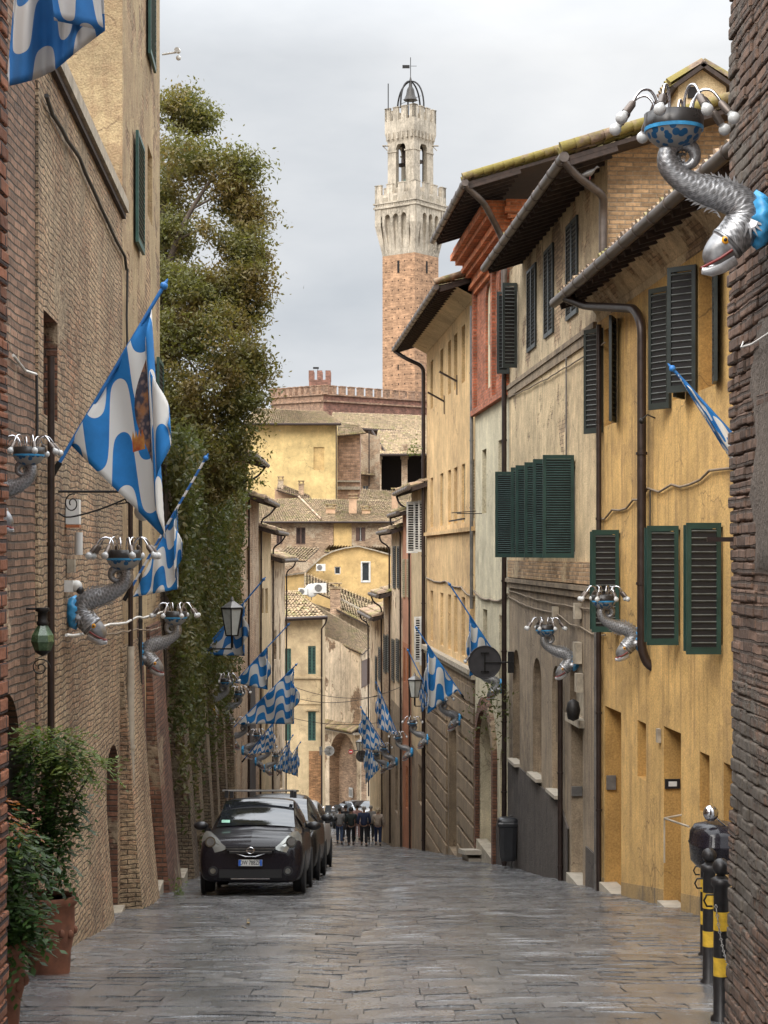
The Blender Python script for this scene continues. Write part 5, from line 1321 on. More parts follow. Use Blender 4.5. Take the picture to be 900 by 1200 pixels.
# small roof with chimneys before it
F, r, P = block('lean_to_house', 'small pink house with a sloping brown roof before the bright yellow block', 322, 362, 178, zpx(572,178), zpx(583,178), -12, 4, 'peach')
roof_mesh(W(324,574,177), W(366,586,177), W(362,580,181), W(326,565,181), parent=r, mat='tile', seed=55)
for (a, b, t, bt, lab) in ((326,332,563,570,'stubby brown chimney, left of two before the yellow block'), (350,356,568,577,'stubby brown chimney, right of two before the yellow block')): chimney(a, b, t, bt, 178.5, lab, 'stone_brick')
# O: brown brick block
F, r, P = block('brown_brick_block', 'plain brown brick block wedged beside the bright yellow house', 394.5, 422, 190, zpx(509,190), zpx(509,190), -11, 7, 'palace_light')
roof_mesh(W(392,511,189), W(429,507,189), W(420,498,195), W(396,494,195), parent=r, mat='tile_far', seed=56)
mb = MB(); mb.box(F.pt(F.L/2,.08,zpx(572,190)), (F.L,.3,.35), F.ang()); mb.box(F.pt(F.L/2,.08,zpx(564,190)), (F.L,.2,.2), F.ang()); mb.build('string_course', M['stone_old'], r)
F, r, P = block('pinkish_house', 'narrow pinkish house with a small roof beside the dark loggia', 421, 445, 200, zpx(505,200), zpx(512,200), -10, 8, 'stone_brick', ops=[(425,432,569,577,.15)])
window(F, P[0], r)
roof_mesh(W(420,556,199), W(440,557,199), W(438,549,203), W(421,542,203), parent=r, mat='tile_far', seed=57)
mb = MB(); mb.bar(W(432.5,505,199.5), W(432.5,570,199.5), .15, .15); mb.build('downpipe', M['wood'], r)
# Q: loggia
YQ = 230
F = Fac(((440-450)/FX*YQ, YQ), ((520-450)/FX*YQ, YQ), (0,-1)); r = empty('loggia', F.pt(4,-4,-9), 'open loggia with a stone pillar and dark interior under a broad tiled roof', 'building', GH)
lo = (F.u(446), F.u(519), zpx(600,YQ), zpx(533,YQ), 7)
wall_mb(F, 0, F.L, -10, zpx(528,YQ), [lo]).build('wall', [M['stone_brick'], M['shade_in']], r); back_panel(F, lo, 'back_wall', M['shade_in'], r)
mb = MB()
for px in (443.5, 474): mb.box(F.pt(F.u(px), .1, zpx(560,YQ)), (.8, .8, 9), F.ang()); mb.box(F.pt(F.u(px), .1, zpx(536,YQ)), (1.1, 1.0, .5), F.ang())
mb.build('pillar', M['stone_brick'], r)
roof_mesh(W(437,532,228), W(525,532,228), W(525,507,240), W(443,504,240), parent=r, mat='tile_far', pitch=.35, pitch_v=.7, seed=58)
mb = MB(); mb.tube([W(437,533,227.8), W(525,533,227.8)], .2, 6); mb.bar(W(436,505,233), W(452,532,229), .2, .3); mb.build('gutter', M['wood'], r)
F, r, P = block('long_roofed_building', 'long building showing only a wide mossy roof below the battlements', 385, 525, 243, zpx(500,243), zpx(508,243), -9, 8, 'palace_light')
roof_mesh(W(385,499,242), W(525,508,242), W(525,488,254), W(390,483,254), parent=r, mat='tile_far', pitch=.35, pitch_v=.7, seed=59)
mb = MB(); mb.tube([W(395,501,241.8), W(525,510,241.8)], .22, 6); mb.build('gutter', M['wood'], r)
# R: battlemented palace
r = empty('battlemented_palace', (-10, 262, -9), 'red brick palace wall with square battlements and a small battlemented turret', 'palace')
c = W(379, 462, 258); l = W(318, 466, 275); rr = W(530, 472, 282)
for (a, b, mt) in ((l, c, 'palace_light'), (c, rr, 'palace_brick')):
    F = Fac((a.x, a.y), (b.x, b.y), (0,-1)); L = F.L
    wall_mb(F, 0, L, -9.3, zlin(a.z, b.z, L)).build('wall', [M[mt]]*2, r)
    mb = MB(); mb.bar(F.pt(0,.1,a.z-1.0), F.pt(L,.1,b.z-1.0), .35, .25); mb.bar(F.pt(0,-.1,a.z), F.pt(L,-.1,b.z), .7, .2)
    n = int(L/1.05)
    mb.build('string_course', M['palace_light'], r)
    mb = MB(); n = int(L/2.0)
    for i in range(n+1):
        u = L*i/n if a is l else L*(i+.15)/n; z = a.z+(b.z-a.z)*u/L
        if a is not l and u < .8: u = .55
        mb.box(F.pt(u,-.25,z+.65), (1.05,.6,1.3), F.ang()); mb.box(F.pt(u,-.25,z+1.36), (1.2,.75,.14), F.ang())
    mb.build('battlements', M['palace_light'], r)
    mb = MB(); n = int(L/1.5)
    for i in range(n):       # blind arcade
        u = L*(i+.5)/n; z = a.z+(b.z-a.z)*u/L-3.0
        mb.poly([F.pt(u-.5,.05,z-.6)]+[F.pt(u-.5*math.cos(math.pi*k/6),.05,z+.5*math.sin(math.pi*k/6)) for k in range(7)]+[F.pt(u+.5,.05,z-.6)])
    mb.build('arcade', M['palace_brick' if a is l else 'palace_light'], r)
tr = W(375, 450, 266); mb = MB(); mb.box((tr.x, tr.y, tr.z-1.5), (3.3, 3.3, 4.0)); 
for dx in (-1.3, 0, 1.3):
    for dy in (-1.3, 1.3): mb.box((tr.x+dx, tr.y+dy, tr.z+1.2), (.8, .6, 1.5))
mb.build('turret', M['palace_brick'], r)
mb = MB(); q = W(372.5, 432, 266); mb.tube([q-Vector((0,0,1.5)), q], .05, 5); mb.box(q+Vector((-.3,0,.1)), (.9,.04,.3)); mb.build('weather_vane', M['iron'], r)

# S: the tower
def tower():
    Y0 = 280; S = FX/Y0; ctr = ((481.5-450)/S, Y0+3.5); th = R(90-37.7-14.0)
    th = math.atan2(29.0, 37.5)
    r = empty('bell_tower', (ctr[0], ctr[1], -9.2), 'tall brick bell tower with a white stone battlemented crown and open belfry', 'tower')
    def z(py): return (650-py)/FX*Y0
    Rm = Matrix.Rotation(-th, 4, 'Z') ; C3 = Vector((ctr[0], ctr[1], 0))
    def P(x, y, zz): return C3 + (Rm @ Vector((x, y, 0))) + Vector((0,0,zz))
    def bx(mb, c, d, m=0):
        Mx = Matrix.Translation(P(c[0], c[1], c[2])) @ Rm; mb.box(None, d, m=m, M=Mx)
    s = 6.64; zt = z(297)
    mb = MB(); bx(mb, (0,0,(zt-9.3)/2), (s, s, zt+9.3)); mb.build('shaft', M['tower_brick'], r)
    mb = MB(); rnd = random.Random(3)
    for k in range(30):     # putlog holes
        for i in range(-2, 3):
            zz = zt-1.2-k*1.55
            bx(mb, (i*1.3+.0, -s/2-.01, zz), (.16,.04,.2)); bx(mb, (s/2+.01, i*1.3, zz), (.04,.16,.2))
    tag(mb.build('putlog_hole', M['dark'], r), kind='stuff')
    mb = MB()
    for cc, dd in (((0,-s/2-.02,z(305)-.9), (.42,.08,2.0)), ((s/2+.02,0,z(305)-.9), (.08,.42,2.0)), ((-.05,-s/2-.02,z(400)), (.2,.08,.8)), ((-.05,-s/2-.02,z(430)), (.2,.08,.8))):
        mb = MB(); bx(mb, cc, dd); mb.build('slit_window', M['dark'], r)
    # flaring machicolation: piers with pointed arches between
    z0 = zt; z1 = z(262); z2 = z(243); S1 = 8.3
    mb = MB(); rows = []
    for (hs, zz) in ((s/2+.02, z0), (s/2+.06, z0+.4), ((s/2+.12), z0+(z1-z0)*.35)): rows.append([P(-hs,-hs,zz), P(hs,-hs,zz), P(hs,hs,zz), P(-hs,hs,zz)])
    hs = s/2+.14; rows.append([P(-hs,-hs,z2), P(hs,-hs,z2), P(hs,hs,z2), P(-hs,hs,z2)]); mb.grid(rows, 0, False, closed=True)
    nb = 5; H = S1/2
    for side in range(4):
        A = Matrix.Rotation(side*math.pi/2, 4, 'Z')
        def Q(x, y, zz):
            v = A @ Vector((x, y, 0)); return P(v.x, v.y, zz)
        for i in range(nb+1):
            x = -H+S1*i/nb; xi = x*(s/S1); w = .26 if 0 < i < nb else .34
            xi = max(-s/2+.2, min(s/2-.2, xi)); x = max(-H+.22, min(H-.22, x))
            a = [Q(xi-w*.6, -s/2-.02, z0+.2), Q(xi+w*.6, -s/2-.02, z0+.2), Q(x+w, -H, z1), Q(x-w, -H, z1)]
            b = [Q(xi-w*.6, -s/2+.5, z0+.2), Q(xi+w*.6, -s/2+.5, z0+.2), Q(x+w, -H+1.2, z1), Q(x-w, -H+1.2, z1)]
            mb.poly(a); mb.quad(a[0], a[3], b[3], b[0]); mb.quad(a[1], a[2], b[2], b[1])
            a2 = [Q(x-w,-H,z1), Q(x+w,-H,z1), Q(x+w,-H,z2), Q(x-w,-H,z2)]; b2 = [Q(x-w,-H+1.2,z1), Q(x+w,-H+1.2,z1), Q(x+w,-H+1.2,z2), Q(x-w,-H+1.2,z2)]
            mb.poly(a2); mb.quad(a2[0], a2[3], b2[3], b2[0]); mb.quad(a2[1], a2[2], b2[2], b2[1])
        for i in range(nb):
            x0 = -H+S1*i/nb+.2; x1 = -H+S1*(i+1)/nb-.2; c = (x0+x1)/2; hw = (x1-x0)/2; zs = z1+.5; n = 8; ri = 1.25
            pts = [(c-hw*math.cos(math.pi*k/n), zs+ri*math.sin(math.pi*k/n)**.8) for k in range(n+1)]
            for (xa, za), (xb, zb) in zip(pts[:-1], pts[1:]):
                mb.quad(Q(xa,-H+.01,za), Q(xb,-H+.01,zb), Q(xb,-H+.01,z2), Q(xa,-H+.01,z2)); mb.quad(Q(xa,-H+.01,za), Q(xb,-H+.01,zb), Q(xb,-H+1.2,zb), Q(xa,-H+1.2,za))
    o = mb.build('machicolation', M['tower_stone'], r)
    zp = z(226); mb = MB()
    bx(mb, (0,0,(z2+zp)/2), (S1+.15, S1+.15, zp-z2)); bx(mb, (0,0,z(241)), (S1+.5, S1+.5, .35)); bx(mb, (0,0,z(236)), (S1+.6, S1+.6, .25))
    for side in range(4):
        A = Matrix.Rotation(side*math.pi/2, 4, 'Z')
        for i in range(22):
            v = A @ Vector((-H+S1*(i+.5)/22, -H-.14, 0)); bx(mb, (v.x, v.y, z(238.6)), (.2,.2,.3))
        for i in range(2):
            pass
    def merlons(mb, hs, zb, h, n, w, t=.5):
        for side in range(4):
            A = Matrix.Rotation(side*math.pi/2, 4, 'Z')
            for i in range(n):
                x = -hs+w/2+(2*hs-w)*i/(n-1)
                v = A @ Vector((x, -hs+t/2, 0)); Mx = Matrix.Translation(P(v.x, v.y, zb+h/2)) @ Rm @ A
                mb.box(None, (w, t, h), M=Mx); Mx = Matrix.Translation(P(v.x, v.y, zb+h+.06)) @ Rm @ A; mb.box(None, (w+.14, t+.14, .12), M=Mx)
    merlons(mb, S1/2+.07, zp, 1.6, 4, 1.25)
    mb.build('gallery', M['tower_stone'], r)
    mb = MB()
    for side in (0, 1):
        A = Matrix.Rotation(side*math.pi/2, 4, 'Z')
        for i in (-1, 1):
            v = A @ Vector((i*2.0, -S1/2-.12, 0)); Mx = Matrix.Translation(P(v.x, v.y, z(232.5))) @ Rm @ A
            mb.box(None, (.9,.08,.75), M=Mx)
        v = A @ Vector((0, -S1/2-.14, 0)); Mx = Matrix.Translation(P(v.x, v.y, z(233))) @ Rm @ A; mb.box(None, (.7,.1,1.2), M=Mx)
    mb.build('shield_relief', M['stone_old'], r)
    # belfry with real openings
    s2 = 5.4; zA = zp-.2; zB = z(166); h2 = s2/2; mb = MB()
    for side in range(4):
        A = Matrix.Rotation(side*math.pi/2, 4, 'Z')
        class FF:
            @staticmethod
            def pt(u, w, zz): 
                v = A @ Vector((u-h2, -h2-w, 0)); return P(v.x, v.y, zz)
        sub = wall_mb(FF, 0, s2, zA, zB, [(h2-1.0, h2+1.0, z(217), z(164.5), .8, 1.1)])
        for f_, m_ in zip(sub.f, sub.m): mb.poly([sub.v[i] for i in f_], m_)
    mb.build('belfry', [M['tower_stone'], M['stone_old']], r)
    mb = MB(); bx(mb, (0,0,z(186)), (s2-.9,.5,.6)); bx(mb, (0,0,z(186)), (.5,s2-.9,.6)); bx(mb, (0,0,z(176)), (2.0,2.0,2.6)); mb.build('bell_frame', M['wood'], r)
    mb = MB(); mb.lathe([(.55,-.6),(.4,-.2),(.3,.3),(.05,.5)], P(-.2,-1.2,z(209)), 12); mb.lathe([(.7,-.7),(.5,-.2),(.35,.4),(.05,.6)], P(.7,-.9,z(207)), 12); mb.build('bell', simple('green_bronze', (.10,.14,.11), .5, .6), r)
    zC = z(152); zD = z(138); mb = MB(); rows = []
    for (hs, zz) in ((h2, zB), (h2+.02, zB+.4), (3.05, zC), (3.05, zD)): rows.append([P(-hs,-hs,zz), P(hs,-hs,zz), P(hs,hs,zz), P(-hs,hs,zz)])
    mb.grid(rows, 0, False, closed=True); mb.poly(rows[-1])
    for side in range(4):
        A = Matrix.Rotation(side*math.pi/2, 4, 'Z')
        for i in range(6):
            v = A @ Vector((-2.4+i*.96, -2.98, 0)); Mx = Matrix.Translation(P(v.x, v.y, z(156))) @ Rm @ A; mb.box(None, (.34,.34,1.1), M=Mx)
        Mx = Matrix.Translation(P(*(A @ Vector((0,-h2-.03,0)))[:2], z(175))) @ Rm @ A
        for sx in (-1, 1): Mx = Matrix.Translation(P(*(A @ Vector((sx*1.75,-h2-.03,0)))[:2], z(174))) @ Rm @ A; mb.box(None, (1.9,.16,.22), M=Mx)
    merlons(mb, 3.05, zD, 2.1, 4, 1.0, .45); mb.build('upper_crown', M['tower_stone'], r)
    # crossed arches carrying the big bell
    mb = MB()
    for a in (0, math.pi/2):
        pts = []
        for k in range(19):
            t = math.pi*k/18; v = Vector((math.cos(a), math.sin(a), 0))*(-2.75*math.cos(t)); pts.append(P(v.x*1.0, v.y*1.0, z(124)+(z(88.5)-z(124))*math.sin(t)**.85))
        mb.tube(pts, .14, 6)
    t0 = P(0,0,0)
    mb.tube([P(0,0,z(90)), P(0,0,z(60))], .06, 6)
    for (x, y) in ((-.6,0),(.6,0),(0,.6),(0,-.6)): mb.tube([P(x,y,z(138)), P(x,y,z(112))], .08, 5)
    mb.tube([P(-2.1,0,z(113)), P(2.1,0,z(108))], .04, 4); mb.tube([P(0,-2.1,z(113)), P(0,2.1,z(108))], .04, 4)
    mb.build('iron_arch', M['iron'], r)
    mb = MB(); mb.lathe([(1.15,0),(1.0,.35),(.75,.9),(.62,1.7),(.5,2.0),(.3,2.3),(.2,3.4),(.05,4.0)], P(0,0,z(111)), 16); mb.build('great_bell', simple('dark_bronze', (.055,.05,.045), .5, .5), r)
    mb = MB(); q = P(0,0,z(71)); mb.box(q+Vector((-.75,0,0)), (1.2,.06,.55)); mb.box(q+Vector((.5,0,.1)), (1.0,.05,.07)); mb.build('weather_vane', M['iron'], r)
    mb = MB(); q = P(-2.9,-1.6,z(138)); q = W(455,122,Y0); mb.tube([q-Vector((0,0,1)), W(455,98,Y0)], .09, 5); mb.build('lightning_rod', M['iron'], r)
    mb = MB()
    for side in range(4):
        A = Matrix.Rotation(side*math.pi/2, 4, 'Z')
    for (px, py) in ((452, 171), (510, 171)): 
        q = W(px, py, Y0+2); mb.box(q, (1.1,.5,.12)); mb.tube([q+Vector((-.4,0,-.1)), q+Vector((.3,0,-.8))], .07, 4)
    mb.build('lamp_bracket', M['stone_old'], r)
tower()
# =================================================================== FISH LAMPS
def fish_proto():
    r = empty('fish_lamp', (0,0,0))
    ctl = [(.355,-.262,.030),(.335,-.235,.070),(.29,-.180,.095),(.225,-.115,.110),(.155,-.035,.116),(.125,.055,.110),(.165,.130,.104),(.260,.175,.096),(.360,.205,.088),
           (.460,.245,.079),(.550,.300,.070),(.605,.375,.066),(.600,.460,.056),(.530,.505,.048),(.455,.475,.040),(.438,.405,.033),(.485,.360,.026),(.540,.385,.019),(.535,.430,.013),(.500,.435,.008)]
    P = catmull([Vector((a,0,b)) for a,b,_ in ctl], 15); Rr = catmull([Vector((c,0,0)) for _,_,c in ctl], 15)
    n = len(P); m = 60; mb = MB(); rows = []; arc = 0
    for i in range(n):
        t = (P[min(i+1,n-1)]-P[max(i-1,0)]).normalized(); N = Vector((-t.z,0,t.x)); Bv = Vector((0,1,0)); rad = max(.008, Rr[i].x)
        if i: arc += (P[i]-P[i-1]).length
        row = []
        for k in range(m):
            a = 2*math.pi*k/m; h = 0
            s_ = i/n
            if s_ > .155 and s_ < .93:      # overlapping scales
                nr = 9 if s_ < .75 else 7; pitch_ = .030; L = arc/pitch_; h = 0
                for ri in range(int(L)-2, int(L)+3):
                    ph = (a/(2*math.pi)*nr + (.5 if ri % 2 else 0)) % 1 - .5; dl = L-ri
                    dd_ = math.sqrt((dl/1.15)**2 + (ph/.60)**2)
                    if dd_ < 1: h = rad*.062*(.25+.75*(dl+1.15)/2.3)*(1-dd_**6); break
            elif s_ <= .155:
                h = rad*.02*math.sin(a*6+arc*20)*(s_/.155)+(rad*.10 if s_ > .142 else 0)
            row.append(P[i]+N*math.cos(a)*(rad+h)+Bv*math.sin(a)*(rad*.86+h))
        rows.append(row)
    mb.grid(rows, 0, True, closed=True); mb.poly(rows[-1]); mb.poly(rows[0][::-1])
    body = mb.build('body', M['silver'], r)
    # mouth: lower jaw and red lip
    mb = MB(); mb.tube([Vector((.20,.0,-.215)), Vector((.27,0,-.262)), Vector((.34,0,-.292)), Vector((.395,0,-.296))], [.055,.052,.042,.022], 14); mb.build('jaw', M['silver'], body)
    mb = MB()
    for s_ in (-1, 1): mb.tube([Vector((.22,s_*.088,-.18)), Vector((.29,s_*.080,-.228)), Vector((.355,s_*.056,-.262)), Vector((.395,0,-.278))], .009, 8)
    mb.build('lip', M['lip_red'], body)
    for s_ in (-1, 1):
        mb = MB(); mb.ball((.262,s_*.089,-.118), (.027,.016,.027), 14); ey = mb.build('eye', M['eye_y'], body)
        mb = MB(); mb.ball((.267,s_*.103,-.120), (.012,.007,.012), 10); mb.build('pupil', M['plastic_b'], ey)
    # fins: back crest, belly fins, cheek frill
    def spiky(pts, hgt, name, side=1):
        mb = MB(); Q = catmull([Vector((a,0,b)) for a,b in pts], 5); k = len(Q)
        for y0 in (-.006, .006):
            base = []; tip = []
            for i in range(k-1):
                t = (Q[i+1]-Q[i]).normalized(); N = Vector((-t.z,0,t.x))*side; h = hgt*math.sin(math.pi*(i+.5)/k)*(1 if i % 2 else .55)
                mb.poly([Q[i]+Vector((0,y0,0)), Q[i+1]+Vector((0,y0,0)), Q[i+1]*.5+Q[i]*.5+N*h+t*hgt*.5+Vector((0,y0*.3,0))])
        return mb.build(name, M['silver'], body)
    spiky([(.06,.02),(.075,.12),(.16,.235),(.27,.285),(.37,.305)], .048, 'fin', 1)
    spiky([(.27,.02),(.31,.085),(.40,.12),(.50,.17)], .045, 'fin', -1)
    for s_ in (-1, 1):
        mb = MB(); c = Vector((.12,s_*.085,.0))
        for k in range(5):
            a = R(200+k*22); mb.poly([c+Vector((.03,0,.03)), c+Vector((.05*math.cos(a-.2),s_*.03,.05*math.sin(a-.2))), c+Vector((.12*math.cos(a),s_*.035,.12*math.sin(a))), c+Vector((.05*math.cos(a+.2),s_*.03,.05*math.sin(a+.2)))])
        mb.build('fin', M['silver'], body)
    # tail fan hugging the curl
    mb = MB(); c = Vector((.50,0,.40))
    for k in range(7):
        a = R(-60+k*26); mb.poly([c+Vector((0,.02,0)), c+Vector((.06*math.cos(a-.2),.03,.06*math.sin(a-.2))), c+Vector((.125*math.cos(a),.0,.125*math.sin(a))), c+Vector((.06*math.cos(a+.2),-.03,.06*math.sin(a+.2)))])
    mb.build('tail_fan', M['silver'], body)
    # blue shell that holds it to the wall
    mb = MB(); rows = []; n = 26
    for (x, rr) in ((-.02,.12),(.01,.165),(.04,.18),(.065,.15),(.09,.11)):
        rows.append([Vector((x+.02*math.cos(9*2*math.pi*k/n), rr*(1+.07*math.cos(9*2*math.pi*k/n))*.8*math.cos(2*math.pi*k/n), .02+rr*(1+.07*math.cos(9*2*math.pi*k/n))*math.sin(2*math.pi*k/n))) for k in range(n)])
    mb.grid(rows, 0, True, closed=True); mb.poly(rows[0]); mb.poly(rows[-1]); mb.build('wall_shell', M['lamp_blue'], r)
    # bowl
    c = Vector((.57,0,.60)); mb = MB(); mb.lathe([(.04,-.13),(.10,-.115),(.155,-.07),(.178,-.02)], c, 28); bw = mb.build('bowl', M['bowl'], r)
    mb = MB(); mb.lathe([(.183,-.022),(.186,.0)], c, 28); mb.build('rim_stripe', M['lamp_blue'], bw)
    mb = MB(); mb.lathe([(.184,.001),(.186,.085),(.170,.088),(.165,.06)], c, 28); mb.lathe([(.03,-.16),(.045,-.13)], c, 12); mb.build('band', M['bowl_dark'], bw)
    for k in range(8):
        a = 2*math.pi*(k+.5)/8; d = Vector((math.cos(a), math.sin(a), 0)); q = c+Vector((0,0,.06))
        mb = MB(); pts = [q+d*.12, q+d*.125+Vector((0,0,.09)), q+d*.17+Vector((0,0,.155)), q+d*.235+Vector((0,0,.15)), q+d*.28+Vector((0,0,.10)), q+d*.30+Vector((0,0,.06))]
        mb.tube(catmull(pts, 4), .009, 8); ar = mb.build('arm', M['chrome'], r)
        dirn = (d*.62+Vector((0,0,-.78))).normalized(); p0 = pts[-1]
        mb = MB(); mb.tube([p0-dirn*.02, p0, p0+dirn*.075], [.014,.025,.027], 10); mb.build('socket', M['gutter'], ar)
        mb = MB(); mb.tube([p0+dirn*.07, p0+dirn*.09], .022, 10); mb.ball(p0+dirn*.122, .039, 14); mb.build('bulb', M['bulb'], ar)
    return r
FP = fish_proto(); used = [False]
GF = 'silver fish lamps along both walls'
def fish(x, y, z, side, s, label, rz=0, group=GF):
    o = FP if not used[0] else copy_tree(FP); used[0] = True
    o.location = (x, y, z); o.scale = (s, s, s); o.rotation_euler = (0, 0, (math.pi if side < 0 else 0)+rz)
    tag(o, label, 'lamp', group); return o
fish(2.22, 9.95, (650-262)/FX*9.95, -1, .93, 'large silver fish lamp with an amber eye high on the dark brick wall')
fish(-3.25, 13.75, (650-592)/FX*13.75, 1, .68, 'silver fish lamp at the left picture edge showing only its curled tail and bulbs')
def on(F, px, py): 
    u = F.u(px); return F.Y(u), (650-py)/FX*F.Y(u), F.pt(u, .02, 0).x
def fishL(F, px, py, side, s, lab, rz=0):
    Y, z, x = on(F, px, py); return fish(x, Y, z, side, s, lab, rz)
fishL(FL, 80, 720, 1, 1.0, 'silver fish lamp on the left brick wall just above the twisted white cable')
fishL(FL, 161, 768, 1, 1.0, 'silver fish lamp hanging left of the ivy, below the small striped flag')
fishL(FG, 238, 826, 1, 1.0, 'silver fish lamp against the hanging ivy beneath the street lantern')
fishL(FG, 258, 835, 1, 1.0, 'silver fish lamp overlapping the large spotted flag on the left')
fishL(FG, 267, 868, 1, 1.0, 'silver fish lamp between the lower left flags and the ivy end')
fishL(G1[0], 283, 880, 1, 1.0, 'small silver fish lamp below the bunched flag on the left row')
fishL(G2[0], 298, 893, 1, 1.0, 'small silver fish lamp by the pointed gateway on the left')
fishL(G3[0], 308, 901, 1, 1.0, 'small distant fish lamp on the cream house of the left row')
fishL(G4[0], 321, 900, 1, 1.0, 'farthest fish lamp of the left row near the corner house')
fishL(FA, 753, 750, -1, 1.0, 'silver fish lamp with a sky blue shell on the deep yellow house')
fishL(FB, 677, 776, -1, 1.0, 'silver fish lamp over the dark doorway of the brown house')
fishL(FC, 590, 805, -1, 1.0, 'silver fish lamp under the round dark sign on the cream house')
fishL(FD, 541, 844, -1, 1.0, 'silver fish lamp on the stone base of the long yellow house')
fishL(FD, 503, 867, -1, 1.0, 'silver fish lamp by the dark downpipe at the far end of the long yellow house')
fishL(F1, 484, 882, -1, 1.0, 'small silver fish lamp on the cream yellow house at right')
fishL(F3, 466, 893, -1, 1.0, 'small silver fish lamp just past the salmon house')
fishL(F4, 456, 898, -1, 1.0, 'farthest fish lamp of the right row above the walkers')

# =================================================================== FLAGS
GFl = 'blue and white wave flags on slanted poles'
def flag(base, tip, lab, mat='flag_a', f0=.14, f1=.92, size=None, fold=.35, bunch=0, seed=0, sub=26, tilt=0, striped=False, drop=1.0, lean=0):
    """flag hung from a slanted pole: half hangs flat below the diagonal, the loose corner folds back in pleats"""
    base = Vector(base); tip = Vector(tip); d = (tip-base).normalized(); L = (tip-base).length
    o = empty('flag', base, lab, 'flag', GFl)
    mb = MB(); mb.tube([base, base+d*L], .018, 8); pl = mb.build('pole', M['striped_pole'] if striped else M['blue_paint'], o)
    mb = MB(); mb.ball(tip, .04, 10); mb.tube([tip, tip+d*.08], [.028,.006], 8); mb.build('finial', M['blue_paint'], pl)
    mb = MB(); mb.tube([base-d*.05, base+d*.14], .03, 8); mb.build('socket', M['iron'], pl)
    A = base+d*L*f1; B = base+d*L*f0; S = (A-B).length*(size or 1)
    dg = Vector((lean,0,-1)).normalized(); C = A+dg*S*math.sqrt(2)*drop          # free corner hangs under the pole top
    ax = (C-A).normalized(); lenD = (C-A).length
    pB = (B-A)-ax*(B-A).dot(ax); qlen = pB.length; qdir = pB.normalized(); aB = (B-A).dot(ax)/lenD
    nrm = ax.cross(qdir).normalized()
    if nrm.y > 0: nrm = -nrm          # towards the viewer
    rnd = random.Random(seed); ph = rnd.uniform(0, 6)
    rows = []; uvs = []
    n = sub
    for i in range(n+1):
        row = []; ur = []
        for j in range(n+1):
            s_, t = i/n, j/n           # s: pole top -> pole bottom, t: hoist -> fly
            al = (s_+t)/2; q = s_-t    # along the diagonal, across it
            if q >= 0:
                along = al + (aB-.5)*q; w = q*qlen
                rip = .035*math.sin(q*9+al*4+ph)*(1-al*.3)*min(1, 6*q)*S
                k = 1-bunch*.6
                p = A+ax*along*lenD + qdir*w*k + nrm*(rip + bunch*.12*math.sin(q*17+ph)*S)
            else:
                q = -q; along = al; w = fold*math.sin(min(1, q*1.15)*math.pi*.5)
                p = A+ax*(along*lenD + q*.04) + qdir*(w*.30*qlen*math.sin(q*5.2)) + nrm*(.03+.10*q+.045*math.sin(q*14+ph))*S
            row.append(p); ur.append(((s_-t)*.72, -(s_+t)*.72))
        rows.append(row); uvs.append(ur)
    mb = MB(); mb.grid(rows, 0, True, uv=uvs); cl = mb.build('cloth', M[mat], o)
    so = cl.modifiers.new('thick', 'SOLIDIFY'); so.thickness = .004
    return o
def fl(F, Yb, bx_, by_, tx_, ty_, lab, **k):
    """pole base on facade F at depth Yb, tip in the same vertical plane"""
    u = (Yb-F.p0.y)/F.d.y; x = F.pt(u, .05, 0).x
    zt = (650-ty_)/FX*Yb; xt = (tx_-450)/FX*Yb
    zb = (650-by_)/FX*Yb
    xb = (bx_-450)/FX*Yb if bx_ is not None else x
    return flag((x, Yb, zb), (xt, Yb, zt), lab, **k)
fl(FL, 16.6, None, 556, 192, 335, 'large triangular blue and white wave flag with a painted fish emblem on the left wall', mat='flag_c', f0=.16, f1=.89, drop=1.03, fold=.5, lean=.06)
fl(FL, 24.2, None, 700, 241, 537, 'crumpled wave flag on a spiral striped pole beside the ivy', f0=.0, f1=.66, bunch=.2, striped=True, drop=.62, size=.9, seed=4, mat='flag_a')
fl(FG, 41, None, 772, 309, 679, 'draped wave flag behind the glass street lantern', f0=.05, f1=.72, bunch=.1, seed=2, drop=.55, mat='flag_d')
fl(FG, 55, None, 812, 338, 732, 'wave flag left of the corner house roofs, above the silver bulbs', f0=.15, f1=.68, seed=3, drop=.62)
fl(FG, 58, None, 858, 347, 779, 'large spotted wave flag with many small waves in front of the cream houses', mat='flag_b', f0=.12, f1=.97, seed=5, drop=.50)
fl(G1[0], 64, None, 892, 324, 842, 'bunched wave flag hanging low under the large spotted one', mat='flag_b', f0=.15, f1=.9, bunch=.1, seed=6, drop=.5)
fl(G3[0], 78, None, 905, 343, 862, 'small distant wave flag at the foot of the left row', mat='flag_b', f0=.1, f1=.9, bunch=.4, seed=7, drop=.7)
fl(G4[0], 86, None, 908, 352, 870, 'tiny distant wave flag beside the corner house shutters', mat='flag_b', f0=.1, f1=.9, bunch=.5, seed=8, drop=.7)
fl(FA, 19.4, None, 552, 788, 432, 'wave flag jutting left from behind the dark brick wall under the yellow house windows', f0=.05, f1=.95, bunch=.0, seed=9, drop=.62, mat='flag_a', lean=.62)
fl(FC, 42, None, 776, 527, 685, 'wave flag just above the large round dark sign', mat='flag_a', f0=.02, f1=.62, seed=10, drop=.8)
fl(FD, 49.5, None, 818, 488, 736, 'wave flag hanging before the stone base of the long yellow house', f0=.12, f1=.78, seed=11, drop=.9)
fl(FD, 57, None, 830, 478, 762, 'twisted wave flag beside the right hand street lantern', f0=.05, f1=.55, bunch=.8, seed=12, drop=.8, mat='flag_b')
fl(F3, 71.5, None, 868, 441, 800, 'spotted wave flag in front of the small cream house at right', mat='flag_b', f0=.04, f1=.95, seed=13, drop=.52)
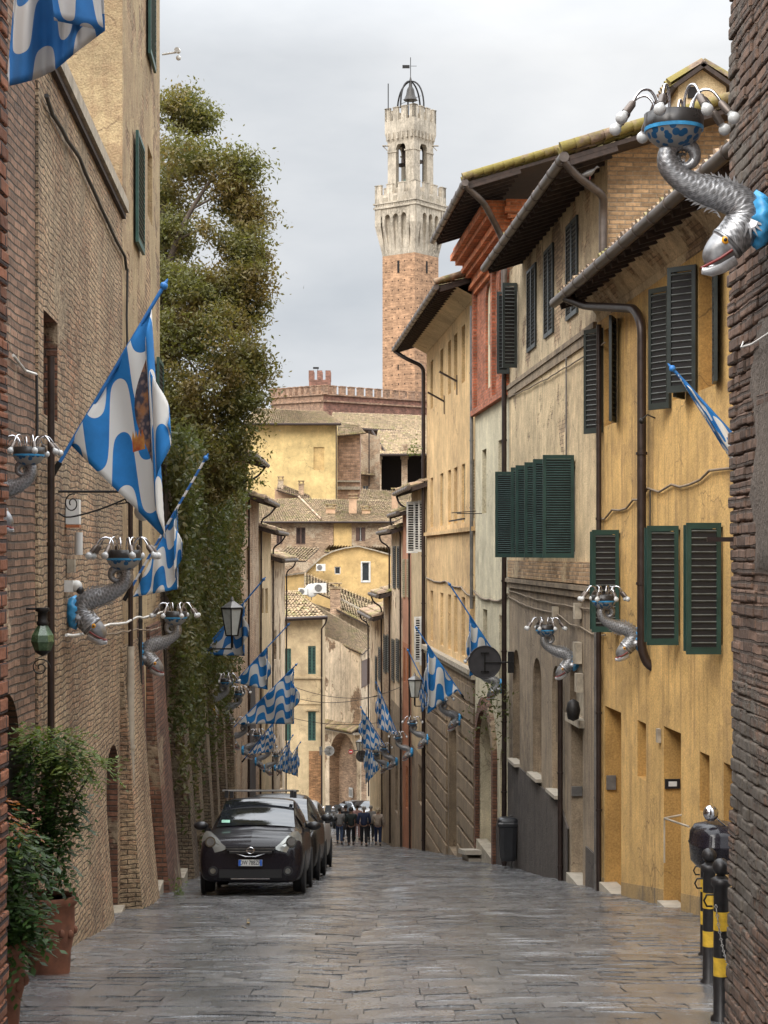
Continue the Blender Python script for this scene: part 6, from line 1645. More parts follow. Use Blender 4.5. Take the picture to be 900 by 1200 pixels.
fl(F3, 76.8, None, 885, 423, 829, 'spotted wave flag lowest on the right, above the walkers', mat='flag_b', f0=.04, f1=.98, seed=14, drop=.52, bunch=.1)
fl(F4, 81.5, None, 902, 426, 862, 'small wave flag hanging behind the far round sign', mat='flag_b', f0=.04, f1=.9, seed=15, drop=.95, bunch=.2)
# flag whose lower part hangs into the top left corner
def corner_flag():
    Y = 9.6; o = empty('flag', W(-30, -160, Y), 'large wind bent wave flag hanging into the top left corner', 'flag', GFl)
    mb = MB(); mb.tube([W(-60,-70,Y), W(140,-330,Y)], .02, 8); mb.build('pole', M['blue_paint'], o)
    rows = []; uvs = []; n = 30
    top = lambda t: (18+ (118-18)*t, -230+ (-20)*t)
    for i in range(n+1):
        s_ = i/n; row = []; ur = []
        for j in range(n+1):
            t = j/n
            x0, y0 = 22+98*t, -175-120*t
            x1 = 10+112*t**1.05; y1 = 101-62*t**1.7-3*t
            xx = x0+(x1-x0)*s_+3*math.sin(t*9+s_*4); yy = y0+(y1-y0)*s_
            p = W(xx, yy, Y+.08*math.sin(t*11+s_*3)+.05*math.sin(t*23)); row.append(p); ur.append((.15+t*.8, s_*1.3-.1*t))
        rows.append(row); uvs.append(ur)
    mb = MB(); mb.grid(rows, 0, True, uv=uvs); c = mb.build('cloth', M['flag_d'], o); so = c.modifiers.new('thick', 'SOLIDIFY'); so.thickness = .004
    rows = []; uvs = []
    for i in range(13):
        s_ = i/12; row = []; ur = []
        for j in range(13):
            t = j/12; xx = 62+58*t+2*math.sin(s_*7); yy = -110+(134+12*t)*s_
            row.append(W(xx, yy, Y-.16+.04*math.sin(t*8))); ur.append((.3+t*.5, -s_*.9))
        rows.append(row); uvs.append(ur)
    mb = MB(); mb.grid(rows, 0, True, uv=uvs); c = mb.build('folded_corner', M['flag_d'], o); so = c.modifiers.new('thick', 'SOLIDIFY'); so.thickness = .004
corner_flag()

# =================================================================== STREET LANTERNS, SIGNS
GS = 'street lanterns on wall brackets'
def lantern(c, w, h, wall, lab, slope=0):
    o = empty('street_lantern', (wall[0], wall[1], wall[2]), lab, 'street lamp', GS); c = Vector(c)
    mb = MB(); n = 6
    def ring(r, z): return [c+Vector((r*math.cos(2*math.pi*(k+.5)/n), r*math.sin(2*math.pi*(k+.5)/n), z)) for k in range(n)]
    a, b, t = ring(w*.28, -h*.5), ring(w*.5, h*.28), ring(w*.05, h*.5)
    g = MB()
    for k in range(n): g.quad(a[k], a[(k+1)%n], b[(k+1)%n], b[k])
    g.build('glass', M['lamp_glass'], o)
    for k in range(n):
        mb.bar(a[k], b[k], .025, .025); mb.bar(a[k], a[(k+1)%n], .03, .03); mb.bar(b[k], b[(k+1)%n], .035, .035)
    mb.build('frame', M['iron'], o)
    mb = MB(); b2 = ring(w*.54, h*.29); 
    for k in range(n): mb.poly([b2[k], b2[(k+1)%n], t[(k+1)%n], t[k]])
    mb.tube([c+Vector((0,0,h*.5)), c+Vector((0,0,h*.6))], [.05,.02], 8); mb.poly(b2); mb.build('cap', M['pipe_grey'], o)
    mb = MB(); q = Vector((c.x, c.y, c.z-h*.5)); mb.tube([q, q-Vector((0,0,.28))], .03, 8); e = q-Vector((0,0,.3)); wl = Vector(wall)
    mb.tube([e, Vector((wl.x, wl.y, e.z))], .018, 6); mb.tube([e+(Vector((wl.x,wl.y,e.z))-e)*.4, Vector((wl.x, wl.y, e.z-.3))], .014, 6); mb.build('bracket', M['iron'], o)
Y = 38; c = W(272, 724, Y); x = -2.71-.045*Y; lantern(c, .52, .78, (x, Y, c.z), 'six sided glass street lantern on an iron bracket in front of the ivy')
Y = 57; c = W(486, 804, Y); lantern(c, .50, .74, (6.05-.075*Y, Y, c.z), 'glass street lantern on the right, beside the twisted flag')
Y = 92; c = W(421.5, 873, Y); lantern(c, .46, .62, (5.95-.073*Y, Y, c.z), 'small distant street lantern above the walkers')
def globe_lamp():
    Y = 17.4; z = (650-576)/FX*Y; F = FL; u = (Y-16)/F.d.y; o = empty('bracket_lamp', F.pt(u,0,z), 'round glass lamp on a scrolled wrought iron arm under the big emblem flag', 'street lamp')
    mb = MB(); a = F.pt(u,.0,z); b = a+F.nv()*.95; mb.tube([a, b], .014, 6); n = 26
    for (cx, cz, r0, dr) in ((.14,-.12,.10,1), (.72,-.06,.08,-1)):
        pts = [a+F.nv()*(cx+r0*(1-k/34)*math.cos(dr*k*.36+1.2)*.8)+Vector((0,0,cz+r0*(1-k/34)*math.sin(dr*k*.36+1.2))) for k in range(n)]; mb.tube(pts, .007, 5)
    mb.tube(catmull([a+Vector((0,0,-.22)), a+F.nv()*.12+Vector((0,0,-.26)), a+F.nv()*.45+Vector((0,0,-.17)), a+F.nv()*.8+Vector((0,0,-.02))], 5), .009, 5); mb.build('bracket', M['iron'], o)
    c = a+F.nv()*.86+Vector((0,0,-.20)); mb = MB(); mb.ball(c, (.095,.095,.10), 16); mb.build('globe', M['lamp_glass'], o)
    mb = MB(); mb.lathe([(.13,.0),(.10,.03),(.03,.07),(.015,.2)], c+Vector((0,0,.07)), 14); mb.bar(c+Vector((-.28,0,.07)), c+Vector((.04,0,.12)), .05, .012); mb.build('cap', M['iron'], o)
globe_lamp()
def green_lantern():
    Y = 15.6; c = W(50, 748, Y); o = empty('green_lantern', (-3.27, Y, c.z), 'faceted green glass lantern on the brick bay at left', 'lamp')
    mb = MB(); mb.lathe([(.03,-.13),(.075,-.11),(.108,-.03),(.100,.03),(.045,.12)], c, 7, sm=False); mb.build('glass', M['green_glass'], o)
    mb = MB(); mb.lathe([(.05,.12),(.06,.14),(.045,.16),(.045,.24),(.07,.25),(.06,.28)], c, 10); mb.lathe([(.08,-.11),(.05,-.14),(.01,-.16)], c, 7); mb.tube([c+Vector((0,0,.27)), Vector((-3.27,Y,c.z+.27))], .012, 6)
    pts = [c+Vector((-.28+.10*(1-k/30)*math.cos(k*.4), 0, .33+.10*(1-k/30)*math.sin(k*.4))) for k in range(26)]; mb.tube(pts, .006, 5)
    pts = [c+Vector((-.02+.09*(1-k/30)*math.cos(k*.4), 0, -.27+.09*(1-k/30)*math.sin(k*.4))) for k in range(26)]; mb.tube(pts, .006, 5); mb.build('frame', M['iron'], o)
green_lantern()
def disk_sign(c, r_, wallx, mat, lab, side):
    c = Vector(c); o = empty('road_sign', (wallx, c.y, c.z), lab, 'sign', 'round road signs seen from behind')
    mb = MB(); mb.tube([c+Vector((0,.0,0)), c+Vector((0,.02,0))], r_, 36, sm=False)
    mb.tube([c+Vector((r_*math.cos(a),-.01,r_*math.sin(a))) for a in [2*math.pi*k/36 for k in range(37)]], .015, 6, cap=False); mb.build('plate', M[mat], o)
    mb = MB(); mb.box(c+Vector((0,-.03,0)), (.035,.03,r_*1.15)); 
    for s_ in (-1, 1): mb.box(c+Vector((0,-.03,s_*r_*.57)), (.2,.03,.035))
    mb.tube([c+Vector((0,-.04,-.0)), Vector((wallx, c.y-.04, c.z))], .018, 8); mb.box(Vector((wallx-side*.07, c.y, c.z)), (.14,.1,.5)); mb.build('bracket', M['iron'] if mat == 'sign_grey' else M['pipe_grey'], o)
disk_sign(W(568, 776, 40), .38, 5.504-.0615*40, 'sign_grey', 'large round dark sign seen from behind, before the cream house', 1)
disk_sign(W(424, 886, 95), .32, -.35, 'sign_grey', 'small round dark sign seen from behind near the street end', 1)
disk_sign(W(386, 880, 99), .28, -3.75, 'sign_light', 'pale round sign seen from behind at the corner house', -1)
c = W(411, 881, 104.5); o = empty('no_entry_sign', c+Vector((0,.3,0)), 'tiny red and white sign on the old plaster wall', 'sign'); mb = MB(); mb.tube([c, c+Vector((0,.03,0))], .14, 20, sm=False); p_ = mb.build('plate', M['red_sign'], o); mb = MB(); mb.box(c+Vector((0,-.02,0)), (.18,.02,.06)); mb.build('bar', M['plastic_w'], p_); mb = MB(); mb.tube([c+Vector((0,.02,0)), c+Vector((.9,2.0,0))], .03, 6); mb.build('bracket', M['iron'], o)

# wires over the street
def wire(a, b, lab, sag=.5, r=.015):
    a = Vector(a); b = Vector(b); o = empty('overhead_cable', a, lab, 'cable', 'thin cables across the street')
    mb = MB(); mb.tube([a+(b-a)*t+Vector((0,0,-sag*4*t*(1-t))) for t in [k/24 for k in range(25)]], r, 5); mb.build('wire', M['cable'], o)
wire(W(340, 803, 88), W(448, 815, 84), 'thin cable crossing just over the old plaster house arch', .35)
wire(W(330, 838, 84), W(455, 845, 80), 'lower thin cable across the street end', .3)
wire(W(338, 815, 88), W(470, 805, 70), 'slack cable from the left row up to the salmon house', .5)

# =================================================================== RUBBISH BIN, STONE SLAB, BOLLARDS
def bin_():
    Y = 39.3; zb = gz(Y); x = (595-450)/FX*Y; o = empty('litter_bin', (x, Y, zb), 'black plastic litter bin fixed against the cream house', 'bin')
    z0 = (650-1008)/FX*Y; mb = MB(); rows = []
    for (h, w, d) in ((0,.34,.30),(.08,.38,.33),(.78,.44,.38),(.80,.50,.42),(.86,.50,.42),(.90,.46,.38)):
        n = 16; rows.append([Vector((x+w/2*max(-1,min(1,1.3*math.cos(2*math.pi*k/n))), Y+d/2*max(-1,min(1,1.3*math.sin(2*math.pi*k/n))), z0+h)) for k in range(n)])
    mb.grid(rows, 0, False, closed=True); mb.poly(rows[0]); mb.build('body', M['plastic_b'], o)
    mb = MB(); rows = [[Vector((x+w/2*max(-1,min(1,1.3*math.cos(2*math.pi*k/16))), Y+d/2*max(-1,min(1,1.3*math.sin(2*math.pi*k/16))), z0+h)) for k in range(16)] for (h,w,d) in ((.90,.48,.40),(.95,.46,.38),(.99,.30,.24))]
    mb.grid(rows, 0, True, closed=True); mb.poly(rows[-1]); mb.build('lid', M['plastic_b'], o)
    mb = MB(); mb.tube([(x+.1,Y+.24,zb-.1), (x+.1,Y+.24,z0+1.0)], .03, 8); mb.build('post', M['pipe_grey'], o)
bin_()
Y = 46; a = FC.pt(FC.L*.8, .2, gz(46.3)); 
mb = MB(); q = Vector((2.42, 46.0, gz(46.0)+.26)); mb.box(None, (.66, 1.6, .12), M=Matrix.Translation(q) @ Matrix.Rotation(R(4),4,'Z') @ Matrix.Rotation(R(-8),4,'X')); mb.box(q-Vector((-.02,0,.3)), (.5,1.5,.48), R(4)); o = mb.build('stone_ramp', M['stone'], None, loc=(q.x,q.y,q.z-.5)); tag(o, 'pale stone ramp slab in front of the brick portal', 'ramp')

GB = 'black bollards with yellow bands'
def bollard_proto():
    o = empty('bollard', (0,0,0)); mb = MB(); mb.lathe([(.075,-.1),(.075,.02),(.055,.04),(.052,.93),(.07,.95),(.072,.99),(.05,1.0),(.028,1.02)], (0,0,0), 20); mb.build('post', M['bollard'], o)
    mb = MB(); mb.ball((0,0,1.075), .062, 16); mb.build('ball_finial', M['bollard'], o)
    for z in (.38, .70): mb = MB(); mb.lathe([(.0545,z-.065),(.0545,z+.065)], (0,0,0), 20); mb.build('yellow_band', M['yellow_band'], o)
    mb = MB(); mb.tube([(-.05,0,.88),(-.10,0,.88),(-.12,0,.84),(-.10,0,.80),(-.06,0,.80)], .008, 6); mb.build('chain_ring', M['iron'], o)
    return o
bp = bollard_proto()
for k, (px, Y, lab) in enumerate(((845, 11.95, 'nearest black bollard with yellow bands, touching the brick wall edge'), (831, 14.3, 'second black and yellow bollard, half hidden by the nearest one'), (827, 16.8, 'rearmost black and yellow bollard under the scooter case'))):
    o = bp if k == 0 else copy_tree(bp); o.location = ((px-450)/FX*Y, Y, gz(Y)); tag(o, lab, 'bollard', GB)
mb = MB(); a = Vector(((838-450)/FX*11.9, 11.88, gz(11.9)+.82)); b = Vector(((862-450)/FX*11.4, 11.42, gz(11.4)+.45)); n = 30
for k in range(n):
    t = k/n; p = a+(b-a)*t-Vector((0,0,.16*4*t*(1-t))); t2 = (k+1)/n; p2 = a+(b-a)*t2-Vector((0,0,.16*4*t2*(1-t2))); m_ = (p+p2)/2; d = (p2-p); sd_ = Vector((0,.010,0)) if k % 2 else Vector((.010,0,0))
    mb.tube([p, m_+sd_, p2, m_-sd_, p], .004, 5)
o = mb.build('chain', M['pipe_grey'], None, loc=a); tag(o, 'steel chain hanging from the nearest bollard', 'chain')
# =================================================================== CARS
def wheel(parent, x, y, rad=.30, w=.19, rim='pipe_grey'):
    mb = MB(); Mx = Matrix.Rotation(R(90), 4, 'Y')
    mb.lathe([(rad*.62,-w/2),(rad*.94,-w/2),(rad,-w*.3),(rad,w*.3),(rad*.94,w/2),(rad*.62,w/2)], (x,y,rad), 28, M=Mx); t = mb.build('wheel', M['tyre'], parent)
    mb = MB(); s_ = 1 if x > 0 else -1; mb.lathe([(rad*.64,-w*.42),(rad*.62,w*.1),(.02,w*.2)], (x,y,rad), 24, M=Mx if s_ > 0 else Matrix.Rotation(R(-90),4,'Y'))
    mb.build('rim', M[rim], t); return t

def car(name, paint, W2=.845, Ln=4.08, H=1.55, label='', cat='car', rack=False, plate=None, suv=0, group=None, detail=True):
    """car facing -Y, origin on the ground under its nose"""
    o = empty(name, (0,0,0), label, cat, group)
    hb = .92+suv*.1      # bonnet height
    # stations: y, sill z, half width at belt, belt z, roof half width, roof z
    st = [(0.00,.36,.62,.62,.56,.66),(.02,.22,.775,.70,.64,.76),(.08,.18,.825,.80,.69,.87),(.30,.17,.845,.88,.70,.945),(.62,.17,.848,.91,.69,.985+suv*.05),(.98,.17,W2,.935,.675,1.035+suv*.06),
          (1.12,.19,W2,.945,.655,1.10+suv*.06),(1.40,.19,W2,.955,.625,1.28+suv*.05),(1.72,.19,W2,.965,.595,1.45),(2.0,.19,W2,.97,.585,H-.01),(2.5,.19,W2,.98,.585,H),(3.1,.19,W2,.985,.58,H-.01),(3.6,.20,.83,.985,.565,H-.05),(3.88,.22,.80,.985,.56,H-.20),(4.02,.26,.78,.96,.60,1.12),(Ln,.34,.70,.80,.60,.86)]
    k = W2/.845
    rows = []
    for (y, zs, wb, zb, wr, zr) in st:
        wb *= k if wb < W2 else 1; zb += suv*.08; n = []
        half = [(0, zs), (wb*.80, zs), (wb*.965, zs+.06), (wb, zs+(zb-zs)*.45), (wb*.995, zs+(zb-zs)*.72), (wb*.965, zb-.02), (wb*.935 if zr-zb > .12 else wb*.90, zb+.02),
                (wr+(wb*.90-wr)*.35, zb+(zr-zb)*.55), (wr, zr-.045 if zr-zb > .12 else zr-.015), (wr*.82, zr-.008), (0, zr+.012)]
        row = [Vector((-x, y, z)) for x, z in half[::-1]] + [Vector((x, y, z)) for x, z in half[1:]]
        rows.append(row)
    mb = MB(); mb.grid(rows, 0, True); mb.poly([p for p in rows[0]]); mb.poly([p for p in rows[-1]][::-1])
    b = mb.build('body', M[paint], o); sub = b.modifiers.new('sub', 'SUBSURF'); sub.levels = 2; sub.render_levels = 2
    def surf(i0, x0, z0): pass
    # glasshouse: windscreen, side windows (sheets standing 8 mm proud)
    def at(y):
        for a, c in zip(st[:-1], st[1:]):
            if a[0] <= y <= c[0]:
                t = (y-a[0])/(c[0]-a[0]); return [a[q]+(c[q]-a[q])*t for q in range(6)]
    mb = MB(); rws = []
    for i in range(9):
        y = 1.04+(1.86-1.04)*i/8; s_ = at(y); zr = s_[5]; wr = s_[4]; rws.append([Vector((wr*.985*q, y-.012, zr+.026-.035*abs(q)**2.2)) for q in (-1,-.93,-.75,-.5,-.25,0,.25,.5,.75,.93,1)])
    mb.grid(rws, 0, True); gl = mb.build('windscreen', M['car_glass'], o)
    for sx in (-1, 1):
        for (ya, yb) in ((1.55, 2.35), (2.45, 3.25)):
            mb = MB(); rws = []
            for i in range(5):
                y = ya+(yb-ya)*i/4; s_ = at(y); zb = s_[3]+suv*.08+.05; zr = s_[5]-.09; 
                wlo = s_[2]*.925; whi = s_[4]+.012
                if zr < zb+.05: zr = zb+.05
                rws.append([Vector((sx*(wlo+(whi-wlo)*t+.018*math.sin(math.pi*t)), y, zb+(zr-zb)*t)) for t in (0,.5,1)])
            mb.grid(rws, 0, True); mb.build('side_window', M['car_glass'], o)
    for sx in (-1, 1):
        wheel(o, sx*(W2-.10), .80); wheel(o, sx*(W2-.10), 3.38)
        for yy in (.80, 3.38): mb = MB(); mb.tube([Vector((sx*(W2-.055),yy,.315)), Vector((sx*(W2+.004),yy,.315))], .355, 28, sm=False); mb.build('wheel_arch', M['tyre'], o)
        for w_ in [c for c in o.children if c.name.startswith('wheel') and not c.name.startswith('wheel_arch')]: pass
        # mirror
        mb = MB(); mb.ball((sx*(W2+.11), 1.42, 1.07+suv*.1), (.125,.08,.075), 14); mb.bar((sx*(W2-.06),1.40,1.0+suv*.1), (sx*(W2+.04),1.42,1.0+suv*.1), .06, .06); mb.build('mirror', M['plastic_b'], o)
        # headlamp: tall teardrop wrapping the corner
        mb = MB(); rws = []; n = 11
        outl = [(.385,.735),(.47,.70),(.58,.675),(.70,.68),(.775,.74),(.80,.82),(.785,.92),(.73,.985),(.65,.975),(.56,.89),(.47,.80)]
        hs_ = 1.12
        def yfront(x, z): return max(.0, .0+ .30*max(0,(abs(x)-.42)/.42)**2.2 + .30*max(0, z-.66)) - .03
        ctr = Vector((sx*.61,0,.82)); 
        ring0 = [Vector((sx*(.61+(x-.61)*1.08), yfront(x,z)-.008, .82+(z-.82)*1.1+suv*.08)) for x, z in outl]; c0 = Vector((sx*.62, yfront(.62,.82)-.03, .82+suv*.08))
        mid = [p*.5+c0*.5+Vector((0,-.012,0)) for p in ring0]; mb.grid([ring0, mid], 0, True, closed=True)
        for q in range(len(mid)): mb.poly([mid[q], mid[(q+1)%len(mid)], c0])
        back = [p+Vector((0,.10,0)) for p in ring0]; mb.grid([ring0, back], 0, True, closed=True)
        hl = mb.build('headlight', M['headlight'], o)
        mb = MB(); q = Vector((sx*.65, yfront(.645,.83)-.085, .83+suv*.08)); mb.tube([q, q+Vector((0,.05,0))], .085, 20, sm=False); mb.build('reflector', M['headlight_in'], hl)
        mb = MB(); mb.tube([q+Vector((0,-.012,0)), q+Vector((0,.01,0))], .060, 20, sm=False); mb.build('lens', M['pipe_grey'], hl)
        if detail:
            mb = MB(); q = Vector((sx*.60,-.012,.37)); mb.tube([q, q+Vector((0,.08,0))], .075, 18, sm=False); fg = mb.build('fog_light', M['plastic_b'], o)
            mb = MB(); q = Vector((sx*.60,-.026,.37)); mb.tube([q, q+Vector((0,.03,0))], .045, 16, sm=False); mb.build('lens', M['headlight_in'], fg)
    # grille
    mb = MB(); 
    for z, w in ((.745,.40),(.70,.38),(.66,.34)): mb.box((0,-.03,z+suv*.08), (w*2,.07,.026))
    gr = mb.build('grille', M['plastic_b'], o)
    mb = MB(); pts = [Vector((x, -.05+.10*abs(x)**1.2, z+suv*.08)) for x, z in ((-.40,.74),(-.30,.68),(-.18,.63),(-.08,.60),(.08,.60),(.18,.63),(.30,.68),(.40,.74))]; mb.tube(pts, .011, 6); mb.build('grille_trim', M['chrome'], gr)
    for z, w in ((.722,.38),(.68,.34)): mb = MB(); mb.box((0,-.06,z+suv*.08), (w*2,.03,.010)); mb.build('bar', M['pipe_grey'], gr)
    mb = MB(); c = Vector((0,-.085,.695+suv*.08)); mb.tube([c+Vector((.058*math.cos(a),0,.048*math.sin(a))) for a in [2*math.pi*q/20 for q in range(21)]], .010, 6, cap=False); mb.box(c, (.15,.014,.018)); mb.build('emblem', M['chrome'], gr)
    mb = MB(); mb.box((0,-.01,.33), (1.0,.06,.13)); mb.build('lower_grille', M['tyre'], o)
    mb = MB(); mb.box((0,-.045,.25), (.62,.02,.018)); mb.build('bumper_trim', M['chrome'], o)
    # plate
    mb = MB(); mb.box((0,-.045,.50), (.38,.018,.10)); pt = mb.build('number_plate', M['plate'], o)
    mb = MB(); 
    for s_ in (-1, 1): mb.box((s_*.170,-.056,.50), (.036,.004,.094))
    mb.build('blue_end', M['plate_blue'], pt)
    if plate:
        cu = bpy.data.curves.new('plate_text', 'FONT'); cu.body = plate; cu.size = .098; cu.align_x = 'CENTER'; cu.align_y = 'CENTER'; cu.extrude = .001; cu.offset = .0012
        to = bpy.data.objects.new('tmp', cu); COL.objects.link(to); to.rotation_euler = (R(90),0,0)
        bpy.context.view_layer.update(); me = bpy.data.meshes.new_from_object(to.evaluated_get(bpy.context.evaluated_depsgraph_get()))
        bpy.data.objects.remove(to); me.transform(Matrix.Translation((0,-.0565,.50)) @ Matrix.Rotation(R(90),4,'X') @ Matrix.Diagonal((.72,1,1,1)))
        me.materials.clear(); me.materials.append(M['ink']); t_ = bpy.data.objects.new('plate_lettering', me); COL.objects.link(t_); t_.parent = pt
    # wipers, sticker
    mb = MB()
    for x0, x1 in ((-.52,-.02),(.02,.50)): mb.tube([Vector((x0,1.03,1.035)), Vector((x1,.985,1.03))], .011, 5)
    mb.build('wiper', M['plastic_b'], o)
    mb = MB(); mb.quad((-.58,1.12,1.125),(-.44,1.10,1.125),(-.44,1.16,1.17),(-.58,1.18,1.17)); mb.build('sticker', M['sticker'], gl)
    if rack:
        for y in (1.75, 2.75):
            mb = MB(); mb.box((0,y,H+.115), (1.26,.055,.028)); rb = mb.build('roof_bar', M['sign_light' if y < 2 else 'plastic_b'], o)
            for s_ in (-1, 1): mb = MB(); mb.box((s_*.56,y,H+.05), (.06,.08,.12)); mb.build('foot', M['plastic_b'], rb)
    return o
def park(o, x, y, rz=0, s=1):
    sl = (gz(y+3.4)-gz(y+.8))/2.6
    o.location = (x, y, gz(y+.8)-sl*.8+.03); o.rotation_euler = (math.atan(sl), 0, rz); o.scale = (s,s,s)
GC = 'cars parked along the left wall'
c1 = car('parked_car', 'car_black', rack=True, plate='DW 788ZR', label='glossy black small car with roof bars, parked facing the viewer, nearest in the row', group=GC); park(c1, -2.14, 27.3, R(0))
c2 = car('parked_car', 'car_brown', W2=.90, H=1.66, suv=1, label='dark brown tall car parked right behind the black one with roof bars', group=GC, rack=False, detail=False); park(c2, -2.17, 32.6, R(-.6))
c3 = car('parked_car', 'car_white', W2=.86, H=1.58, suv=.5, label='white car third in the parked row, mostly hidden', group=GC, detail=False); park(c3, -2.20, 38.2, R(-1.0))
c4 = car('parked_car', 'car_silver', W2=.86, H=1.5, label='silver white car at the street end behind the walkers', group='cars at the street end', detail=False); park(c4, -.75, 104, R(22))
c5 = car('parked_car', 'car_brown', W2=.86, H=1.45, label='dark car at the street end beyond the scooters', group='cars at the street end', detail=False); park(c5, -3.1, 105, R(-35))

# =================================================================== SCOOTERS
def scooter(label, paint, case=True, group='scooters parked at the street end'):
    """scooter facing +X, origin under its middle"""
    o = empty('scooter', (0,0,0), label, 'scooter', group)
    for x in (-.62, .62):
        mb = MB(); mb.lathe([(.13,-.05),(.21,-.055),(.235,0),(.21,.055),(.13,.05)], (x,0,.235), 24, M=Matrix.Rotation(R(90),4,'X')); w_ = mb.build('wheel', M['tyre'], o); mb = MB(); mb.lathe([(.135,-.04),(.02,-.03)], (x,0,.235), 16, M=Matrix.Rotation(R(90),4,'X')); mb.build('rim', M['pipe_grey'], w_)
    mb = MB(); S = [(-.85,.62,.05,.05),(-.7,.62,.13,.12),(-.45,.58,.16,.17),(-.15,.52,.15,.17),(.0,.38,.13,.08),(.2,.27,.14,.05),(.36,.35,.15,.09),(.46,.55,.17,.16),(.52,.80,.13,.13),(.50,.95,.09,.06)]
    rows = [[Vector((x+hz*.4*math.cos(a)*0, hw*math.cos(a), z+hz*math.sin(a))) for a in [2*math.pi*k/14 for k in range(14)]] for (x,z,hw,hz) in S]
    mb.grid(rows, 0, True, closed=True); mb.poly(rows[0]); mb.poly(rows[-1]); mb.build('body', M[paint], o)
    mb = MB(); rows = [[Vector((x, hw*math.cos(a), z+hz*math.sin(a))) for a in [2*math.pi*k/12 for k in range(12)]] for (x,z,hw,hz) in ((-.72,.78,.05,.03),(-.6,.79,.13,.06),(-.2,.77,.15,.07),(.0,.72,.10,.05))]; mb.grid(rows,0,True,closed=True); mb.poly(rows[0]); mb.poly(rows[-1]); mb.build('seat', M['plastic_b'], o)
    mb = MB(); mb.tube([(.62,0,.235),(.56,0,.6),(.48,0,1.0)], .03, 8); mb.build('fork', M['pipe_grey'], o)
    mb = MB(); mb.tube([(.38,-.33,1.05),(.46,-.15,1.03),(.48,0,1.0),(.46,.15,1.03),(.38,.33,1.05)], .018, 8); mb.ball((.52,0,.98), (.08,.11,.09), 12); hb = mb.build('handlebar', M['plastic_b'], o)
    for s_ in (-1, 1):
        mb = MB(); mb.tube([(.42,s_*.2,1.04),(.44,s_*.28,1.22)], .008, 5); mb.ball((.43,s_*.30,1.27), (.025,.07,.055), 12); mb.build('mirror', M['chrome'], hb)
    mb = MB(); mb.ball((.60,0,.93), (.05,.07,.07), 12); mb.build('headlight', M['headlight'], o)
    mb = MB(); mb.poly([(.50,-.2,1.0),(.50,.2,1.0),(.38,.17,1.42),(.38,-.17,1.42)]); mb.build('windshield', M['glass'], o)
    if case:
        mb = MB(); rows = []
        for (z, k) in ((.88,.75),(.93,.95),(1.06,1.0),(1.075,1.03),(1.085,1.0),(1.16,.97),(1.22,.82),(1.245,.45)):
            n = 22; rows.append([Vector((-.90+.22*k*math.copysign(abs(math.cos(a))**.6, math.cos(a)), .25*k*math.copysign(abs(math.sin(a))**.6, math.sin(a)), z)) for a in [2*math.pi*q/n for q in range(n)]])
        mb.grid(rows, 0, True, closed=True); mb.poly(rows[0]); mb.poly(rows[-1]); mb.box((-.74,0,.86), (.4,.2,.04)); cs = mb.build('top_case', M['car_black'], o)
        mb = MB(); mb.box((-.67,0,1.07), (.03,.1,.05)); mb.build('latch', M['chrome'], cs)
    return o
s0 = scooter('black scooter with a rounded top case parked behind the bollards', 'plastic_b', group=None); s0.location = (3.93, 15.2, gz(15.2)); s0.rotation_euler = (0,0,R(8))
bpy.context.view_layer.update()
s0.scale = (1.09,1.09,1.09); P_ = Matrix.Rotation(R(-8), 3, 'Z') @ (W(833, 953, 14.9)-s0.location) / 1.09
mb = MB(); mb.ball(P_, (.065,.05,.065), 16); mb.tube([P_, P_+Vector((.12,0,-.1)), P_+Vector((.5,.1,-.25))], .009, 6)
mo = mb.build('mirror', M['chrome'], None); mo.parent = s0
SC = [(377, 101, 'pale scooter with a windshield, leftmost at the street end', 'car_white', 250), (386, 99.5, 'dark scooter beside the pale one at the street end', 'car_black', 262), (394, 101, 'dark scooter nearest the walkers at the street end', 'plastic_b', 285), (404, 102, 'silver scooter partly behind the walkers', 'car_silver', 300)]
for px, Y, lab, pt_, rz in SC:
    s_ = scooter(lab, pt_, case=False); s_.location = ((px-450)/FX*Y, Y, gz(Y)); s_.rotation_euler = (0,0,R(rz))

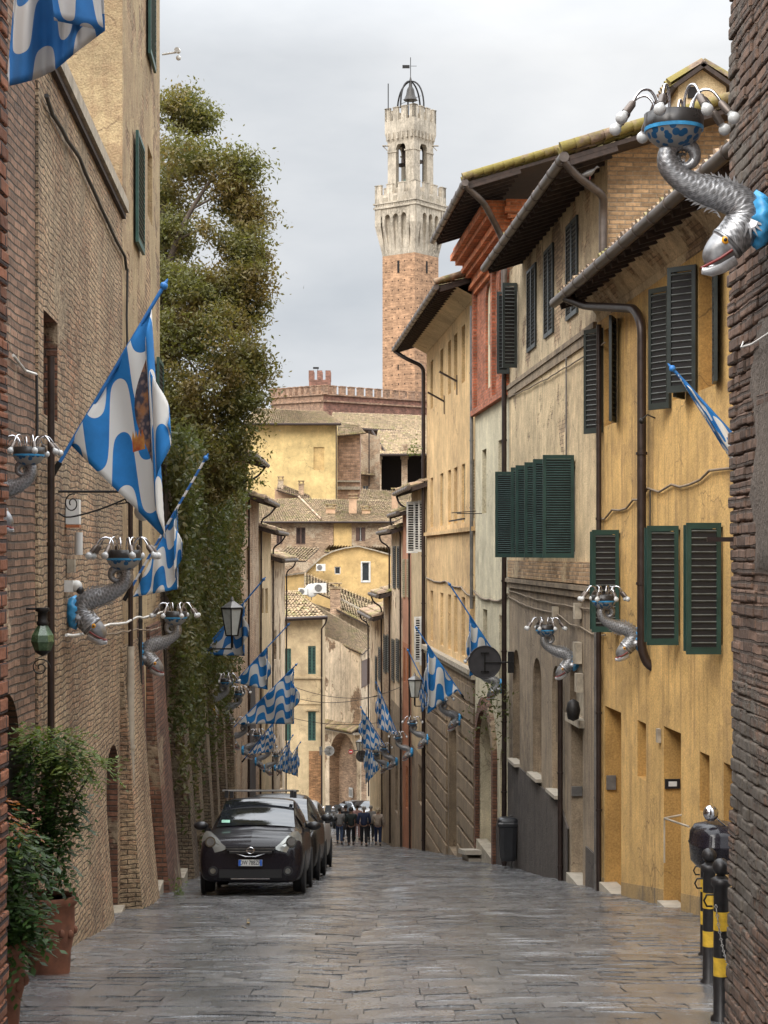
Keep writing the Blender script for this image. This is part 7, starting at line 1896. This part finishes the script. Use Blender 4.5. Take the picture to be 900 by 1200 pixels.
# =================================================================== PEOPLE
def person(lab, coat, legs, hair, pose=0, h=1.0, hair_big=.0, arms=(0,0), bag=None):
    """one standing or strolling figure seen from behind, facing +Y; skin modifier grows the body"""
    o = empty('person', (0,0,0), lab, 'person', 'people walking down the street')
    st = (.10, -.10) if pose == 0 else ((.16,-.14) if pose == 1 else (-.12,.13))
    V = []; E = []; Rd = []
    def v(p, r, par=None):
        V.append(p); Rd.append(r); 
        if par is not None: E.append((par, len(V)-1))
        return len(V)-1
    pel = v((0,0,.97), .105); ab = v((0,.01,1.12), .125, pel); ch = v((0,.0,1.32), .15, ab); nk = v((0,.0,1.47), .06, ch); n2 = v((0,.015,1.54), .055, nk); hd = v((0,.03,1.63), .092, n2); top = v((0,.025,1.71), .075, hd)
    v((0,.115,1.62), .018, hd)
    for s_, sy in ((-1, st[0]), (1, st[1])):
        hp = v((s_*.095,0,.88), .075, pel); kn = v((s_*.10,.03+sy*.5,.50), .062, hp); an = v((s_*.10,sy,.10), .036, kn); v((s_*.105,sy+.12,.055), .022, an)
    hands = []
    for s_, a_ in ((-1, arms[0]), (1, arms[1])):
        sh = v((s_*.19,0,1.40), .058, ch); el = v((s_*.25,-.02,1.13), .045, sh)
        wr = v((s_*(.25-.1*a_),.08+.12*a_,.90+.16*a_), .030, el); pa = v((s_*(.25-.1*a_),.10+.14*a_,.84+.14*a_), .034, wr)
        b_ = V[pa]
        for q in range(4): 
            f1 = v((b_[0]+s_*.0, b_[1]-.024+q*.016, b_[2]-.045), .0095, pa); v((b_[0]-s_*.012, b_[1]-.022+q*.015, b_[2]-.075-(.01 if q in (1,2) else 0)), .008, f1)
        t1 = v((b_[0]-s_*.008, b_[1]+.042, b_[2]-.01), .011, pa); v((b_[0]-s_*.014, b_[1]+.050, b_[2]-.04), .009, t1)
    def skin(name, V, E, Rd, mat, parent, root=0, lev=2):
        me = bpy.data.meshes.new(name); me.from_pydata(V, E, []); ob = bpy.data.objects.new(name, me); COL.objects.link(ob); ob.parent = parent; me.materials.append(mat)
        m_ = ob.modifiers.new('skin', 'SKIN'); m_.use_smooth_shade = True
        for i, d in enumerate(me.skin_vertices[0].data): d.radius = (Rd[i], Rd[i]); d.use_root = (i == root)
        s2 = ob.modifiers.new('sub', 'SUBSURF'); s2.levels = lev; s2.render_levels = lev; return ob
    b = skin('body', V, E, Rd, M['skin'], o)
    # ears
    mb = MB()
    for s_ in (-1, 1): mb.ball((s_*.088,.03,1.62), (.014,.022,.032), 8)
    mb.build('ears', M['skin'], o)
    # trousers
    TV = [(0,0,.97)]; TE = []; TR = [.145]
    for s_, sy in ((-1, st[0]), (1, st[1])):
        i = len(TV); TV += [(s_*.095,0,.86), (s_*.10,.03+sy*.5,.50), (s_*.10,sy,.14)]; TR += [.112,.085,.070]; TE += [(0,i),(i,i+1),(i+1,i+2)]
    skin('trousers', TV, TE, TR, M[legs], o)
    CV = [(0,0,.88),(0,0,1.05),(0,0,1.20),(0,0,1.34),(0,0,1.46)]; CE = [(0,1),(1,2),(2,3),(3,4)]; CR = [.175,.165,.165,.172,.085]
    for s_, a_ in ((-1, arms[0]), (1, arms[1])):
        i = len(CV); CV += [(s_*.20,0,1.39),(s_*.265,-.02,1.13),(s_*(.26-.1*a_),.07+.11*a_,.92+.15*a_)]; CR += [.085,.068,.052]; CE += [(3,i),(i,i+1),(i+1,i+2)]
    skin('jacket', CV, CE, CR, M[coat], o)
    mb = MB(); rows = []; 
    for i in range(9):
        a = math.pi*i/8; rows.append([Vector(((.103+hair_big)*math.sin(a)*math.cos(t), .012+(.108+hair_big)*math.sin(a)*math.sin(t)-.012, 1.645+(.112+hair_big)*math.cos(a)-.0)) for t in [2*math.pi*k/14 for k in range(14)]])
    rows = rows[:6]; mb.grid(rows, 0, True, closed=True); 
    mb.build('hair', M[hair], o)
    for s_, sy in ((-1, st[0]), (1, st[1])):
        mb = MB(); mb.ball((s_*.105,sy+.06,.045), (.052,.145,.05), 12); mb.build('shoe', M['c_black'], o)
    if bag:
        mb = MB(); mb.box((bag[0], -.02, .88), (.10,.30,.26), .2); mb.tube([(bag[0],-.08,1.0),(bag[0]*.8,-.05,1.45),(bag[0],.08,1.0)], .012, 6); g_ = mb.build('handbag', M['c_black'], o)
    o.scale = (h,h,h); return o
PP = [(398, 79, 'walker in a light grey jacket and blue jeans, leftmost of the group', 'c_grey', 'c_jeans', 'hair_dark', 1, 0, .96, (.5,.2), (-.27,)),
      (411.5, 77.3, 'walker in a dark green coat carrying a bag, left of the navy jacket', 'c_darkgreen', 'c_black', 'hair_dark', 2, .015, .99, (.2,.6), (-.30,)),
      (426.5, 77, 'grey haired walker in a navy jacket in the middle of the street', 'c_navy', 'c_black', 'hair_grey', 1, 0, 1.03, (.1,.2), None),
      (443, 77.6, 'walker in a beige jacket with fluffy pale hair, rightmost of the group', 'c_beige', 'c_navy', 'hair_blond', 0, .02, .97, (.6,.1), None),
      (405, 83, 'half hidden dark clothed walker ahead of the left pair', 'c_black', 'c_black', 'hair_dark', 2, 0, .98, (0,0), None),
      (418.5, 84, 'half hidden walker in pinkish clothes ahead between the dark and navy coats', 'c_pink', 'c_pink', 'hair_dark', 1, 0, .98, (0,0), None),
      (434.5, 83, 'half hidden walker ahead between the navy and beige jackets', 'c_grey', 'c_black', 'hair_grey', 0, 0, .97, (0,0), None)]
for (px, Y, lab, co_, lg, hr, ps, hb, h, ar, bg_) in PP:
    p = person(lab, co_, lg, hr, ps, h, hb, ar, bg_); p.location = ((px-450)/FX*Y, Y, gz(Y)+.015)
mb = MB(); q = Vector(((433.2-450)/FX*77, 77.0, gz(77)+.05)); mb.tube([q, q+Vector((0,0,.1)), q+Vector((-.02,0,.62)), q+Vector((-.02,0,.66))], [.008,.02,.045,.015], 10); mb.tube([q+Vector((-.02,0,.66)), q+Vector((-.02,0,.86)), q+Vector((-.07,0,.90)), q+Vector((-.10,0,.85))], .012, 6)
o = mb.build('umbrella', M['c_black'], None, loc=q); tag(o, 'furled black umbrella held beside the navy jacket', 'umbrella')

# =================================================================== POTTED PLANTS
def pot(c, r0, r1, h, name, lab, group, leafspec, stems):
    o = empty('potted_plant', c, lab, 'plant', group); c = Vector(c)
    mb = MB(); mb.lathe([(r0,0),(r0*1.05,h*.05),(r0*1.1,h*.3),(r0*1.2,h*.42),(r0*1.32,h*.55),(r0*1.3,h*.62),(r1*.93,h*.86),(r1*1.04,h*.9),(r1*1.05,h),(r1*.9,h),(r1*.88,h*.93)], c, 32)
    for k in range(14): 
        a = 2*math.pi*k/14; mb.ball(c+Vector((r0*1.3*math.cos(a), r0*1.3*math.sin(a), h*(.57-.03*(k%2)))), (.03,.03,.04), 8)
    p = mb.build('pot', M['terracotta'], o); mb = MB(); mb.lathe([(.001,h*.94),(r1*.9,h*.94)], c, 24); mb.build('soil', M['soil'], p)
    rnd = random.Random(int(c.y*10)); 
    for (mat, blobs, size, dens) in leafspec:
        mb = MB()
        for (dx, dy, dz, rr, rz_) in blobs:
            n = int(dens*rr*rr*rz_*2600)
            for _ in range(n//14):
                d = Vector((rnd.gauss(0,1), rnd.gauss(0,1), rnd.gauss(0,1))).normalized()*(rnd.random()**.4); q = c+Vector((dx+d.x*rr, dy+d.y*rr, dz+d.z*rz_))
                # a drooping frond of small leaves
                dr = Vector((d.x*.8+rnd.uniform(-.4,.4), d.y*.8+rnd.uniform(-.4,.4), rnd.uniform(-.5,.35))).normalized(); sd_ = dr.cross(Vector((0,0,1))).normalized()
                for k in range(14):
                    t = k/14; lp = q+dr*t*.24+Vector((0,0,-.10*t*t))+sd_*(.045*(1-t*.6))*(1 if k % 2 else -1)
                    ld = (dr*.7+sd_*(1 if k % 2 else -1)+Vector((0,0,rnd.uniform(-.6,.2)))).normalized(); ln = ld.cross(Vector((rnd.uniform(-.4,.4),rnd.uniform(-.4,.4),1))).normalized(); s_ = size*rnd.uniform(.7,1.3)
                    mb.poly([lp, lp+ld*s_*.45+ln*s_*.22, lp+ld*s_, lp+ld*s_*.45-ln*s_*.22])
        mb.build('foliage', M[mat], o)
    mb = MB()
    for (a, b) in stems: mb.tube(catmull([c+Vector((0,0,h*.9)), c+Vector((a[0]*.4,a[1]*.4,(h+a[2])*.55)), c+Vector(a)], 4), b, 6)
    mb.build('stem', M['bark'], o)
GP = 'terracotta pots with leafy shrubs'
Y = 15.0; pot(((58-450)/FX*Y, Y, gz(Y)), .17, .235, .70, 'p', 'taller terracotta pot with a dark leafy shrub that leans out over the street', GP,
    [('leaf_pot', [(-.12,0,1.15,.22,.34),(-.05,0,1.60,.27,.34),(-.02,.1,1.93,.22,.2),(.08,0,1.35,.15,.28),(-.02,-.02,.92,.15,.16)], .070, 30), ('leaf_lime', [(-.02,0,2.08,.24,.12),(.28,-.05,1.86,.24,.13),(.12,0,2.0,.16,.12)], .060, 40)],
    [((-.1,0,1.6),.014),((.1,0,1.7),.013),((.0,.05,1.95),.012),((.38,0,1.8),.009),((-.2,0,1.4),.012)])
Y = 11.3; pot(((-10-450)/FX*Y, Y, gz(Y)), .17, .225, .62, 'p', 'nearest terracotta pot with bushy shrub and few red leaves, cut by the edge', GP,
    [('leaf_pot', [(.0,0,.80,.26,.24),(.04,0,1.08,.25,.28),(-.02,0,1.28,.24,.18),(.08,-.05,.66,.17,.18)], .070, 34), ('leaf_red', [(.02,-.05,1.55,.12,.1),(.10,-.12,1.42,.09,.1)], .055, 40), ('leaf_lime', [(.12,-.1,1.38,.14,.1)], .055, 34)],
    [((0,0,1.3),.012),((.1,0,1.2),.012),((-.1,0,1.3),.012)])
# small plants
def sprig(c, lab, n=60, s=.18, size=.04, mat='leaf_ivy', down=0):
    rnd = random.Random(int(c[1]*7)); mb = MB(); leafquads(mb, [Vector(c)+Vector((rnd.gauss(0,s*.5), rnd.gauss(0,s*.5), abs(rnd.gauss(0,s))*(-1 if down else 1))) for _ in range(n)], size, rnd); o = mb.build('small_plant', M[mat], None, loc=c); tag(o, lab, 'plant')
sprig(FC.pt(.1,.25,zpx(800,41)), 'dark tuft of leaves hanging from the corner of the cream house', 420, .75, .05, down=1)
sprig(F1.pt(.3,.45,zpx(512,61)) if False else FD.pt(FD.L-.7,.55,zpx(533,60)), 'small green pot plant on the iron rail of the long yellow house', 120, .22, .05, 'leaf_lime')
sprig((-3.6, 24.1, gz(24.1)+.02), 'weeds at the foot of the tan downpipe', 90, .13, .03, 'leaf_lime')
sprig((-3.28, 27.4, gz(27.4)+.02), 'weeds by the pale doorstep of the left wall', 70, .12, .03, 'leaf_lime')
sprig((-4.0, 99.5, gz(99.5)), 'low green shrub at the foot of the corner house', 260, .5, .08, 'leaf_ivy')
c = FC.pt(-.9,1.15,8.35)
def pigeon(p, lab):
    o = empty('pigeon', p, lab, 'bird'); p = Vector(p); mb = MB(); S = [(-.16,.0,.008),(-.10,.01,.03),(-.03,.03,.058),(.04,.05,.06),(.09,.09,.036),(.115,.13,.027),(.14,.145,.026),(.165,.142,.012),(.18,.138,.004)]
    rows = [[p+Vector((x, r_*math.cos(a), .06+z+r_*math.sin(a))) for a in [2*math.pi*k/12 for k in range(12)]] for x,z,r_ in S]; mb.grid(rows,0,True,closed=True); mb.poly(rows[0]); mb.poly(rows[-1]); mb.build('body', M['pipe_grey'], o)
    mb = MB()
    for s_ in (-1,1): mb.tube([p+Vector((.02,s_*.02,.06)), p+Vector((.02,s_*.02,0))], .006, 5)
    mb.build('legs', M['lip_red'], o)
pigeon(FB.pt(-.55,.42,6.16), 'grey pigeon perched on the bent gutter pipe of the brown house')
# =================================================================== CAMERA, SKY, SUN
cam = bpy.data.cameras.new('camera'); co = bpy.data.objects.new('camera', cam); COL.objects.link(co)
co.location = (0, 0, 0); co.rotation_euler = (R(90), 0, 0)
cam.sensor_fit = 'HORIZONTAL'; cam.sensor_width = 36; cam.lens = 36*FX/900
cam.shift_y = (650-600)/900; cam.clip_end = 5000; cam.clip_start = .1
scene.camera = co
scene.cycles.max_bounces = 6; scene.cycles.diffuse_bounces = 4; scene.cycles.glossy_bounces = 2; scene.cycles.transmission_bounces = 2
w = bpy.data.worlds.new('World'); scene.world = w; w.use_nodes = True
nt = w.node_tree; bg = nt.nodes['Background']
sky = nt.nodes.new('ShaderNodeTexSky'); sky.sky_type = 'NISHITA'; sky.sun_disc = False
EL, AZ = R(38), R(212)
sky.sun_elevation = EL; sky.sun_rotation = AZ
tc = nt.nodes.new('ShaderNodeTexCoord'); sp = nt.nodes.new('ShaderNodeSeparateXYZ'); nt.links.new(tc.outputs['Generated'], sp.inputs[0])
mp = nt.nodes.new('ShaderNodeMapping'); mp.inputs['Scale'].default_value = (1, 1, 2.6); mp.inputs['Location'].default_value = (.35, .2, .1); nt.links.new(tc.outputs['Generated'], mp.inputs[0])
no = nt.nodes.new('ShaderNodeTexNoise'); no.inputs['Scale'].default_value = 2.6; no.inputs['Detail'].default_value = 7; no.inputs['Roughness'].default_value = .52; nt.links.new(mp.outputs[0], no.inputs['Vector'])
rp = nt.nodes.new('ShaderNodeValToRGB'); e = rp.color_ramp.elements
e[0].position = .34; e[0].color = (.33,.35,.375,1); e[1].position = .66; e[1].color = (.52,.525,.53,1); nt.links.new(no.outputs['Fac'], rp.inputs[0])
# overcast sky: three times as bright overhead as at the horizon
mr = nt.nodes.new('ShaderNodeMapRange'); mr.inputs['From Min'].default_value = .28; mr.inputs['From Max'].default_value = 1; mr.inputs['To Min'].default_value = 1.0; mr.inputs['To Max'].default_value = 6.8; nt.links.new(sp.outputs[2], mr.inputs[0])
vm = nt.nodes.new('ShaderNodeVectorMath'); vm.operation = 'SCALE'; nt.links.new(rp.outputs[0], vm.inputs[0]); nt.links.new(mr.outputs[0], vm.inputs['Scale'])
vs = nt.nodes.new('ShaderNodeVectorMath'); vs.operation = 'SCALE'; nt.links.new(sky.outputs[0], vs.inputs[0]); vs.inputs['Scale'].default_value = .10
cl = nt.nodes.new('ShaderNodeVectorMath'); cl.operation = 'SCALE'; nt.links.new(vm.outputs[0], cl.inputs[0]); cl.inputs['Scale'].default_value = 10.0
mx = nt.nodes.new('ShaderNodeMix'); mx.data_type = 'RGBA'; mx.inputs[0].default_value = .93; nt.links.new(vs.outputs[0], mx.inputs[6]); nt.links.new(cl.outputs[0], mx.inputs[7])
nt.links.new(mx.outputs[2], bg.inputs['Color']); bg.inputs['Strength'].default_value = .10
sun = bpy.data.lights.new('sun', 'SUN'); so = bpy.data.objects.new('sun', sun); COL.objects.link(so)
sun.energy = 1.25; sun.angle = R(35); sun.color = (1, .95, .88)
sd = Vector((math.sin(AZ)*math.cos(EL), math.cos(AZ)*math.cos(EL), math.sin(EL)))
so.rotation_euler = (-sd).to_track_quat('-Z', 'Y').to_euler()
vs_ = scene.view_settings; vs_.view_transform = 'Standard'; vs_.look = 'None'; vs_.gamma = 1; vs_.use_curve_mapping = False; vs_.exposure = .97
